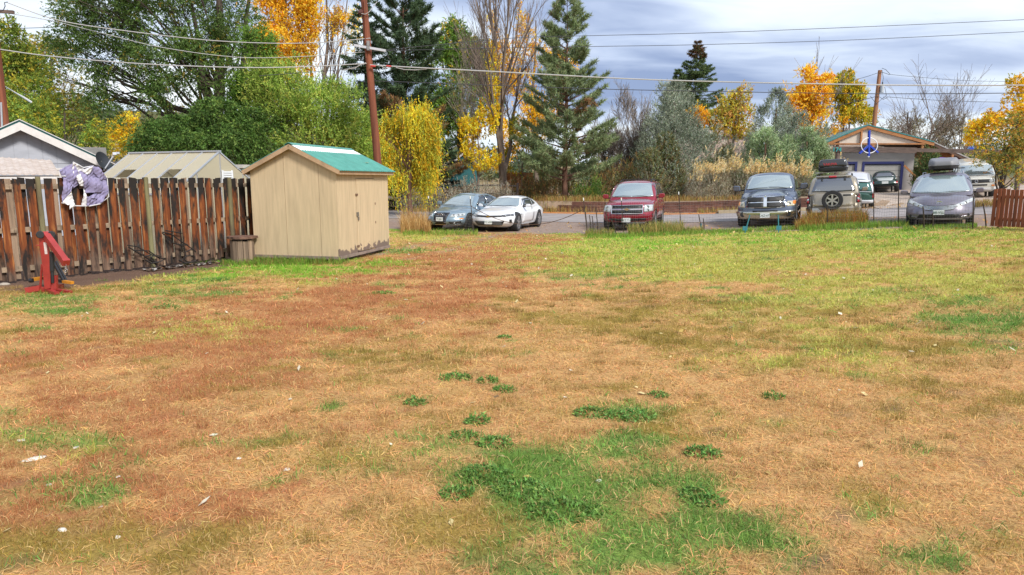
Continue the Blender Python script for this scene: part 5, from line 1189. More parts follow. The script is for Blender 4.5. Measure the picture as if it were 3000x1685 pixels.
    def mirror(c, x, y, z, sx=.12, sy=.22, sz=.16, mat=None):
        for s_ in (-1, 1):
            m = MB(); pr = [(0, 0), (.75, .0), (1, .25), (1, .8), (.8, 1), (.1, .9)]
            m.prism([(x - sx, s_ * (y + sy * a), z + sz * b) for a, b in pr], (sx, 0, .0)); o = fixn(m.build('mirror', mat or c.S['paint'], c.root, True))
            bv = o.modifiers.new('b', 'BEVEL'); bv.width = .03; bv.segments = 2
            MB().beam((x - sx / 2, s_ * (y - .14), z + sz * .1), (x - sx / 2, s_ * (y + .05), z + sz * .2), .06, .05).build('mirror_arm', blackp, o, True)
    def plate(c, mode, y, z, txt, off=.02, w_=.31, h=.155, col=None):
        hh = c.cast(mode, y, z); s_ = 1 if mode == 'F' else -1; x = hh.x + s_ * off
        o = MB().box((x, y, z), (.012, w_, h)).build('number_plate', plate_m, c.root, True)
        if txt:
            t = text_mesh(txt, .105, .003); q = link('plate_text', t, col or plate_t, o, True); q.location = (x + s_ * .008, y, z - .005); q.rotation_euler = (R(90), 0, R(90) if s_ > 0 else R(-90))
        return o
    def text(c, mode, y, z, txt, size, mat, off=.012, name='badge_text', par=None, rx=0):
        hh = c.cast(mode, y, z); s_ = 1 if mode == 'F' else -1; t = text_mesh(txt, size, .004); q = link(name, t, mat, par or c.root, True); q.location = (hh.x + s_ * off, y, z); q.rotation_euler = (R(90), 0, R(90) if s_ > 0 else R(-90)); return q
    def rail(c, x0, x1, y, z0, mat, r=.018, h=.06):
        for s_ in (-1, 1):
            P = []
            for f in np.linspace(0, 1, 9):
                x = x0 + (x1 - x0) * f; hh = c.cast('T', x, s_ * y); P.append(Vector((x, s_ * y, hh.z + (h if 0 < f < 1 else 0))))
            MB().tube(P, r, 6).build('roof_rail', mat, c.root, True)
    def wipers(c, yz):
        m = MB()
        for (y0, z0, y1, z1) in yz:
            a, b = c.cast('F', y0, z0), c.cast('F', y1, z1)
            m.tube([a + Vector((.03, 0, .0)), a.lerp(b, .5) + Vector((.05, 0, .02)), b + Vector((.03, 0, 0))], .010, 5)
        m.build('wipers', blackp, c.root, True)
def bowtie(c, mode, y, z, w_, h, mat, off=.03):
    x = c.cast(mode, y, z).x + off; p = [(-.5, -.15), (-.2, -.15), (-.25, -.5), (.2, -.5), (.25, -.15), (.5, -.15), (.42, .2), (.25, .2), (.25, .5), (-.2, .5), (-.25, .2), (-.5, .2)]
    p = [(-.5, -.22), (-.2, -.22), (-.2, -.5), (.2, -.5), (.2, -.22), (.5, -.22), (.5, .22), (.2, .22), (.2, .5), (-.2, .5), (-.2, .22), (-.5, .22)]
    MB().prism([(x, y + a * w_, z + b * h) for a, b in p], (.012, 0, 0)).build('bow_tie_badge', mat, c.root, True)
def carloc(u, v): return gnd(u, v)
def place(u, v, heading, L):                          # u, v: middle of the front (rear) edge on the ground
    g_ = gnd(u, v); a = R(heading); c_ = g_ + Vector((math.sin(a), math.cos(a), 0)) * (L / 2); return Vector((c_.x, c_.y, float(gz(c_.x, c_.y))))
def settle(c, pitch=None):                            # lay the car on the slope of the land
    o = c.root; L = c.S['axles']; h = o.rotation_euler.z; f = Vector((math.cos(h), math.sin(h)))
    sc_ = o.scale[0]
    z = [float(gz(o.location.x + f.x * x * sc_, o.location.y + f.y * x * sc_)) for x in L]; o.location.z = (z[0] + z[1]) / 2 + .005
    l_ = Vector((-f.y, f.x)); W = c.W * .8
    zl = float(gz(o.location.x + l_.x * W, o.location.y + l_.y * W)); zr = float(gz(o.location.x - l_.x * W, o.location.y - l_.y * W))
    o.rotation_euler = (math.atan2(zl - zr, 2 * W), -math.atan2(z[0] - z[1], (L[0] - L[1]) * sc_), h)

# ---- blue grey saloon with four rings
pA = paint('blue_grey_metallic', (0.22, 0.305, 0.37), .4)
S = dict(L=4.92, W=.925, paint=pA, top=[(-2.46, .93), (-1.5, 1.0), (-.9, .98), (.7, .96), (1.35, .90), (1.95, .80), (2.46, .66)], front=[(0, .10), (.25, 0), (.55, .02), (.85, .12), (1, .28)], rear=[(0, .15), (.3, 0), (.7, .03), (1, .15)], axles=(1.52, -1.32), wheel=(.335, .23, .92), bow=(.42, .2), edge=.08, spokes=10, spw=.12,
         cabins=[dict(z=(.82, 1.445), f=[(0, 1.35), (.5, .80), (.85, .38), (1, .02)], r=[(0, -2.15), (.5, -1.75), (.85, -1.3), (1, -.95)], w=(.84, .64), crown=.035)])
c = Car('blue_sedan', 'blue grey saloon car with rings on grille behind wire fence', 'car', place(1285, 677, 24, 4.92), 24, S, scale=.97)
c.patch('windscreen', 'F', [(-.47, 1.38), (0, 1.42), (.47, 1.38)], [(-.72, .97), (0, .95), (.72, .97)], glassf, off=.016, rows=12, cols=18)
gr = c.patch('grille', 'F', [(-.34, .72), (.34, .72)], [(-.25, .26), (.25, .26)], blackp, off=.012)
for a, b in (((-.35, .735), (.35, .735)), ((-.35, .73), (-.26, .25)), ((.35, .73), (.26, .25)), ((-.26, .25), (.26, .25))):
    p, q = c.cast('F', *a), c.cast('F', *b); MB().tube([p + Vector((.012, 0, 0)), q + Vector((.012, 0, 0))], .016, 6).build('grille_frame', chromem, gr, True)
for z in (.34, .40, .60): 
    p, q = c.cast('F', -.27, z), c.cast('F', .27, z); MB().tube([p + Vector((.016, 0, 0)), q + Vector((.016, 0, 0))], .006, 5).build('grille_bar', chromem, gr, True)
for k in range(4):
    y = -.12 + k * .08; x = c.cast('F', y, .63).x + .035; MB().tube([(x, y + .052 * math.cos(a), .63 + .052 * math.sin(a)) for a in np.linspace(0, 2 * math.pi, 21)], .009, 5, False).build('ring_badge', chromem, gr, True)
c.plate('F', 0, .47, 'T·201', .03)
for s_ in (-1, 1):
    h = c.patch('headlight', 'F', [(s_ * .44, .665), (s_ * .82, .70)], [(s_ * .40, .55), (s_ * .84, .59)], lens, off=.012); 
    for y in (.52, .66, .76): c.disc('projector', 'F', s_ * y, .625, .04, lensd, .02, h)
    c.patch('fog_vent', 'F', [(s_ * .40, .37), (s_ * .80, .40)], [(s_ * .42, .27), (s_ * .78, .28)], blackp, off=.01); c.patch('bumper_strip', 'F', [(s_ * .36, .245), (s_ * .82, .255)], [(s_ * .36, .21), (s_ * .8, .22)], chromem, off=.02)
    c.disc('fog_lamp', 'F', s_ * .58, .325, .04, lens, .02)
    c.quad('reflector', 'l' if s_ > 0 else 'r', 1.98, 2.18, .47, .51, amber, off=.006)
c.both('side_window', [(.12, 1.36), (-.28, 1.385)], [(.72, 1.02), (-.25, 1.03)], glasss, off=.012); c.both('side_window', [(-.36, 1.385), (-.80, 1.36)], [(-.33, 1.03), (-1.10, 1.04)], glasss, off=.012); c.both('side_window', [(-.88, 1.35), (-1.05, 1.30)], [(-1.16, 1.05), (-1.55, 1.08)], glasss, off=.012)
c.both('door', [(.80, .99), (-.28, 1.0)], [(.85, .32), (-.28, .32)], pA, off=.005); c.both('door', [(-.32, 1.0), (-1.0, 1.0)], [(-.32, .32), (-.85, .32)], pA, off=.005)
c.both('door_handle', [(-.05, .86), (-.24, .86)], [(-.05, .83), (-.24, .83)], pA, off=.03); c.mirror(.72, .90, .98, mat=pA); c.wipers([(-.6, .99, .05, .985)])
c.patch('rear_window', 'R', [(-.45, 1.36), (.45, 1.36)], [(-.65, 1.08), (.65, 1.08)], glassr); settle(c)
# ---- white coupe
pW = paint('white_car_paint', (0.72, 0.73, 0.76), .0, .3)
S = dict(L=4.78, W=.95, paint=pW, top=[(-2.39, .95), (-1.7, 1.01), (-.9, .93), (.7, .93), (1.3, .88), (1.95, .80), (2.3, .72), (2.39, .68)], front=[(0, .16), (.2, .03), (.45, .0), (.75, .03), (1, .14)], rear=[(0, .2), (.4, 0), (.8, .03), (1, .1)], axles=(1.42, -1.39), wheel=(.36, .25, .95), bow=(.45, .22), edge=.10, spokes=5, spw=.26, rim=.72,
         side=[(0, .88), (.25, .96), (.5, .98), (.75, 1.0), (1, .90)],
         cabins=[dict(z=(.80, 1.325), f=[(0, 1.10), (.5, .55), (.85, .12), (1, -.12)], r=[(0, -2.1), (.5, -1.65), (.85, -1.25), (1, -.95)], w=(.83, .62), crown=.03)])
c = Car('white_coupe', 'white sports coupe parked angled beside the blue grey saloon', 'car', place(1428, 682, 19, 4.78), 19, S, scale=.98)
c.patch('windscreen', 'F', [(-.50, 1.255), (0, 1.285), (.50, 1.255)], [(-.70, .95), (0, .96), (.70, .95)], glassf, off=.016, rows=12, cols=18)
c.patch('grille_slot', 'F', [(-.66, .665), (0, .645), (.66, .665)], [(-.64, .595), (0, .585), (.64, .595)], blackp, off=.012); bowtie(c, 'F', 0, .615, .15, .05, M('gold_badge', (.75, .48, .10), .3, .9), .03)
for s_ in (-1, 1):
    h = c.patch('headlight', 'F', [(s_ * .50, .675), (s_ * .87, .71)], [(s_ * .49, .60), (s_ * .86, .625)], M('smoked_lens', (.10, .10, .11), .08, .2, coat=.8), off=.014); c.disc('projector', 'F', s_ * .62, .645, .028, lens, .02, h); c.disc('projector', 'F', s_ * .75, .65, .028, lens, .02, h)
    c.quad('side_vent', 'F', s_ * .80 - .035, s_ * .80 + .035, .36, .50, blackp, off=.012)
lg = c.patch('lower_grille', 'F', [(-.62, .44), (.62, .44)], [(-.50, .27), (.50, .27)], blackp, off=.012)
for z in (.31, .36, .41):
    p = [c.cast('F', y, z) + Vector((.02, 0, 0)) for y in np.linspace(-.52, .52, 7)]; MB().tube(p, .007, 5).build('grille_bar', lensd, lg, True)
c.plate('F', .02, .40, 'YC·499', .03); c.patch('front_splitter', 'F', [(-.84, .22), (0, .205), (.84, .22)], [(-.80, .17), (0, .165), (.80, .17)], M('pale_grey_lip', (.4, .41, .43), .5), off=.03)
c.both('side_window', [(-.05, 1.245), (-.85, 1.27)], [(.62, .965), (-.80, .97)], glasss, off=.012); c.both('quarter_window', [(-.92, 1.25), (-1.05, 1.20)], [(-.88, .98), (-1.28, 1.02)], glasss, off=.012)
c.both('door', [(.78, .93), (-.72, .95)], [(.82, .28), (-.62, .28)], pW, off=.005); c.both('side_sill', [(.95, .27), (-.95, .27)], [(.95, .21), (-.95, .21)], M('grey_sill', (.45, .46, .48), .5), off=.012); c.both('door_handle', [(-.42, .84), (-.62, .84)], [(-.42, .81), (-.62, .81)], pW, off=.03)
c.disc('fender_badge', 'l', 1.05, .66, .03, blackp, .006); c.disc('fender_badge', 'r', 1.05, .66, .03, blackp, .006)
c.mirror(.55, .93, .92, sy=.2, sz=.13, mat=pW); c.wipers([(-.55, .96, .1, .965), (.1, .965, .6, .96)]); c.patch('rear_window', 'R', [(-.45, 1.22), (.45, 1.22)], [(-.6, 1.06), (.6, 1.06)], glassr); settle(c)
# ---- red full-size SUV
pR = paint('dark_red_metallic', (0.27, 0.012, 0.03), .3, .25)
S = dict(L=5.13, W=1.0, paint=pR, top=[(-2.56, 1.18), (.75, 1.20), (1.3, 1.17), (2.2, 1.09), (2.56, .98)], front=[(0, .10), (.18, .02), (.35, 0), (.6, .05), (.95, .09), (1, .14)], rear=[(0, .1), (.3, 0), (.6, .03), (1, .1)], bot=[(-2.56, .42), (-2, .3), (2, .3), (2.56, .34)], axles=(1.55, -1.40), wheel=(.385, .27, .98), bow=(.26, .1), edge=.07, spokes=6,
         cabins=[dict(z=(1.05, 1.86), f=[(0, 1.22), (.5, .80), (.85, .42), (1, .12)], r=[(0, -2.5), (.5, -2.46), (.9, -2.34), (1, -2.2)], w=(.93, .79), bow=.09, crown=.035, roof=[(0, -.04), (.3, .01), (.7, 0), (1, -.03)])])
c = Car('red_suv', 'dark red full size SUV with roof rails behind stakes', 'car', place(1836, 678, 17.5, 5.13), 17.5, S, scale=1.01)
c.patch('windscreen', 'F', [(-.66, 1.76), (0, 1.79), (.66, 1.76)], [(-.82, 1.25), (0, 1.23), (.82, 1.25)], glassf, off=.016, rows=12, cols=18)
gr = c.quad('grille', 'F', -.58, .58, .67, .96, blackp, off=.012)
for z in (.97, .83, .80, .66):
    P = [c.cast('F', y, z) + Vector((.025, 0, 0)) for y in np.linspace(-.585, .585, 7)]; MB().tube(P, .014, 6).build('grille_bar', chromem, gr, True)
for y in (-.585, .585): MB().tube([c.cast('F', y, z) + Vector((.025, 0, 0)) for z in (.66, .82, .97)], .014, 6).build('grille_side', chromem, gr, True)
c.quad('grille_band', 'F', -.56, .56, .805, .828, pR, off=.03); bowtie(c, 'F', 0, .815, .24, .085, chromem, .05)
for s_ in (-1, 1):
    h = c.patch('headlight', 'F', [(s_ * .62, .97), (s_ * .93, .97)], [(s_ * .62, .70), (s_ * .94, .74)], lens, off=.012); c.disc('projector', 'F', s_ * .75, .90, .055, lensd, .016, h); c.disc('projector', 'F', s_ * .76, .78, .055, lensd, .016, h)
    c.quad('tow_slot', 'F', s_ * .55 - .14, s_ * .55 + .14, .40, .48, blackp, off=.01)
c.quad('bumper_seam', 'F', -.9, .9, .60, .625, blackp, off=.006); c.quad('lower_intake', 'F', -.45, .45, .38, .47, blackp, off=.01); c.plate('F', -.02, .42, 'AYZ·714', .04)
c.both('side_window', [(.30, 1.73), (-.25, 1.76)], [(.72, 1.26), (-.23, 1.25)], glasss, off=.012); c.both('side_window', [(-.33, 1.76), (-1.15, 1.76)], [(-.31, 1.25), (-1.15, 1.25)], glasss, off=.012); c.both('side_window', [(-1.25, 1.76), (-2.15, 1.70)], [(-1.25, 1.25), (-2.25, 1.26)], glasss, off=.012)
c.both('door', [(.95, 1.19), (-.27, 1.2)], [(.95, .42), (-.27, .42)], pR, off=.006); c.both('door', [(-.31, 1.2), (-1.2, 1.2)], [(-.31, .42), (-.98, .46)], pR, off=.006); c.both('door_handle', [(-.02, 1.05), (-.2, 1.05)], [(-.02, 1.0), (-.2, 1.0)], pR, off=.03); c.both('door_handle', [(-.92, 1.05), (-1.1, 1.05)], [(-.92, 1.0), (-1.1, 1.0)], pR, off=.03)
c.both('side_moulding', [(.98, .72), (-1.0, .72)], [(.98, .64), (-1.0, .64)], pR, off=.02); c.mirror(.72, .98, 1.18, sy=.25, sz=.19, mat=pR)
c.rail(.0, -2.1, .62, 0, blackp, .02, .07); c.wipers([(-.7, 1.27, -.05, 1.275), (.0, 1.275, .6, 1.26)])
for x in (-.4, -1.0, -1.6): MB().beam((x, -.62, 1.935), (x, .62, 1.935), .05, .025).build('roof_crossbar', blackp, c.root, True)
MB().tube([(.1, .15, 1.88), (.06, .15, 2.0)], .006, 5).build('aerial', blackp, c.root, True); c.quad('rear_window', 'R', -.66, .66, 1.28, 1.72, glassr); settle(c)
# ---- dark blue grey pickup
pD = paint('dark_slate_blue', (0.10, 0.122, 0.17), .45, .25)
S = dict(L=5.8, W=1.0, paint=pD, top=[(-2.9, 1.22), (.75, 1.24), (1.35, 1.22), (2.2, 1.15), (2.75, 1.06), (2.9, 1.02)], front=[(0, .06), (.2, 0), (.42, .02), (.7, .06), (1, .14)], rear=[(0, .1), (.3, 0), (1, .02)], bot=[(-2.9, .5), (-2, .42), (2.2, .38), (2.9, .30)], axles=(1.85, -1.72), wheel=(.40, .28, .99), bow=(.24, .05), edge=.05, fender=(1.25, .17, .66), spokes=5, crown=.05,
         cabins=[dict(z=(1.1, 1.86), f=[(0, 1.35), (.5, .95), (.85, .60), (1, .30)], r=[(0, -1.05), (.5, -1.0), (.9, -.9), (1, -.8)], w=(.90, .77), bow=.09, crown=.04), dict(z=(1.12, 1.80), f=[(0, -1.1), (.9, -1.15), (1, -1.2)], r=[(0, -2.86), (.5, -2.8), (.9, -2.6), (1, -2.5)], w=(.88, .78), crown=.04, bow=0)])
c = Car('blue_pickup', 'dark slate blue pickup truck with chrome cross grille and cap', 'truck', place(2242, 666, 24.5, 5.8), 24.5, S, scale=1.05)
c.patch('windscreen', 'F', [(-.66, 1.77), (0, 1.81), (.66, 1.77)], [(-.82, 1.31), (0, 1.30), (.82, 1.31)], glassf, off=.016, rows=12, cols=18)
fr_ = c.patch('grille_surround', 'F', [(-.60, 1.06), (0, 1.10), (.60, 1.06)], [(-.64, .68), (0, .64), (.64, .68)], chromem, off=.03)
for s_ in (-1, 1):
    for (z0, z1) in ((.695, .855), (.885, 1.04)): c.patch('grille_mesh', 'F', [(s_ * .055, z1), (s_ * .575, z1 - .005)], [(s_ * .055, z0), (s_ * .585, z0)], M('dark_mesh', (.05, .05, .05), .4, .6, bump=.5, bscale=120), off=.042, par=fr_)
    h = c.patch('headlight', 'F', [(s_ * .70, .88), (s_ * .95, .89)], [(s_ * .69, .70), (s_ * .96, .72)], M('headlight_cream', (.55, .50, .36), .1, .2, coat=.8), off=.014); c.disc('projector', 'F', s_ * .77, .80, .055, lensd, .016, h); c.quad('indicator', 'F', min(s_ * .87, s_ * .955), max(s_ * .87, s_ * .955), .77, .885, amber, off=.018, par=h)
bp_ = c.patch('bumper', 'F', [(-.96, .57), (-.55, .55), (.55, .55), (.96, .57)], [(-.94, .36), (-.5, .33), (.5, .33), (.94, .36)], M('bumper_chrome', (.60, .58, .48), .22, .95), off=.10)
for s_ in (-1, 1): MB().lathe((c.cast('F', s_ * .74, .45).x + .09, s_ * .74, .46), (1, 0, 0), [(.095, -.02), (.095, .022), (.075, .026), (0, .02)], 16).build('fog_lamp', blackp, bp_, True)
c.quad('bumper_top_slot', 'F', -.40, .40, .555, .585, blackp, off=.105); c.plate('F', 0, .42, 'CXZ·677', .12); c.quad('air_dam', 'F', -.85, .85, .26, .34, blackp, off=.03)
c.both('side_window', [(.46, 1.73), (-.05, 1.76)], [(.86, 1.30), (-.05, 1.30)], glasss, off=.012); c.both('side_window', [(-.14, 1.76), (-.82, 1.74)], [(-.14, 1.30), (-.9, 1.30)], glasss, off=.012); c.both('cap_window', [(-1.3, 1.70), (-2.45, 1.68)], [(-1.3, 1.35), (-2.5, 1.35)], glasss, off=.012)
c.both('door', [(1.0, 1.2), (-.08, 1.22)], [(1.05, .5), (-.08, .5)], pD, off=.006); c.both('door', [(-.12, 1.22), (-1.0, 1.22)], [(-.12, .5), (-1.0, .5)], pD, off=.006); c.both('door_handle', [(.14, 1.08), (-.04, 1.08)], [(.14, 1.03), (-.04, 1.03)], blackp, off=.03)
for s_ in (-1, 1): MB().beam((1.0, s_ * .93, .42), (-1.1, s_ * .93, .42), .14, .05).build('running_board', chromem, c.root, True)
c.mirror(.80, 1.04, 1.25, sy=.27, sz=.22, mat=pD); c.wipers([(-.72, 1.315, -.05, 1.35), (-.02, 1.37, .62, 1.31)]); MB().lathe((c.cast('F', 0, 1.085).x + .035, 0, 1.075), (1, 0, 0), [(0.03, 0), (.03, .02), (0, .025)], 10).build('hood_badge', chromem, c.root, True); settle(c)
# ---- champagne SUV seen from behind, spare wheel on the tailgate
pC = paint('champagne_metallic', (0.36, 0.31, 0.235), .5, .3)
S = dict(L=4.43, W=.91, paint=pC, top=[(-2.21, 1.10), (.75, 1.08), (1.2, 1.05), (1.9, .98), (2.21, .85)], front=[(0, .1), (.3, 0), (.7, .06), (1, .2)], rear=[(0, .06), (.2, 0), (.35, .02), (.45, .07), (.9, .09), (1, .12)], bot=[(-2.21, .42), (-1.8, .3), (1.8, .3), (2.21, .35)], axles=(1.35, -1.30), wheel=(.365, .24, .91), bow=(.3, .10), edge=.05, spokes=6, spw=.26, rim=.62,
         cabins=[dict(z=(1.0, 1.735), f=[(0, 1.05), (.5, .70), (.85, .42), (1, .2)], r=[(0, -2.08), (.5, -1.96), (.85, -1.82), (1, -1.66)], w=(.86, .71), crown=.05, bow=.08)])
ph_ = 207.5
c = Car('tan_suv', 'champagne SUV seen from behind with spare wheel on tailgate', 'car', place(2438, 656, 27.5, 4.43), ph_, S, scale=1.01)
c.patch('rear_window', 'R', [(-.57, 1.64), (0, 1.67), (.57, 1.64)], [(-.72, 1.17), (0, 1.15), (.72, 1.17)], glassr, off=.016, rows=10, cols=14)
c.quad('rear_spoiler', 'R', -.58, .58, 1.675, 1.70, pC, off=.06); c.quad('high_stop_lamp', 'R', -.10, .16, 1.655, 1.70, redl, off=.07)
for y in (-.38, .38): c.quad('window_hinge', 'R', y - .035, y + .035, 1.55, 1.68, blackp, off=.03)
sw = c.wheel(-2.36, 0, .355, .23, 1, axis=(-1, 0, 0), name='spare_wheel', z=.86)
MB().box((-2.2, 0, .86), (.24, .2, .2)).build('spare_bracket', blackp, sw, True)
c.quad('tailgate', 'R', -.74, .74, .60, 1.13, pC, off=.008); c.quad('rear_bumper', 'R', -.88, .88, .44, .60, M('bumper_taupe', (.33, .29, .24), .5), off=.06); c.quad('tailgate_handle', 'R', -.60, -.34, 1.0, 1.05, blackp, off=.02)
for s_ in (-1, 1):
    tl_ = c.patch('tail_light', 'R', [(s_ * .77, 1.08), (s_ * .88, 1.07)], [(s_ * .77, .74), (s_ * .885, .75)], blackp, off=.012)
    for z, m_ in ((1.02, redl), (.93, redl), (.875, lens), (.80, redl)): c.disc('lens', 'R', s_ * .825, z, .052, m_, .016, tl_)
c.text('R', .56, .70, 'Jeep', .12, chromem); c.text('R', -.50, .70, '4x4', .08, chromem); c.plate('R', .52, .50, '', .07)
c.text('R', .52, 1.215, 'tkg', .15, M('pale_blue_sticker', (.5, .62, .72), .6), name='window_sticker'); c.quad('window_label', 'R', .22, .26, 1.28, 1.40, M('cream_label', (.6, .52, .42), .7), off=.012)
c.both('side_window', [(.30, 1.60), (-.25, 1.62)], [(.65, 1.14), (-.22, 1.14)], glasss, off=.012); c.both('side_window', [(-.34, 1.62), (-.95, 1.62)], [(-.32, 1.14), (-.98, 1.14)], glasss, off=.012); c.both('side_window', [(-1.05, 1.62), (-1.6, 1.58)], [(-1.08, 1.16), (-1.78, 1.18)], glasss, off=.012)
c.both('fender_flare', [(-1.75, .80), (-1.3, .86), (-.85, .80)], [(-1.70, .74), (-1.3, .80), (-.9, .74)], MATS['bumper_taupe'], off=.03); c.rail(.1, -1.65, .58, 0, blackp, .018, .07)
for x in (-.3, -1.2): MB().beam((x, -.66, 1.87), (x, .66, 1.87), .06, .03).build('roof_crossbar', alu, c.root, True)
c.mirror(.55, .90, 1.10, mat=pC); c.quad('windscreen', 'F', -.6, .6, 1.15, 1.62, glassf); settle(c)
def roof_box(car, name, label, x0, x1, y0, z0, hw, h, mtop, mbot, txt=None):
    o = car.root; t = bpy.data.objects.new(name, None); COL.objects.link(t); bpy.context.view_layer.update()
    t.location = o.matrix_basis @ Vector(((x0 + x1) / 2, y0, z0)); t.rotation_euler = o.rotation_euler; t.scale = o.scale; tag(t, label, 'roof box')
    L = abs(x1 - x0)
    def shell(k0, k1, nm, mt):
        def f(a, b, k):
            kk = k0 + (k1 - k0) * k; prof = math.sqrt(max(0, 1 - max(0, (kk - .35) / .75) ** 2.4)) if kk > .35 else .82 + .18 * kk / .35
            nose = 1 - .35 * max(0, (a - .72) / .28) ** 2; x = -L / 2 + L * a; x *= (.90 + .10 * prof)
            zc = h * kk * (1 - .30 * max(0, (a - .6) / .4) ** 2 if kk > .35 else 1)
            return (x, hw * b * nose * (.62 + .38 * prof) * (1 - .06 * abs(b) ** 4 * (1 if a in (0, 1) else 0)), zc)
        vs, fs = grid_box(16, 8, 5, f); m = bpy.data.meshes.new('x'); m.from_pydata(vs, [], fs); m = evalmesh(m, [('SUB', 1)])
        m.polygons.foreach_set('use_smooth', [True] * len(m.polygons)); m.name = nm; return link(nm, m, mt, t, True)
    shell(0, .34, 'base_tray', mbot); lid = shell(.36, 1.0, 'lid', mtop)
    MB().tube([(L * .5 * math.cos(a) * (1 if abs(math.cos(a)) < .8 else .97), hw * math.copysign(abs(math.sin(a)) ** .35, math.sin(a)), h * .35) for a in np.linspace(0, 2 * math.pi, 33)], .014, 5, False).build('seam_strip', MATS['aluminium_bar'], t, True)
    for xx in (-L * .22, L * .22): MB().box((xx, 0, -.03), (.08, hw * 1.3, .05)).build('clamp', blackp, t, True)
    if txt:
        q = link('box_lettering', text_mesh(txt, .13, .004), M('red_lettering', (.6, .03, .03), .5), lid, True); q.location = (-L / 2 - .012, .08, h * .58); q.rotation_euler = (R(90), 0, R(-90))
    return t
roof_box(c, 'roof_box', 'black roof box with red lettering atop champagne SUV', .55, -1.50, .06, 1.91, .50, .44, M('glossy_black_box', (.03, .03, .034), .2, coat=.6), blackp, 'YAKIMA')
# ---- grey minivan with roof box
pG = paint('grey_violet_metallic', (0.21, 0.19, 0.23), .5, .28)  # base grey lightened to carry reflection off the bodywork
S = dict(L=5.08, W=.99, paint=pG, top=[(-2.54, 1.08), (.8, 1.08), (1.5, 1.05), (2.0, .96), (2.38, .82), (2.54, .72)], front=[(0, .14), (.2, .02), (.4, 0), (.7, .06), (.9, .14), (1, .28)], rear=[(0, .1), (.3, 0), (1, .08)], bot=[(-2.54, .36), (-2, .2), (2.1, .19), (2.54, .2)], axles=(1.55, -1.48), wheel=(.35, .235, .97), bow=(.46, .12), edge=.12, spokes=5,
         cabins=[dict(z=(.95, 1.70), f=[(0, 1.80), (.5, 1.16), (.85, .62), (1, .25)], r=[(0, -2.48), (.5, -2.4), (.9, -2.25), (1, -2.1)], w=(.93, .76), crown=.05, bow=.16)])
c = Car('grey_minivan', 'grey violet minivan with grey roof box facing the lawn', 'car', place(2748, 665, 33.5, 5.08), 33.5, S, scale=.97)
c.patch('windscreen', 'F', [(-.63, 1.60), (0, 1.64), (.63, 1.60)], [(-.84, 1.09), (0, 1.05), (.84, 1.09)], glassf, off=.016, rows=12, cols=18)
gr = c.patch('grille', 'F', [(-.58, .72), (0, .665), (.58, .72)], [(-.36, .53), (0, .51), (.36, .53)], blackp, off=.01)
for k in range(4):
    f = (k + .3) / 4; P = [c.cast('F', y * (.56 - .18 * f), .705 - .045 * (1 - y * y) - .155 * f) + Vector((.024, 0, 0)) for y in np.linspace(-1, 1, 9)]; MB().tube(P, .015, 5).build('grille_bar', chromem, gr, True)
for s_ in (-1, 1):
    h = c.patch('headlight', 'F', [(s_ * .46, .70), (s_ * .70, .80), (s_ * .92, .90)], [(s_ * .46, .60), (s_ * .70, .68), (s_ * .93, .78)], lens, off=.014); c.disc('projector', 'F', s_ * .72, .745, .045, lensd, .018, h); c.disc('projector', 'F', s_ * .58, .68, .035, lensd, .018, h)
    c.disc('fog_lamp', 'F', s_ * .80, .36, .05, blackp, .01); c.patch('bumper_trim', 'F', [(s_ * .62, .31), (s_ * .90, .36)], [(s_ * .62, .27), (s_ * .88, .32)], chromem, off=.016)
c.patch('lower_intake', 'F', [(-.55, .40), (.55, .40)], [(-.60, .29), (.60, .29)], blackp, off=.01); c.plate('F', .0, .46, 'BR·VLL', .03, col=plate_t); c.patch('lower_lip', 'F', [(-.8, .255), (.8, .255)], [(-.78, .225), (.78, .225)], chromem, off=.012)
for (rx_, rz_) in ((.085, .055), (.03, .05), (.06, .02)):
    x = c.cast('F', 0, .775).x + .03; MB().tube([(x, rx_ * math.cos(a), .775 + (.02 if rz_ < .03 else 0) + rz_ * math.sin(a)) for a in np.linspace(0, 2 * math.pi, 21)], .008, 5, False).build('oval_badge', chromem, c.root, True)
c.both('side_window', [(.60, 1.52), (-.10, 1.58)], [(1.10, 1.12), (-.08, 1.10)], glasss, off=.012); c.both('side_window', [(-.18, 1.58), (-1.15, 1.58)], [(-.16, 1.10), (-1.15, 1.10)], glasss, off=.012); c.both('side_window', [(-1.25, 1.58), (-2.1, 1.52)], [(-1.25, 1.10), (-2.2, 1.12)], glasss, off=.012)
c.both('door', [(1.12, 1.06), (-.12, 1.07)], [(1.1, .33), (-.12, .33)], pG, off=.005); c.both('door', [(-.16, 1.07), (-1.2, 1.07)], [(-.16, .33), (-1.0, .36)], pG, off=.005)
c.patch('sunroof', 'T', [(.0, -.42), (.0, .42)], [(-.7, -.44), (-.7, .44)], glassr, off=.006); c.mirror(1.02, .98, 1.03, sy=.24, sz=.16, mat=pG); c.rail(.1, -2.0, .60, 0, alu, .018, .07); c.wipers([(-.75, 1.10, .0, 1.075), (.0, 1.08, .7, 1.10)])
for x in (-.2, -1.1): MB().beam((x, -.64, 1.87), (x, .64, 1.87), .06, .03).build('roof_crossbar', blackp, c.root, True)
settle(c)
roof_box(c, 'roof_box', 'grey roof box with pale seam atop violet grey minivan', .45, -1.45, .0, 1.86, .46, .40, M('matt_grey_box', (.20, .20, .215), .5, bump=.15, bscale=90), blackp)
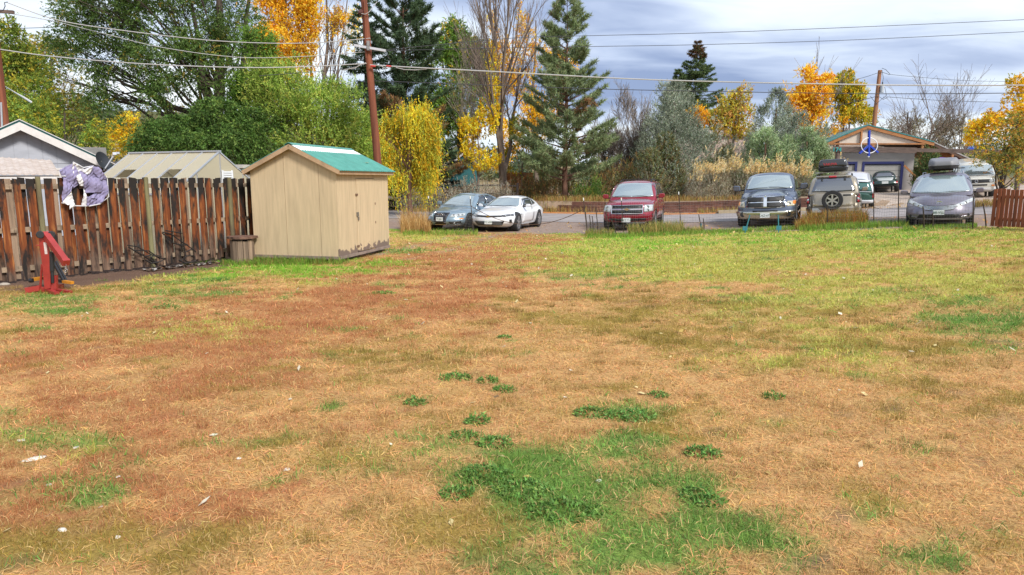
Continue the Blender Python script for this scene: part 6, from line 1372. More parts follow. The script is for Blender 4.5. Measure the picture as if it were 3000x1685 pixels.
# ---- white camper van across the road
pV = paint('cream_van_paint', (0.60, 0.585, 0.52), .0, .45)
S = dict(L=4.57, W=.92, paint=pV, top=[(-2.28, 1.15), (2.0, 1.15), (2.28, 1.12)], front=[(0, .12), (.3, .02), (.6, .0), (1, .05)], rear=[(0, .05), (1, .02)], bot=[(-2.28, .4), (-1.8, .3), (1.8, .3), (2.28, .42)], axles=(1.42, -1.04), wheel=(.33, .2, .90), bow=(.12, .06), edge=.02, spokes=8,
         cabins=[dict(z=(1.08, 1.90), f=[(0, 2.22), (.5, 1.92), (.9, 1.62), (1, 1.5)], r=[(0, -2.26), (.6, -2.2), (1, -2.05)], w=(.91, .74), crown=.05, bow=.1)])
vl = at(2862, 576, 37.0)
def farplace(u, v, y, hd, L):
    p = at(u, v, y); a = R(hd); q = p + Vector((math.sin(a), math.cos(a), 0)) * (L / 2); return Vector((q.x, q.y, float(gz(q.x, q.y))))
c = Car('camper_van', 'cream white boxy camper van parked by garage lean-to', 'van', farplace(2858, 578, 37.5, 27, 4.57), 27, S)
c.patch('windscreen', 'F', [(-.70, 1.76), (0, 1.79), (.70, 1.76)], [(-.82, 1.24), (0, 1.22), (.82, 1.24)], glassf, off=.016, rows=10, cols=16)
gr = c.quad('grille', 'F', -.78, .78, .86, 1.04, blackp, off=.012)
for s_ in (-1, 1): c.disc('headlight', 'F', s_ * .66, .95, .088, lens, .03, gr); c.quad('indicator', 'F', min(s_ * .70, s_ * .84), max(s_ * .70, s_ * .84), .66, .74, amber, off=.02)
x = c.cast('F', 0, .95).x + .03
MB().tube([(x, .075 * math.cos(a), .95 + .075 * math.sin(a)) for a in np.linspace(0, 2 * math.pi, 21)], .01, 5, False).tube([(x, -.045, 1.0), (x, -.018, .955), (x, 0, .985), (x, .018, .955), (x, .045, 1.0)], .008, 4).tube([(x, -.055, .955), (x, -.03, .90), (x, 0, .95), (x, .03, .90), (x, .055, .955)], .008, 4).build('round_badge', chromem, gr, True)
c.quad('lower_grille', 'F', -.5, .5, .70, .78, blackp, off=.012); c.quad('bumper', 'F', -.88, .88, .46, .58, M('white_bumper', (.58, .57, .56), .4), off=.09); c.mirror(1.75, .93, 1.2, mat=blackp)
c.both('side_window', [(1.45, 1.68), (.75, 1.70)], [(1.75, 1.22), (.75, 1.20)], glasss, off=.012); c.both('side_window', [(.6, 1.70), (-.6, 1.70)], [(.6, 1.20), (-.6, 1.20)], glasss, off=.012); c.wipers([(-.6, 1.245, -.1, 1.25), (.0, 1.25, .5, 1.25)]); settle(c)
# ---- dark green car at the garage door, seen from behind
pQ = paint('bottle_green_paint', (0.018, 0.045, 0.036), .2, .25)
S = dict(L=4.1, W=.80, paint=pQ, top=[(-2.05, .78), (-1.4, .90), (.8, .92), (2.05, .70)], front=[(0, .1), (.5, 0), (1, .2)], rear=[(0, .15), (.4, 0), (.8, .08), (1, .3)], bot=[(-2.05, .38), (2.05, .3)], axles=(1.25, -1.2), wheel=(.33, .19, .79), bow=(.25, .18), edge=.10, spokes=8,
         cabins=[dict(z=(.82, 1.30), f=[(0, .9), (.6, .5), (1, .2)], r=[(0, -1.35), (.6, -1.0), (1, -.75)], w=(.70, .52), crown=.03)])
gl = at(2592, 565, 43.5); q_ = Vector((gl.x, gl.y, 0)) + Vector((math.sin(R(24)), math.cos(R(24)), 0)) * 2.0
c = Car('green_classic_car', 'dark bottle green classic car parked facing blue framed garage door', 'car', Vector((q_.x, q_.y, float(gz(q_.x, q_.y)))), 204, S)
c.patch('rear_window', 'R', [(-.46, 1.24), (.46, 1.24)], [(-.60, .99), (.60, .99)], glassr, off=.012); c.patch('boot_lid', 'R', [(-.55, .93), (.55, .93)], [(-.38, .74), (.38, .74)], M('boot_top_reflection', (.42, .45, .45), .3), off=.014)  # pale colour on the boot lid is a painted-in reflection
for a, b in (((-.56, .93), (-.22, .72)), ((.56, .93), (.22, .72))):
    p, q = c.cast('R', *a), c.cast('R', *b); MB().tube([p - Vector((.03, 0, 0)), q - Vector((.03, 0, 0))], .016, 5).build('boot_strip', chromem, c.root, True)
c.plate('R', 0, .64, '', .03, .36, .15); c.quad('rear_bumper', 'R', -.72, .72, .42, .47, blackp, off=.08)
for s_ in (-1, 1): c.patch('tail_light', 'R', [(s_ * .62, .70), (s_ * .70, .70)], [(s_ * .62, .56), (s_ * .70, .56)], redl, off=.016)
c.mirror(.6, .74, .90, sy=.16, sz=.1, mat=chromem); settle(c)
# ---- green and white estate beyond the champagne SUV
pE = paint('dark_green_estate', (0.022, 0.075, 0.055), .2, .3)
S = dict(L=4.4, W=.86, paint=pE, top=[(-2.2, 1.0), (.8, .98), (2.2, .75)], front=[(0, .1), (.5, 0), (1, .2)], rear=[(0, .05), (.4, 0), (1, .08)], bot=[(-2.2, .42), (2.2, .35)], axles=(1.3, -1.25), wheel=(.34, .21, .86), edge=.06,
         cabins=[dict(z=(.92, 1.58), f=[(0, 1.0), (.6, .6), (1, .3)], r=[(0, -2.1), (.6, -1.95), (1, -1.75)], w=(.80, .62), crown=.04)])
gl = at(2508, 588, 36.5); q_ = Vector((gl.x, gl.y, 0)) + Vector((math.sin(R(25)), math.cos(R(25)), 0)) * 2.2
c = Car('green_estate_car', 'dark green and white estate car half hidden behind champagne SUV', 'car', Vector((q_.x, q_.y, float(gz(q_.x, q_.y)))), 205, S)
wp = M('white_two_tone', (.62, .63, .66), .35, coat=.5)
c.patch('rear_window', 'R', [(-.50, 1.50), (.50, 1.50)], [(-.66, 1.12), (.66, 1.12)], M('teal_glass', (.05, .14, .13), .08, spec=.8), off=.01); c.patch('roof_panel', 'T', [(.2, -.55), (.2, .55)], [(-1.8, -.58), (-1.8, .58)], wp, off=.012); c.quad('roof_spoiler', 'R', -.58, .58, 1.53, 1.60, wp, off=.06)
for s_ in (-1, 1):
    c.patch('rear_pillar', 'R', [(s_ * .55, 1.50), (s_ * .64, 1.50)], [(s_ * .70, 1.02), (s_ * .80, 1.02)], wp, off=.014); c.patch('tail_light', 'R', [(s_ * .72, 1.0), (s_ * .81, 1.0)], [(s_ * .73, .76), (s_ * .82, .76)], redl, off=.02)
c.quad('rear_bumper', 'R', -.8, .8, .50, .66, wp, off=.07); c.quad('trim_strip', 'R', -.66, .66, 1.07, 1.09, wp, off=.012); c.both('side_window', [(.2, 1.46), (-1.6, 1.46)], [(.4, 1.08), (-1.8, 1.08)], glasss, off=.012); c.rail(.0, -1.7, .5, 0, alu, .016, .06); settle(c)
# ================================================================== TREES AND SHRUBS
barkd = M('dark_bark', (0.075, 0.055, 0.042), .95, var=.45, vscale=6, stretch=(1, 1, .25), bump=.7, bscale=14)
barkr = M('reddish_bark', (0.17, 0.088, 0.058), .95, var=.5, vscale=7, stretch=(1, 1, .25), bump=.7, bscale=14)
barkg = M('grey_bark', (0.19, 0.145, 0.115), .95, var=.4, vscale=6, stretch=(1, 1, .25), bump=.5)
twigm = M('grey_twig', (0.23, 0.19, 0.16), .95, var=.3)
def unit(a): return a / np.maximum(np.linalg.norm(a, axis=-1, keepdims=True), 1e-6)
def clumpn(P, sc, seed):
    r = np.random.default_rng(seed); v = np.zeros(len(P))
    for k in range(7): v += np.sin(P @ (r.normal(0, 1, 3) * sc) + r.uniform(0, 6.28))
    return v / 3.2
def pick(r, pal, n):
    w_ = np.array([p[1] for p in pal], float); idx = r.choice(len(pal), n, p=w_ / w_.sum()); return np.array([p[0] for p in pal])[idx]
def leaves(r, P, D, L, k, ll, lw, cols, droop=.3, spread=.7, cj=.16, upn=.5, base=.1):
    n = len(P); out = []; C = []
    for j in range(k):
        s = base + (1 - base) * (j + r.random(n)) / k
        pos = P + D * (L * s)[:, None]; pos[:, 2] -= droop * L * s * s
        d = unit(D * .6 + r.normal(0, spread, (n, 3)) + np.array((0, 0, -droop * .5))); N = unit(r.normal(0, 1, (n, 3)) + np.array((0, 0, upn)))
        S_ = unit(np.cross(d, N)); l = (ll * r.uniform(.6, 1.3, n))[:, None]; h = (lw * .5 * r.uniform(.7, 1.25, n))[:, None]
        out.append(np.stack([pos - S_ * h, pos + S_ * h, pos + d * l], 1)); C.append(cols * (1 + cj * r.normal(0, 1, n))[:, None] * (1 + .06 * r.normal(0, 1, (n, 3))))
    return np.concatenate(out), np.concatenate(C)
def in_lobes(r, lobes, n, shell=.5):
    L = np.array(lobes, float); v = (L[:, 3] * L[:, 4] * L[:, 5]) ** .72; i = r.choice(len(L), n, p=v / v.sum())
    d = unit(r.normal(0, 1, (n, 3))); rad = (shell ** 3 + (1 - shell ** 3) * r.random(n)) ** (1 / 3)
    return L[i, :3] + d * rad[:, None] * L[i, 3:], d, i
def bend(a, b, r, n=5, wob=.06, sag=0.0):
    a, b = np.array(a, float), np.array(b, float); L = np.linalg.norm(b - a); P = []
    for k in range(n + 1):
        f = k / n; p = a + (b - a) * f; p = p + r.normal(0, wob * L * .3, 3) * (0 < k < n); p[2] += sag * L * math.sin(f * math.pi); P.append(p)
    return P
def frill(r, lobes, n=5, k=.36):
    out = []
    for l in lobes:
        out.append(l); 
        for _ in range(n):
            d = unit(r.normal(0, 1, 3)); d[2] = abs(d[2]) * .9 if r.random() < .7 else d[2]; q = r.uniform(.7, 1.35) * k
            out.append((l[0] + d[0] * l[3] * .95, l[1] + d[1] * l[4] * .9, l[2] + d[2] * l[5] * .95, l[3] * q, l[4] * q, l[5] * q * r.uniform(.9, 1.5)))
    return out
def tree(name, label, cat, base, trunk_top, tr, lobes, pal, ntw, k=10, tl=.6, ll=.10, lw=.05, out=.8, upb=.2, droop=.25, bark=barkd, gap=-.25, gsc=1.4, nl=14, spread=.7, seed=1, group=None, shell=.5, extra_trunks=(), low=.3, cj=.16, transl=.3, lr=.30):
    r = np.random.default_rng(seed); b = np.array(base, float); t = np.array(trunk_top, float); lobes = frill(r, lobes)
    th = thing(name, label, cat, tuple(base), 0, group); m = MB()
    P = bend(b - (0, 0, .2), t, r, 7, .03); m.tube(P, [tr * (1 - .75 * i / 7) for i in range(8)], 9)
    for (tb_, tt_, rr) in extra_trunks: m.tube(bend(tb_, tt_, r, 6, .05), [rr * (1 - .75 * i / 6) for i in range(7)], 8)
    for q in range(nl):
        e_, _, _ = in_lobes(r, lobes, 1, .1); e_ = e_[0]; f = min(.97, max(low, (e_[2] - b[2]) / max(t[2] - b[2], .1) - .3 + r.normal(0, .08))); s_ = np.array(P[int(f * 7)]); 
        Q = bend(s_, e_, r, 5, .10, .05); r0 = tr * lr * (1.15 - f); m.tube(Q, [max(.008, r0 * (1 - .8 * i / 5)) for i in range(6)], 5)
        for _ in range(3):
            e2 = e_ + r.normal(0, 1, 3) * np.mean([l[3] for l in lobes]) * .35; m.tube(bend(Q[3], e2, r, 3, .12), [max(.006, r0 * .35), r0 * .25, r0 * .15, .005], 4)
    m.build('trunk', bark, th)
    P, d, i = in_lobes(r, lobes, int(ntw * 1.5), shell); cn = clumpn(P, gsc, seed + 5); ok = cn + r.normal(0, .18, len(P)) > gap; P, d = P[ok][:ntw], d[ok][:ntw]
    D = unit(d * out + np.array((0, 0, upb)) + r.normal(0, .35, d.shape)); L = tl * (.4 + 1.3 * r.random(len(P)) ** 1.8); tone = (1.06 + .26 * np.clip(clumpn(P, gsc * 1.6, seed + 9), -1, 1))[:, None]
    V, C = leaves(r, P - D * L[:, None] * .5, D, L, k, ll, lw, pick(r, pal, len(P)) * tone, droop, spread, cj)
    link('crown', fast_mesh('crown', V, C), leafmat('leaf', transl), th); return th
def conifer(name, label, base, H, Rr, pal, seed, kind='spruce', bark=barkd, group=None, low=.04, nwh=26, dens=1.0, brown=None, tips=None, gapf=.0, powr=.9):
    r = np.random.default_rng(seed); b = np.array(base, float); th = thing(name, label, 'tree', tuple(base), 0, group); m = MB(); top = b + (r.normal(0, .05) * H * .1, 0, H)
    m.tube(bend(b - (0, 0, .2), top, r, 8, .008), [max(.02, H * .016 * (1 - i / 8.2)) for i in range(9)], 9); Vs, Cs = [], []
    for w_ in range(nwh):
        f = low + (1 - low) * (w_ + r.random() * .5) / nwh; h = H * f; R0 = Rr * (max(.0, 1 - f) ** powr) + .12; nb = int(r.integers(5, 8) if kind != 'pine' else r.integers(4, 7))
        for q in range(nb):
            if r.random() < gapf: continue
            a = r.uniform(0, 6.28); ln = R0 * r.uniform(.65, 1.15); s = b + np.array((0, 0, h)); rise = {'spruce': -.18 + .55 * f, 'pine': .25 + .5 * f}[kind]
            dr = unit(np.array((math.cos(a), math.sin(a), rise))); e_ = s + dr * ln; mid = s + dr * ln * .5 + np.array((0, 0, -.10 * ln if kind == 'spruce' else -.06 * ln)); m.tube([s, mid, e_], [max(.012, .05 * ln * .35), max(.01, .022 * ln * .4), .006], 4, False)
            n = max(4, int((ln + .35) * (16 if kind == 'spruce' else 14.0) * dens)); t = r.uniform(.22 if kind == 'spruce' else .35, 1.0, n) ** .8
            P = np.where(t[:, None] < .5, s + (mid - s) * (t / .5)[:, None], mid + (e_ - mid) * ((t - .5) / .5)[:, None])
            side = unit(np.cross(dr, (0, 0, 1))); sg = r.choice([-1, 1], n)[:, None]
            if kind == 'spruce': D = unit(dr * .75 + side * sg * .8 + r.normal(0, .25, (n, 3)) + np.array((0, 0, -.05))); L = (.20 + .36 * ln * (1.05 - t)) * r.uniform(.7, 1.2, n); kk, ll, lw, sp = 7, .18, .065, .5
            else: D = unit(dr * .8 + side * sg * .55 + np.array((0, 0, .55)) + r.normal(0, .3, (n, 3))); P = P + side * sg * (r.random(n)[:, None] * .28 * ln * (1.1 - t)[:, None]); L = np.full(n, .24); kk, ll, lw, sp = 9, .28, .044, .5
            pl = pal
            if brown and (f < brown[0]) and r.random() < brown[1]: pl = brown[2]
            if tips and f > tips[0]: pl = tips[1]
            V, C = leaves(r, P, D, L, kk, ll, lw, pick(r, pl, n), .12 if kind == 'spruce' else .0, sp, .14, base=0); Vs.append(V); Cs.append(C)
    m.build('trunk', bark, th); link('crown', fast_mesh('crown', np.concatenate(Vs), np.concatenate(Cs)), leafmat('needle', .25, .7), th); return th
def juniper(name, label, base, H, Rr, pal, seed, ntw=2600, cone=.6, group=None, tl=.45, cat='tree', ll=.12, lw=.045, k=9, upb=1.0, flat=1.0):
    r = np.random.default_rng(seed); b = np.array(base, float); th = thing(name, label, cat, tuple(base), 0, group); m = MB(); m.tube(bend(b - (0, 0, .15), b + (0, 0, H * .8), r, 5, .02), [.03 * H * (1 - .15 * i) for i in range(6)], 7)
    ns = 9; so = np.concatenate([[(0, 0)], r.normal(0, .36, (ns - 1, 2))]) * Rr; sh_ = np.concatenate([[1.0], r.uniform(.55, .95, ns - 1)]); sr_ = np.concatenate([[.85], r.uniform(.42, .62, ns - 1)]) * Rr; si = r.choice(ns, int(ntw * 1.6), p=(sh_ * sr_ ** 1.5) / (sh_ * sr_ ** 1.5).sum())
    f = r.random(int(ntw * 1.6)) ** .85; rad = sr_[si] * np.minimum(1, .45 + 2.2 * f) * (1 - f ** (1 / cone * 1.05)) ** .75 + .05; a = r.uniform(0, 6.28, f.size); lump = 1 + .18 * np.sin(a * 3 + seed) + .14 * np.sin(a * 5 + f * 9) ; rr = rad * lump * (.45 + .55 * np.sqrt(r.random(f.size)))
    P = b + np.stack([np.cos(a) * rr + so[si, 0], np.sin(a) * rr + so[si, 1], f * H * sh_[si] * .94 + .05], 1); ok = clumpn(P, 1.7, seed) + r.normal(0, .2, f.size) > -.35; P = P[ok][:ntw]; a = a[ok][:ntw]
    for q in range(10):
        e_ = P[r.integers(len(P))]; m.tube(bend(b + (0, 0, H * r.uniform(.05, .5)), e_, r, 3, .08), [.03, .02, .012, .006], 4)
    D = unit(np.stack([np.cos(a) * .6, np.sin(a) * .6, np.full(a.size, upb)], 1) + r.normal(0, .3, (a.size, 3))); L = tl * r.uniform(.5, 1.3, a.size); tone = (1 + .22 * np.clip(clumpn(P, 2.4, seed + 3), -1, 1))[:, None]
    V, C = leaves(r, P, D, L, k, ll, lw, pick(r, pal, len(P)) * tone, .02, .5, .14); m.build('trunk', barkr, th); link('crown', fast_mesh('crown', V, C), leafmat('needle', .25, .7), th); return th
def bare(name, label, base, H, seed, spread=.35, r0=.12, depth=5, bark=twigm, up_=.75, group=None, lean=(0, 0), th=None, leaf=None, first=.28, nsub=(3, 5), cat='tree', thin=.006, shrink=.70):
    r = np.random.default_rng(seed); b = np.array(base, float); th = th or thing(name, label, cat, tuple(base), 0, group); m = MB(); ends = []
    def grow(p, d, L, rad, lv):
        Q = [p]; dd = d.copy(); n = 4 if lv < 2 else 3 if lv == 2 else 2
        for i in range(n): dd = unit(dd + r.normal(0, .09, 3) + np.array((0, 0, .05 * up_))); Q.append(Q[-1] + dd * L / n)
        m.tube(Q, [max(thin, rad * (1 - .42 * i / n)) for i in range(n + 1)], 7 if lv == 0 else 4 if lv < 3 else 3, False)
        if lv >= depth: ends.append((Q[-1], dd)); return
        for q in range(int(r.integers(*nsub)) + (2 if lv == 0 else 0)):
            k = r.uniform(first if lv == 0 else .25, 1.0); i = min(int(k * n), n - 1); s = Q[i] + (Q[i + 1] - Q[i]) * (k * n - i)
            side = unit(np.cross(dd, unit(r.normal(0, 1, 3)))); nd = unit(dd * (1 - spread) + side * spread * r.uniform(.6, 1.4) + np.array((0, 0, .25 * up_))); grow(s, nd, L * shrink * r.uniform(.7, 1.1), rad * (.62 - .25 * k), lv + 1)
        grow(Q[-1], dd, L * .72, rad * .55, lv + 1)
    grow(b - (0, 0, .1), unit(np.array((lean[0], lean[1], 1.0))), H * .42, r0, 0); m.build('trunk' if leaf else 'branches', bark, th)
    if leaf and ends:
        P = np.array([e_[0] for e_ in ends]); D = np.array([e_[1] for e_ in ends]); sel = (clumpn(P, .9, seed) > leaf['thr']) ; sel &= (P[:, 2] < b[2] + leaf.get('zmax', 99)); P, D = P[sel], D[sel]; V, C = leaves(r, P - D * .25, D, np.full(len(P), .5), leaf['k'], leaf['ll'], leaf['lw'], pick(r, leaf['pal'], len(P)), .1, .9); link('crown', fast_mesh('crown', V, C), leafmat('leaf', .3), th)
    return th
def bush(name, label, base, w_, h, pal, seed, n=900, k=9, ll=.07, lw=.03, tl=.4, plume=None, group=None, cat='shrub', stems=twigm, dep=None, gap=-.4):
    r = np.random.default_rng(seed); b = np.array(base, float); th = thing(name, label, cat, tuple(base), 0, group); m = MB(); a = r.uniform(0, 6.28, n); el = np.arccos(r.uniform(.02, 1, n)); rad = (.35 + .65 * r.random(n) ** .5); lump = 1 + .2 * np.sin(a * 3 + seed) + .15 * np.sin(a * 7 + 2 * el)
    d = np.stack([np.sin(el) * np.cos(a), np.sin(el) * np.sin(a), np.cos(el)], 1); P = b + d * np.array((w_, dep or w_ * .8, h)) * (rad * lump)[:, None]; P[:, 2] += .03; ok = clumpn(P, 2.6, seed) + r.normal(0, .2, n) > gap; P, d = P[ok], d[ok]
    for q in range(26):
        e_ = P[r.integers(len(P))]; m.tube(bend(b + (r.normal(0, w_ * .12), r.normal(0, w_ * .1), 0), e_, r, 3, .1), [.022, .016, .010, .005], 4, False)
    m.build('stems', stems, th); D = unit(d * .55 + np.array((0, 0, .8)) + r.normal(0, .25, d.shape)); L = tl * r.uniform(.5, 1.3, len(P)); tone = (1 + .2 * np.clip(clumpn(P, 3, seed + 3), -1, 1))[:, None]
    V, C = leaves(r, P - D * L[:, None] * .4, D, L, k, ll, lw, pick(r, pal, len(P)) * tone, .02, .5, .16); link('foliage', fast_mesh('foliage', V, C), leafmat('leaf', .3), th)
    if plume:
        tp_ = P[(P[:, 2] - b[2]) > h * .62]; tp_ = tp_[clumpn(tp_, 2.2, seed + 8) > -.35]; n2 = len(tp_); D2 = unit(np.array((.25, 0, 1.0)) + r.normal(0, .3, (n2, 3))); V, C = leaves(r, tp_, D2, np.full(n2, .42), 14, .09, .045, pick(r, plume, n2), .12, .55, .12); tag(link('flower_plumes', fast_mesh('flower_plumes', V, C), leafmat('leaf', .3), th), kind='stuff')
    return th
def lobe(u, v, y, ru, rv, ry=None):                    # an ellipsoid seen at picture place u, v with half-size in px
    p = at(u, v, y); s = y / FPX; return (p.x, p.y, p.z, ru * s, ry or ru * s * .9, rv * s)
DG = [((.085, .145, .035), 5), ((.12, .195, .045), 4), ((.14, .20, .05), 2), ((.30, .24, .04), .5)]
LG = [((.27, .39, .06), 5), ((.38, .47, .09), 4), ((.17, .27, .045), 3), ((.50, .50, .10), 1.2)]
MG = [((.12, .22, .035), 5), ((.18, .29, .04), 3), ((.08, .15, .025), 3)]
YG = [((.34, .37, .05), 4), ((.22, .31, .05), 5), ((.52, .42, .04), 2), ((.14, .22, .04), 3)]
YE = [((.88, .52, .03), 5), ((.94, .64, .06), 4), ((.82, .40, .02), 2)]
YL = [((.78, .58, .03), 5), ((.55, .50, .05), 3), ((.85, .48, .02), 2)]
OR = [((.88, .48, .03), 5), ((.92, .60, .05), 5), ((.76, .34, .02), 2)]
SPR = [((.07, .115, .055), 5), ((.10, .155, .07), 4), ((.13, .19, .10), 2)]
PN = [((.24, .30, .14), 5), ((.32, .39, .19), 4), ((.16, .21, .10), 3)]
BR = [((.34, .18, .08), 5), ((.40, .24, .11), 3), ((.17, .18, .08), 4)]
JB = [((.28, .32, .23), 5), ((.38, .42, .32), 4), ((.18, .22, .15), 3)]
JL = [((.34, .44, .22), 5), ((.44, .53, .30), 4), ((.22, .30, .14), 3)]
SG = [((.46, .42, .32), 5), ((.58, .55, .44), 4), ((.28, .22, .15), 3), ((.32, .18, .09), 2)]
OAK = [((.24, .16, .08), 4), ((.33, .18, .07), 3), ((.22, .24, .08), 4), ((.62, .40, .14), 1.5)]
# ---------- left: big dark elm, elms over the fence
eb = on(640, 33)
tree('siberian_elm', 'huge dark green elm with thick leaning trunk behind greenhouse', 'tree', eb, at(640, -60, 33), .42, [lobe(350, 60, 32, 150, 90), lobe(230, 40, 33, 80, 70), lobe(520, 60, 33, 170, 110), lobe(700, 80, 33, 70, 110), lobe(330, 170, 32, 130, 55), lobe(250, 235, 32, 65, 65), lobe(300, 320, 32, 55, 65), lobe(210, 120, 32.5, 60, 50), lobe(560, 200, 32, 130, 90), lobe(520, 270, 31.5, 80, 60), lobe(700, 220, 32, 60, 90), lobe(450, -40, 33, 240, 60)],
     DG, 8200, 11, .75, .11, .056, .7, .1, .35, barkd, -.28, 1.25, 34, .6, 21, extra_trunks=[(at(650, 480, 33), at(560, 10, 33), .28), (at(655, 470, 33), at(735, -30, 33), .26), (at(560, 330, 33), at(270, 190, 32), .14), (at(460, 260, 32.5), at(340, 280, 32), .09)])
tree('siberian_elm', 'dark leafy elm thicket drooping over the greenhouse roof', 'tree', on(560, 27.5), at(560, 360, 27.5), .16, [lobe(480, 440, 27, 85, 55), lobe(600, 430, 27, 100, 65), lobe(540, 385, 28, 110, 50), lobe(690, 420, 27.5, 80, 80), lobe(760, 400, 28, 80, 90), lobe(640, 350, 28, 90, 60)],
     [((.075, .14, .03), 5), ((.11, .20, .04), 4), ((.19, .28, .06), 2)], 4800, 13, .65, .10, .048, .8, -.05, .5, barkd, -.35, 1.5, 16, .55, 22)
tree('siberian_elm', 'bright green feathery elm bush behind the green roofed shed', 'tree', on(900, 29), at(900, 260, 29), .18, [lobe(860, 290, 29, 110, 90), lobe(960, 330, 29, 100, 80), lobe(800, 330, 29, 80, 90), lobe(870, 220, 29.3, 60, 45), lobe(1030, 380, 29, 75, 70), lobe(930, 420, 28.5, 130, 70), lobe(780, 250, 29.5, 55, 70), lobe(1060, 460, 29, 50, 60)],
     LG, 5200, 13, .7, .095, .042, .55, .75, .2, barkd, -.4, 1.4, 18, .5, 23)
tree('green_elm', 'mid green elm between dark elm and yellow poplars', 'tree', on(745, 31), at(745, 150, 31), .15, [lobe(730, 190, 31, 60, 110), lobe(770, 150, 31.2, 40, 70), lobe(720, 300, 31, 60, 80)], MG, 1700, 12, .65, .10, .045, .7, .3, .3, barkd, -.35, 1.4, 10, .55, 24)
# far left yellow-green trees
tree('green_ash_tree', 'yellow green tree left of pole behind grey house', 'tree', on(30, 36), at(30, 130, 36), .2, [lobe(20, 130, 36, 60, 60), lobe(60, 200, 36, 80, 60), lobe(-20, 220, 36, 70, 100), lobe(90, 290, 35, 80, 70)], YG, 2200, 11, .7, .13, .07, .8, .3, .3, barkd, -.35, 1.1, 12, .6, 25)
tree('green_ash_tree', 'golden green tree with bare top behind house ridge', 'tree', on(150, 40), at(150, 160, 40), .2, [lobe(140, 180, 40, 70, 60), lobe(190, 250, 39, 60, 60), lobe(120, 260, 39, 90, 60), lobe(200, 320, 38, 70, 70)], [((.42, .32, .05), 4), ((.30, .28, .05), 4), ((.17, .21, .04), 3)], 2000, 11, .7, .13, .07, .8, .3, .3, barkg, -.25, 1.1, 14, .6, 26)
tree('green_shrub_tree', 'bright leafy green thicket above the grey house eaves', 'tree', on(190, 31), at(190, 330, 31), .12, [lobe(120, 330, 31, 90, 50), lobe(220, 370, 31, 80, 50), lobe(180, 400, 30, 90, 50), lobe(60, 350, 31, 60, 50), lobe(270, 420, 31, 45, 40)], YG, 2300, 12, .6, .105, .05, .7, .4, .3, barkd, -.4, 1.4, 10, .55, 27)
tree('yellow_shrub_tree', 'yellow leaved shrub tree beside the big dark elm', 'tree', on(400, 46), at(380, 380, 46), .12, [lobe(370, 370, 46, 50, 35), lobe(400, 400, 46, 40, 40), lobe(350, 420, 46, 40, 40)], YL, 900, 10, .6, .13, .07, .8, .3, .2, barkg, -.2, 1.2, 8, .7, 28)
bare('bare_shrub', 'bare brown twiggy shrub right of the satellite dish', on(330, 33), 3.4, 61, .5, .05, 4, twigm, .6, cat='shrub')
# ---------- yellow poplars
pw_ = dict(out=.3, upb=1.0, droop=.15)
tree('yellow_poplar', 'dense golden yellow poplar behind bright green elm', 'tree', on(840, 52), at(840, -30, 52), .24, [lobe(790, 40, 52, 60, 70), lobe(850, 20, 52, 70, 80), lobe(820, 130, 52, 75, 60), lobe(860, 200, 52, 55, 60), lobe(790, 220, 52, 40, 60), lobe(890, 120, 52, 40, 50), lobe(740, 50, 52, 50, 60), lobe(900, 20, 52, 50, 60), lobe(760, 140, 52, 45, 60)], YE, 4200, 10, .7, .15, .10, bark=barkg, gap=-.35, gsc=.9, nl=24, spread=.8, seed=31, **pw_)
tree('yellow_poplar', 'thin sparse yellow poplar with bare stems beside utility pole', 'tree', on(950, 54), at(955, -40, 54), .22, [lobe(940, 60, 54, 70, 90), lobe(1010, 100, 54, 45, 80), lobe(960, 190, 54, 60, 60), lobe(1000, 20, 54, 50, 50)], YE, 900, 8, .8, .15, .10, bark=barkg, gap=-.05, gsc=.9, nl=30, spread=.9, seed=32, extra_trunks=[(on(915, 54), at(900, -30, 54), .16), (on(945, 54), at(1020, -20, 54), .14)], **pw_)
# ---------- spruces and pines behind the central pole
conifer('dark_spruce', 'dark spruce with broad skirt directly behind utility pole', on(1085, 47), 14.2, 4.2, SPR, 41, nwh=30, dens=1.15)
conifer('tall_pine', 'tall dark pine with browning lower branches above yellow willow', on(1192, 45.5), 14.8, 4.3, [((.085, .14, .065), 5), ((.12, .18, .085), 4), ((.06, .10, .05), 3)], 42, 'pine', barkr, brown=(.5, .16, BR), nwh=34, dens=1.6, powr=.55, low=.10)
tree('green_cottonwood', 'full green tree with a few gold leaves behind bare cottonwood', 'tree', on(1345, 60), at(1350, 120, 60), .3, [lobe(1340, 140, 60, 60, 60), lobe(1310, 210, 60, 60, 70), lobe(1380, 220, 60, 55, 80), lobe(1340, 300, 59, 80, 70), lobe(1400, 310, 60, 60, 60), lobe(1290, 330, 58, 60, 70)], [((.16, .28, .045), 5), ((.24, .36, .06), 3), ((.11, .19, .03), 3), ((.70, .50, .05), 1.2)], 5200, 10, .75, .17, .10, bark=barkd, gap=-.35, gsc=.9, nl=14, seed=43)
tree('weeping_willow', 'rounded yellow weeping tree hanging behind the shed corner', 'tree', on(1200, 38), at(1200, 345, 38), .16, [lobe(1160, 380, 38, 45, 45), lobe(1230, 370, 38, 50, 55), lobe(1190, 410, 38, 85, 70), lobe(1150, 460, 38, 45, 60), lobe(1240, 450, 38, 50, 65), lobe(1200, 340, 38, 55, 28), lobe(1190, 480, 38, 80, 45), lobe(1250, 500, 38, 40, 40), lobe(1145, 500, 38, 42, 40), lobe(1200, 525, 37.6, 75, 30), lobe(1120, 430, 38, 25, 50), lobe(1265, 420, 38, 22, 55)], [((.72, .55, .03), 5), ((.50, .50, .05), 4), ((.85, .45, .02), 2), ((.30, .38, .06), 2)], 3000, 14, 1.25, .13, .05, .25, -.85, .55, barkr, -.12, 1.3, 12, .35, 44)
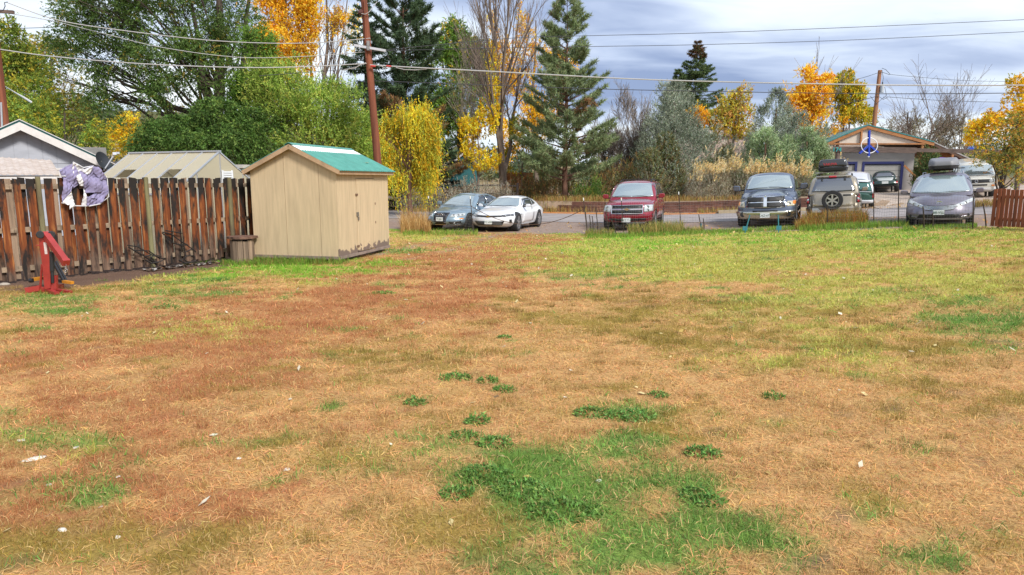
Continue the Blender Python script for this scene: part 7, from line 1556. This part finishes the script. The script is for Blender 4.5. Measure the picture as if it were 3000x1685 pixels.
conifer('small_spruce', 'small dusky blue spruce in front of teal cabin', on(1300, 47), 4.0, 1.9, [((.05, .085, .07), 5), ((.075, .115, .095), 3)], 45, nwh=14)
# ---------- bare cottonwood with yellow undergrowth, golden poplar behind
bare('bare_cottonwood', 'tall bare cottonwood with dark trunk and upswept twigs', on(1478, 47.5), 17.5, 52, .36, .30, 5, barkg, 1.0, first=.16, nsub=(3, 5), thin=.007, shrink=.66)
bare('bare_cottonwood', 'pale slender bare sapling left of the big cottonwood', on(1400, 49), 9.5, 53, .30, .07, 4, M('pale_twig', (.33, .28, .22), .95), 1.0, first=.15, thin=.009, lean=(-.12, 0))
tree('yellow_poplar', 'golden poplar glowing behind cottonwood and leaning pine', 'tree', on(1570, 62), at(1570, 60, 62), .22, [lobe(1540, 120, 62, 35, 80), lobe(1590, 190, 62, 60, 60), lobe(1540, 260, 62, 60, 60), lobe(1600, 300, 62, 60, 60), lobe(1480, 200, 62, 40, 90), lobe(1620, 60, 62, 22, 50), lobe(1560, 340, 62, 70, 50), lobe(1440, 120, 62, 26, 70), lobe(1500, 330, 62, 60, 60), lobe(1470, 420, 60, 60, 60), lobe(1640, 200, 62, 40, 60)], YE, 2900, 9, .8, .17, .11, bark=barkg, gap=-.12, gsc=.8, nl=26, spread=.8, seed=54, **pw_)
tree('yellow_aspen', 'small yellow aspen at left foot of bare cottonwood', 'tree', on(1400, 46), at(1400, 340, 46), .08, [lobe(1375, 400, 46, 35, 60), lobe(1420, 380, 46, 35, 70), lobe(1400, 460, 46, 60, 45), lobe(1445, 310, 46.5, 20, 70), lobe(1440, 200, 47, 16, 70)], YL, 1300, 10, .5, .12, .085, bark=barkg, gap=-.25, gsc=1.3, nl=14, spread=.9, seed=55, **pw_)
tree('yellow_aspen', 'small yellow green aspen at right foot of bare cottonwood', 'tree', on(1530, 49), at(1530, 350, 49), .07, [lobe(1520, 400, 49, 35, 60), lobe(1550, 450, 49, 40, 50), lobe(1510, 470, 49, 40, 40)], YL + [((.20, .26, .04), 3)], 800, 10, .5, .13, .085, bark=barkg, gap=-.2, gsc=1.3, nl=10, spread=.9, seed=56, **pw_)
# ---------- front pine
conifer('ponderosa_pine', 'big open green pine standing behind timber retaining wall', on(1656, 46), 12.9, 4.1, PN, 61, 'pine', barkr, brown=(.45, .15, BR), nwh=32, dens=1.5, powr=.62, low=.09, gapf=.04)
conifer('twin_spruce', 'tall green spruce with rusty top beyond the junipers', on(2025, 72), 15.2, 6.0, [((.10, .15, .055), 5), ((.14, .19, .07), 3)], 62, nwh=46, dens=1.6, tips=(.86, [((.20, .10, .05), 3), ((.07, .10, .04), 2)]))
conifer('twin_spruce', 'shorter spruce leaning by the rusty topped spruce', on(1975, 71), 12.4, 4.6, [((.095, .145, .055), 5), ((.13, .18, .065), 3)], 63, nwh=38, dens=1.6)
juniper('blue_juniper', 'large grey green juniper between pine and pickup truck', on(1965, 49), 8.3, 4.3, JB, 64, 7200, .85)
juniper('blue_juniper', 'dense grey green juniper in front of orange tree', on(2258, 52), 7.9, 3.7, JB, 65, 6200, 1.0)
juniper('green_juniper', 'pale green feathery juniper behind tan plumed brush', on(2232, 45), 4.4, 2.3, JL, 66, 3600, 1.0)
juniper('green_juniper', 'pale green juniper beside the gateway beam end', on(2352, 44), 4.2, 2.3, JL, 67, 3600, 1.0)
juniper('olive_juniper', 'brownish green young juniper in front of big grey juniper', on(1945, 46), 4.4, 2.2, [((.20, .22, .08), 4), ((.28, .20, .08), 3), ((.16, .20, .10), 3)], 68, 2800, .9)
juniper('olive_juniper', 'small olive juniper under the yellow leaved tree', on(2120, 50), 3.6, 1.5, [((.15, .17, .06), 4), ((.20, .17, .06), 3)], 69, 1700, .9)
for k, (u, y, H_, ln) in enumerate([(1838, 52, 7.2, .06), (1868, 50, 6.0, -.05), (1800, 50, 5.0, .0)]):
    bare('bare_thicket_tree', ['thin bare tree just right of the front pine', 'thin bare tree left of the big grey juniper', 'low bare tree tangled beneath pine branches'][k], on(u, y), H_, 70 + k, .38, .05, 5, twigm, .8, lean=(ln, 0), thin=.010)
# ---------- right background autumn trees
tree('orange_maple', 'orange autumn tree between grey juniper and garage', 'tree', on(2370, 60), at(2370, 220, 60), .18, [lobe(2360, 230, 60, 32, 40), lobe(2390, 290, 60, 50, 45), lobe(2350, 320, 60, 45, 45), lobe(2400, 360, 60, 60, 45), lobe(2420, 240, 60, 25, 25), lobe(2330, 260, 60, 25, 40)], OR, 1700, 10, .6, .16, .11, .7, .4, .2, barkg, -.2, 1.0, 16, .8, 81)
bare('bare_top_shoots', 'bare shoots rising above the orange tree', on(2365, 61), 12, 82, .26, .05, 3, twigm, 1.0, thin=.012)
tree('yellow_green_poplar', 'yellow green poplar clump left of tan utility pole', 'tree', on(2470, 63), at(2470, 240, 63), .16, [lobe(2460, 260, 63, 30, 40), lobe(2485, 300, 63, 40, 50), lobe(2450, 340, 63, 50, 50), lobe(2520, 350, 63, 45, 40), lobe(2480, 240, 63, 18, 35)], [((.60, .52, .04), 5), ((.42, .44, .05), 4), ((.85, .55, .03), 3)], 1700, 10, .6, .16, .11, bark=barkg, gap=-.25, gsc=1.0, nl=14, spread=.8, seed=83, **pw_)
tree('yellow_green_poplar', 'pale yellow green tree in front of pinkish house', 'tree', on(2150, 60), at(2150, 270, 60), .14, [lobe(2140, 300, 60, 40, 45), lobe(2170, 280, 60, 35, 40), lobe(2130, 360, 60, 50, 45), lobe(2180, 350, 60, 50, 50)], [((.66, .52, .07), 4), ((.45, .43, .08), 4), ((.72, .40, .12), 2)], 1300, 10, .6, .16, .10, bark=barkg, gap=-.1, gsc=1.0, nl=16, spread=.8, seed=84, **pw_)
tree('yellow_sapling', 'orange yellow sapling peeking between spruce and juniper', 'tree', on(2035, 64), at(2035, 340, 64), .1, [lobe(2030, 330, 64, 25, 35), lobe(2050, 350, 64, 25, 25)], OR, 320, 9, .6, .16, .11, bark=barkg, gap=-.2, gsc=1.0, nl=8, spread=.8, seed=85, **pw_)
OL = [((.36, .33, .21), 5), ((.46, .42, .28), 3), ((.25, .22, .13), 3)]
tree('russian_olive', 'grey olive scrub tree behind garage roof and tan pole', 'tree', on(2660, 60), at(2660, 330, 60), .2, [lobe(2640, 370, 60, 60, 40), lobe(2720, 380, 60, 60, 40), lobe(2800, 390, 60, 50, 45), lobe(2850, 360, 60, 40, 40), lobe(2610, 390, 60, 40, 40)], OL, 1900, 10, .7, .15, .05, .6, .5, .2, barkd, -.1, .9, 22, .8, 86)
bare('bare_tree', 'dark bare branching tree rising behind the garage ridge', on(2680, 58), 9.2, 87, .46, .12, 4, barkg, .55, first=.35, nsub=(3, 5), thin=.009)
bare('bare_tree', 'fine bare grey tree behind garage lean-to roof', on(2790, 60), 8.6, 88, .40, .08, 4, twigm, .8, thin=.009)
tree('golden_maple', 'bright golden tree at right edge behind thorny shrub', 'tree', on(2990, 48), at(2990, 300, 48), .2, [lobe(2960, 320, 48, 55, 45), lobe(3010, 290, 48, 60, 60), lobe(2900, 380, 48, 45, 40), lobe(2860, 400, 48, 25, 40), lobe(3030, 380, 48, 60, 60)], [((.88, .58, .03), 5), ((.84, .48, .02), 3), ((.50, .48, .06), 2)], 1900, 10, .6, .14, .10, .7, .3, .2, barkg, -.3, 1.1, 12, .8, 89)
tree('thorny_shrub_tree', 'yellow green and orange leaved shrub tree over redwood fence', 'tree', on(2930, 31), at(2950, 380, 31), .10, [lobe(2930, 420, 31, 70, 50), lobe(2990, 390, 31, 60, 60), lobe(2900, 490, 30.5, 40, 60), lobe(2970, 490, 30.5, 60, 50), lobe(3010, 450, 31, 50, 80)], [((.30, .29, .05), 5), ((.50, .36, .05), 3), ((.62, .30, .06), 2), ((.17, .19, .04), 4)], 900, 9, .6, .10, .055, .7, .2, .2, barkd, -.1, 1.3, 22, .8, 90, extra_trunks=[(on(2920, 31), at(2985, 330, 31), .06), (on(2940, 30.8), at(2880, 400, 30.6), .05)])
juniper('olive_juniper', 'grey olive juniper screening the pinkish house wall', on(2075, 54), 4.8, 2.3, [((.26, .27, .13), 4), ((.32, .30, .16), 3), ((.18, .20, .09), 3)], 92, 3000, .9)
juniper('green_juniper', 'dull green juniper filling gap behind red SUV', on(1885, 52), 4.6, 2.2, [((.24, .28, .15), 4), ((.30, .32, .18), 3), ((.16, .18, .09), 3)], 93, 2800, .9)
# garage side shrubs
juniper('green_juniper', 'green shrub growing before the garage door post', on(2705, 41), 2.6, 1.0, [((.10, .17, .05), 4), ((.15, .20, .07), 3), ((.30, .20, .08), 1)], 91, 1300, 1.0)
# ---------- brush along the bank
def brush(k, u, y, w_, h, pal, label, name='sagebrush', plume=None, n=900): bush(name, label, on(u, y), w_, h, pal, 200 + k, n, plume=plume, group='brush along the far bank' if name == 'sagebrush' else None)
PL = [((.90, .70, .34), 5), ((.82, .60, .25), 3), ((.92, .80, .52), 2)]
for k, (u, y, w_, h, lab) in enumerate([(1262, 45, 1.15, 1.75, 'brownish grey sagebrush nearest the yellow weeping tree'), (1318, 44.6, 1.0, 1.6, 'grey sagebrush behind the saloon car roof'), (1372, 45.2, 1.2, 2.0, 'tall grey sagebrush behind split rail fence'), (1432, 45.0, 1.1, 1.7, 'silvery sagebrush at base of bare cottonwood'), (1470, 44.4, .9, 1.6, 'ragged sagebrush beside the cottonwood trunk'), (1210, 44.5, 1.1, 1.2, 'low dark sagebrush between shed and saloon car')]):
    brush(k, u, y, w_, h, SG, lab, n=1000)
for k, (u, y, w_, h, pal, lab) in enumerate([(1590, 46.0, 1.0, 1.3, OAK, 'russet brown oak brush left of the pine trunk'), (1720, 46.0, 1.2, 1.5, [((.10, .20, .04), 5), ((.16, .25, .05), 3), ((.4, .38, .06), 1)], 'fresh green shrub between pine and red SUV'), (1765, 47.5, 1.4, 2.3, OAK, 'brown oak brush behind the red SUV roof'), (1830, 47.0, 1.4, 2.6, OAK, 'tall russet oak brush with pale leaves above red SUV'), (1895, 46.0, 1.3, 2.0, SG, 'grey brown brush right of the red SUV'), (1940, 45.0, 1.2, 1.5, [((.20, .19, .10), 4), ((.28, .26, .17), 3), ((.16, .10, .05), 3)], 'low olive grey brush above timber wall'), (1620, 48.0, 1.3, 2.0, OAK, 'dark oak brush under the pine branches'), (1690, 49.0, 1.5, 1.9, OAK, 'shaded oak brush right behind the pine trunk'), (1880, 49.0, 1.6, 3.0, OAK, 'high tangled oak brush below the bare trees'), (2010, 46.5, 1.3, 2.2, SG, 'grey sagebrush left of tan plumed brush'), (1540, 47.0, 1.1, 1.5, OAK, 'dry brown brush in front of the cedar panel')]):
    bush('oak_brush', lab, on(u, y), w_, h, pal, 240 + k, 1000, ll=.085, lw=.05)
for k, (u, y, w_, h, lab) in enumerate([(2085, 44.0, 1.45, 2.5, 'big rabbitbrush with tan plumes left of the pickup'), (2150, 44.4, 1.25, 2.6, 'tall tan plumed rabbitbrush behind the pickup hood'), (2050, 43.6, .9, 1.7, 'lower tan plumed rabbitbrush on the timber wall edge'), (2210, 43.2, 1.2, 2.2, 'tan plumed rabbitbrush behind the pickup roof'), (2285, 42.8, 1.0, 2.0, 'tan plumed rabbitbrush above pickup cap'), (2335, 42.0, .9, 1.7, 'pale rabbitbrush between pickup and champagne SUV'), (2420, 43.8, 1.3, 2.6, 'golden brown rabbitbrush left of garage doors')]):
    bush('rabbitbrush', lab, on(u, y), w_, h, [((.42, .39, .28), 5), ((.54, .50, .37), 3), ((.30, .22, .13), 3)], 270 + k, 1300, 9, .075, .028, .42, plume=PL)
# ---------- tall grasses at the wire fence
def tallgrass(name, label, spots, pal, seed, hgt, per=520, wd=.011):
    r = np.random.default_rng(seed); V, C = [], []
    for (u0, u1, y0, y1, hm) in spots:
        n = int(per * (u1 - u0) / 60); u = r.uniform(u0, u1, n); y = r.uniform(y0, y1, n); x = (u - 1500) / FPX * y; z = gz(x, y); a = r.uniform(0, 6.28, n); tl_ = np.abs(r.normal(.18, .16, n)); l = hgt * hm * r.uniform(.45, 1.15, n)
        D = np.stack([np.cos(a) * np.sin(tl_), np.sin(a) * np.sin(tl_), np.cos(tl_)], 1); P = np.stack([x, y, z], 1); S_ = np.stack([-np.sin(a), np.cos(a), 0 * a], 1) * (wd / 2); B = P + D * (l * .6)[:, None]; D2 = unit(D + np.stack([np.cos(a) * .5, np.sin(a) * .5, -.2 + 0 * a], 1)); T = B + D2 * (l * .45)[:, None]; c_ = pick(r, pal, n) * (1 + .16 * r.normal(0, 1, n))[:, None]
        V += [np.stack([P - S_, P + S_, B + S_ * .8], 1), np.stack([P - S_, B + S_ * .8, B - S_ * .8], 1), np.stack([B - S_ * .8, B + S_ * .8, T], 1)]; C += [c_, c_, c_]
    return tag(link(name, fast_mesh(name, np.concatenate(V), np.concatenate(C)), leafmat('grass_blade', .25, .7)), label, 'grass', kind='stuff')
DRY = [((.55, .33, .12), 5), ((.45, .24, .08), 3), ((.62, .45, .2), 2)]
tallgrass('tall_dry_grass', 'tall tawny dry grass beside the shed and saloon car', [(1175, 1250, 25.6, 28.5, 1.0), (1240, 1260, 25.4, 26.5, .6)], DRY, 301, .85, 900)
tallgrass('rusty_tall_grass', 'rust and green tall grass under the champagne SUV bumper', [(2345, 2540, 23.6, 25.0, 1.0), (2330, 2420, 23.2, 24.2, .6)], [((.42, .17, .04), 5), ((.30, .22, .05), 3), ((.22, .25, .04), 3), ((.5, .33, .12), 2)], 302, .62, 750)
tallgrass('fence_line_grass', 'mixed green and dry grass round the stakes by red SUV', [(1715, 1800, 24.0, 25.0, .5), (1840, 1960, 24.0, 25.2, .8), (1960, 2060, 24.0, 24.8, .45), (1900, 2000, 24.2, 25.4, .9)], [((.16, .24, .04), 4), ((.50, .34, .12), 4), ((.25, .26, .05), 3)], 303, .55, 420)
tallgrass('fence_foot_grass', 'low lush green grass along the wire fence foot', [(1180, 1400, 24.4, 26.5, .6), (1720, 2360, 23.0, 24.3, .5), (2340, 2660, 22.2, 23.6, .8), (2640, 2860, 20.6, 22.0, .4)], [((.13, .26, .03), 5), ((.20, .32, .04), 4), ((.35, .36, .07), 2)], 304, .30, 420)
tallgrass('shed_foot_weeds', 'green weeds growing along the shed base and fence post', [(740, 1000, 15.9, 16.7, 1.0), (640, 760, 15.9, 16.6, .7), (990, 1020, 16.2, 16.9, .6)], [((.13, .25, .03), 5), ((.20, .28, .04), 3), ((.25, .16, .06), 2)], 305, .20, 300, .009)
tallgrass('bank_grass', 'dry and green grass on the bank above timber wall', [(1560, 2040, 42.2, 45.5, 1.0), (1180, 1560, 41.5, 46.5, 1.0), (2040, 2330, 38.5, 42.0, .8), (2780, 2940, 31.5, 35.0, .7)], [((.45, .29, .10), 5), ((.26, .24, .06), 4), ((.33, .15, .05), 2)], 306, .45, 420, .022)
# ---------- broad-leaved weeds in the lawn
def weed(u, v, w_, h, n, k):
    b = np.array(gnd(u, v)); r = np.random.default_rng(400 + k); a = r.uniform(0, 6.28, n); rr = np.sqrt(r.random(n)); P = b + np.stack([np.cos(a) * rr * w_, np.sin(a) * rr * w_ * .7, r.random(n) * h * (1.1 - rr)], 1); D = unit(np.stack([np.cos(a), np.sin(a), np.full(n, .5)], 1) + r.normal(0, .4, (n, 3)))
    V, C = leaves(r, P, D, np.full(n, .03), 2, .030, .018, pick(r, [((.10, .21, .04), 5), ((.14, .28, .06), 4), ((.22, .34, .08), 2)], n), .1, .7, .2, 1.2)
    tag(link('lawn_weed', fast_mesh('lawn_weed', V, C), leafmat('weed_leaf', .2)), 'low dark green broad leaved weed clump in dry lawn', 'weed', 'weed clumps in the lawn')
for k, (u, v, w_, h, n) in enumerate([(1335, 1108, .17, .05, 160), (1428, 1118, .10, .05, 110), (1478, 1145, .11, .06, 120), (1218, 1182, .09, .06, 100), (1400, 1238, .10, .08, 130), (1740, 1215, .17, .07, 220), (1850, 1222, .20, .06, 230), (1450, 1302, .14, .06, 180), (1360, 1280, .10, .07, 110), (2060, 1332, .13, .08, 160), (1930, 1160, .09, .06, 90), (2265, 1165, .09, .05, 90), (2040, 1450, .10, .05, 110), (2080, 1475, .09, .05, 90), (1420, 1395, .18, .08, 260), (1340, 1450, .10, .06, 120), (490, 903, .20, .07, 150), (1650, 1500, .22, .06, 300), (1530, 1440, .2, .06, 260), (1480, 990, .08, .04, 70), (1125, 860, .18, .05, 120), (630, 822, .3, .06, 160)]): weed(u, v, w_, h, n, k)
# ---------- far wooded hillside
r = np.random.default_rng(9); V, C = [], []
for q in range(420):
    x = r.uniform(-170, 190); y = r.uniform(85, 240); z = float(gz(x, y)); s = r.uniform(1.6, 3.6) * (1 if x < 20 else .6); n = 150; d = unit(r.normal(0, 1, (n, 3))); P = np.array((x, y, z + s * .8)) + d * s * (r.random((n, 1)) ** .4) * np.array((1, 1, 1.1)); c_ = np.array(((.10, .12, .05), (.16, .15, .06), (.35, .25, .06), (.07, .10, .045))[r.integers(4)]); Vq, Cq = leaves(r, P, d, np.full(n, .4), 1, s * .28, s * .19, np.tile(c_, (n, 1)), .1, .8, .15); V.append(Vq); C.append(Cq)
tag(link('distant_woodland', fast_mesh('distant_woodland', np.concatenate(V), np.concatenate(C)), leafmat('leaf', .3)), 'distant scrubby woodland on the hillside behind the houses', 'woodland', kind='stuff')
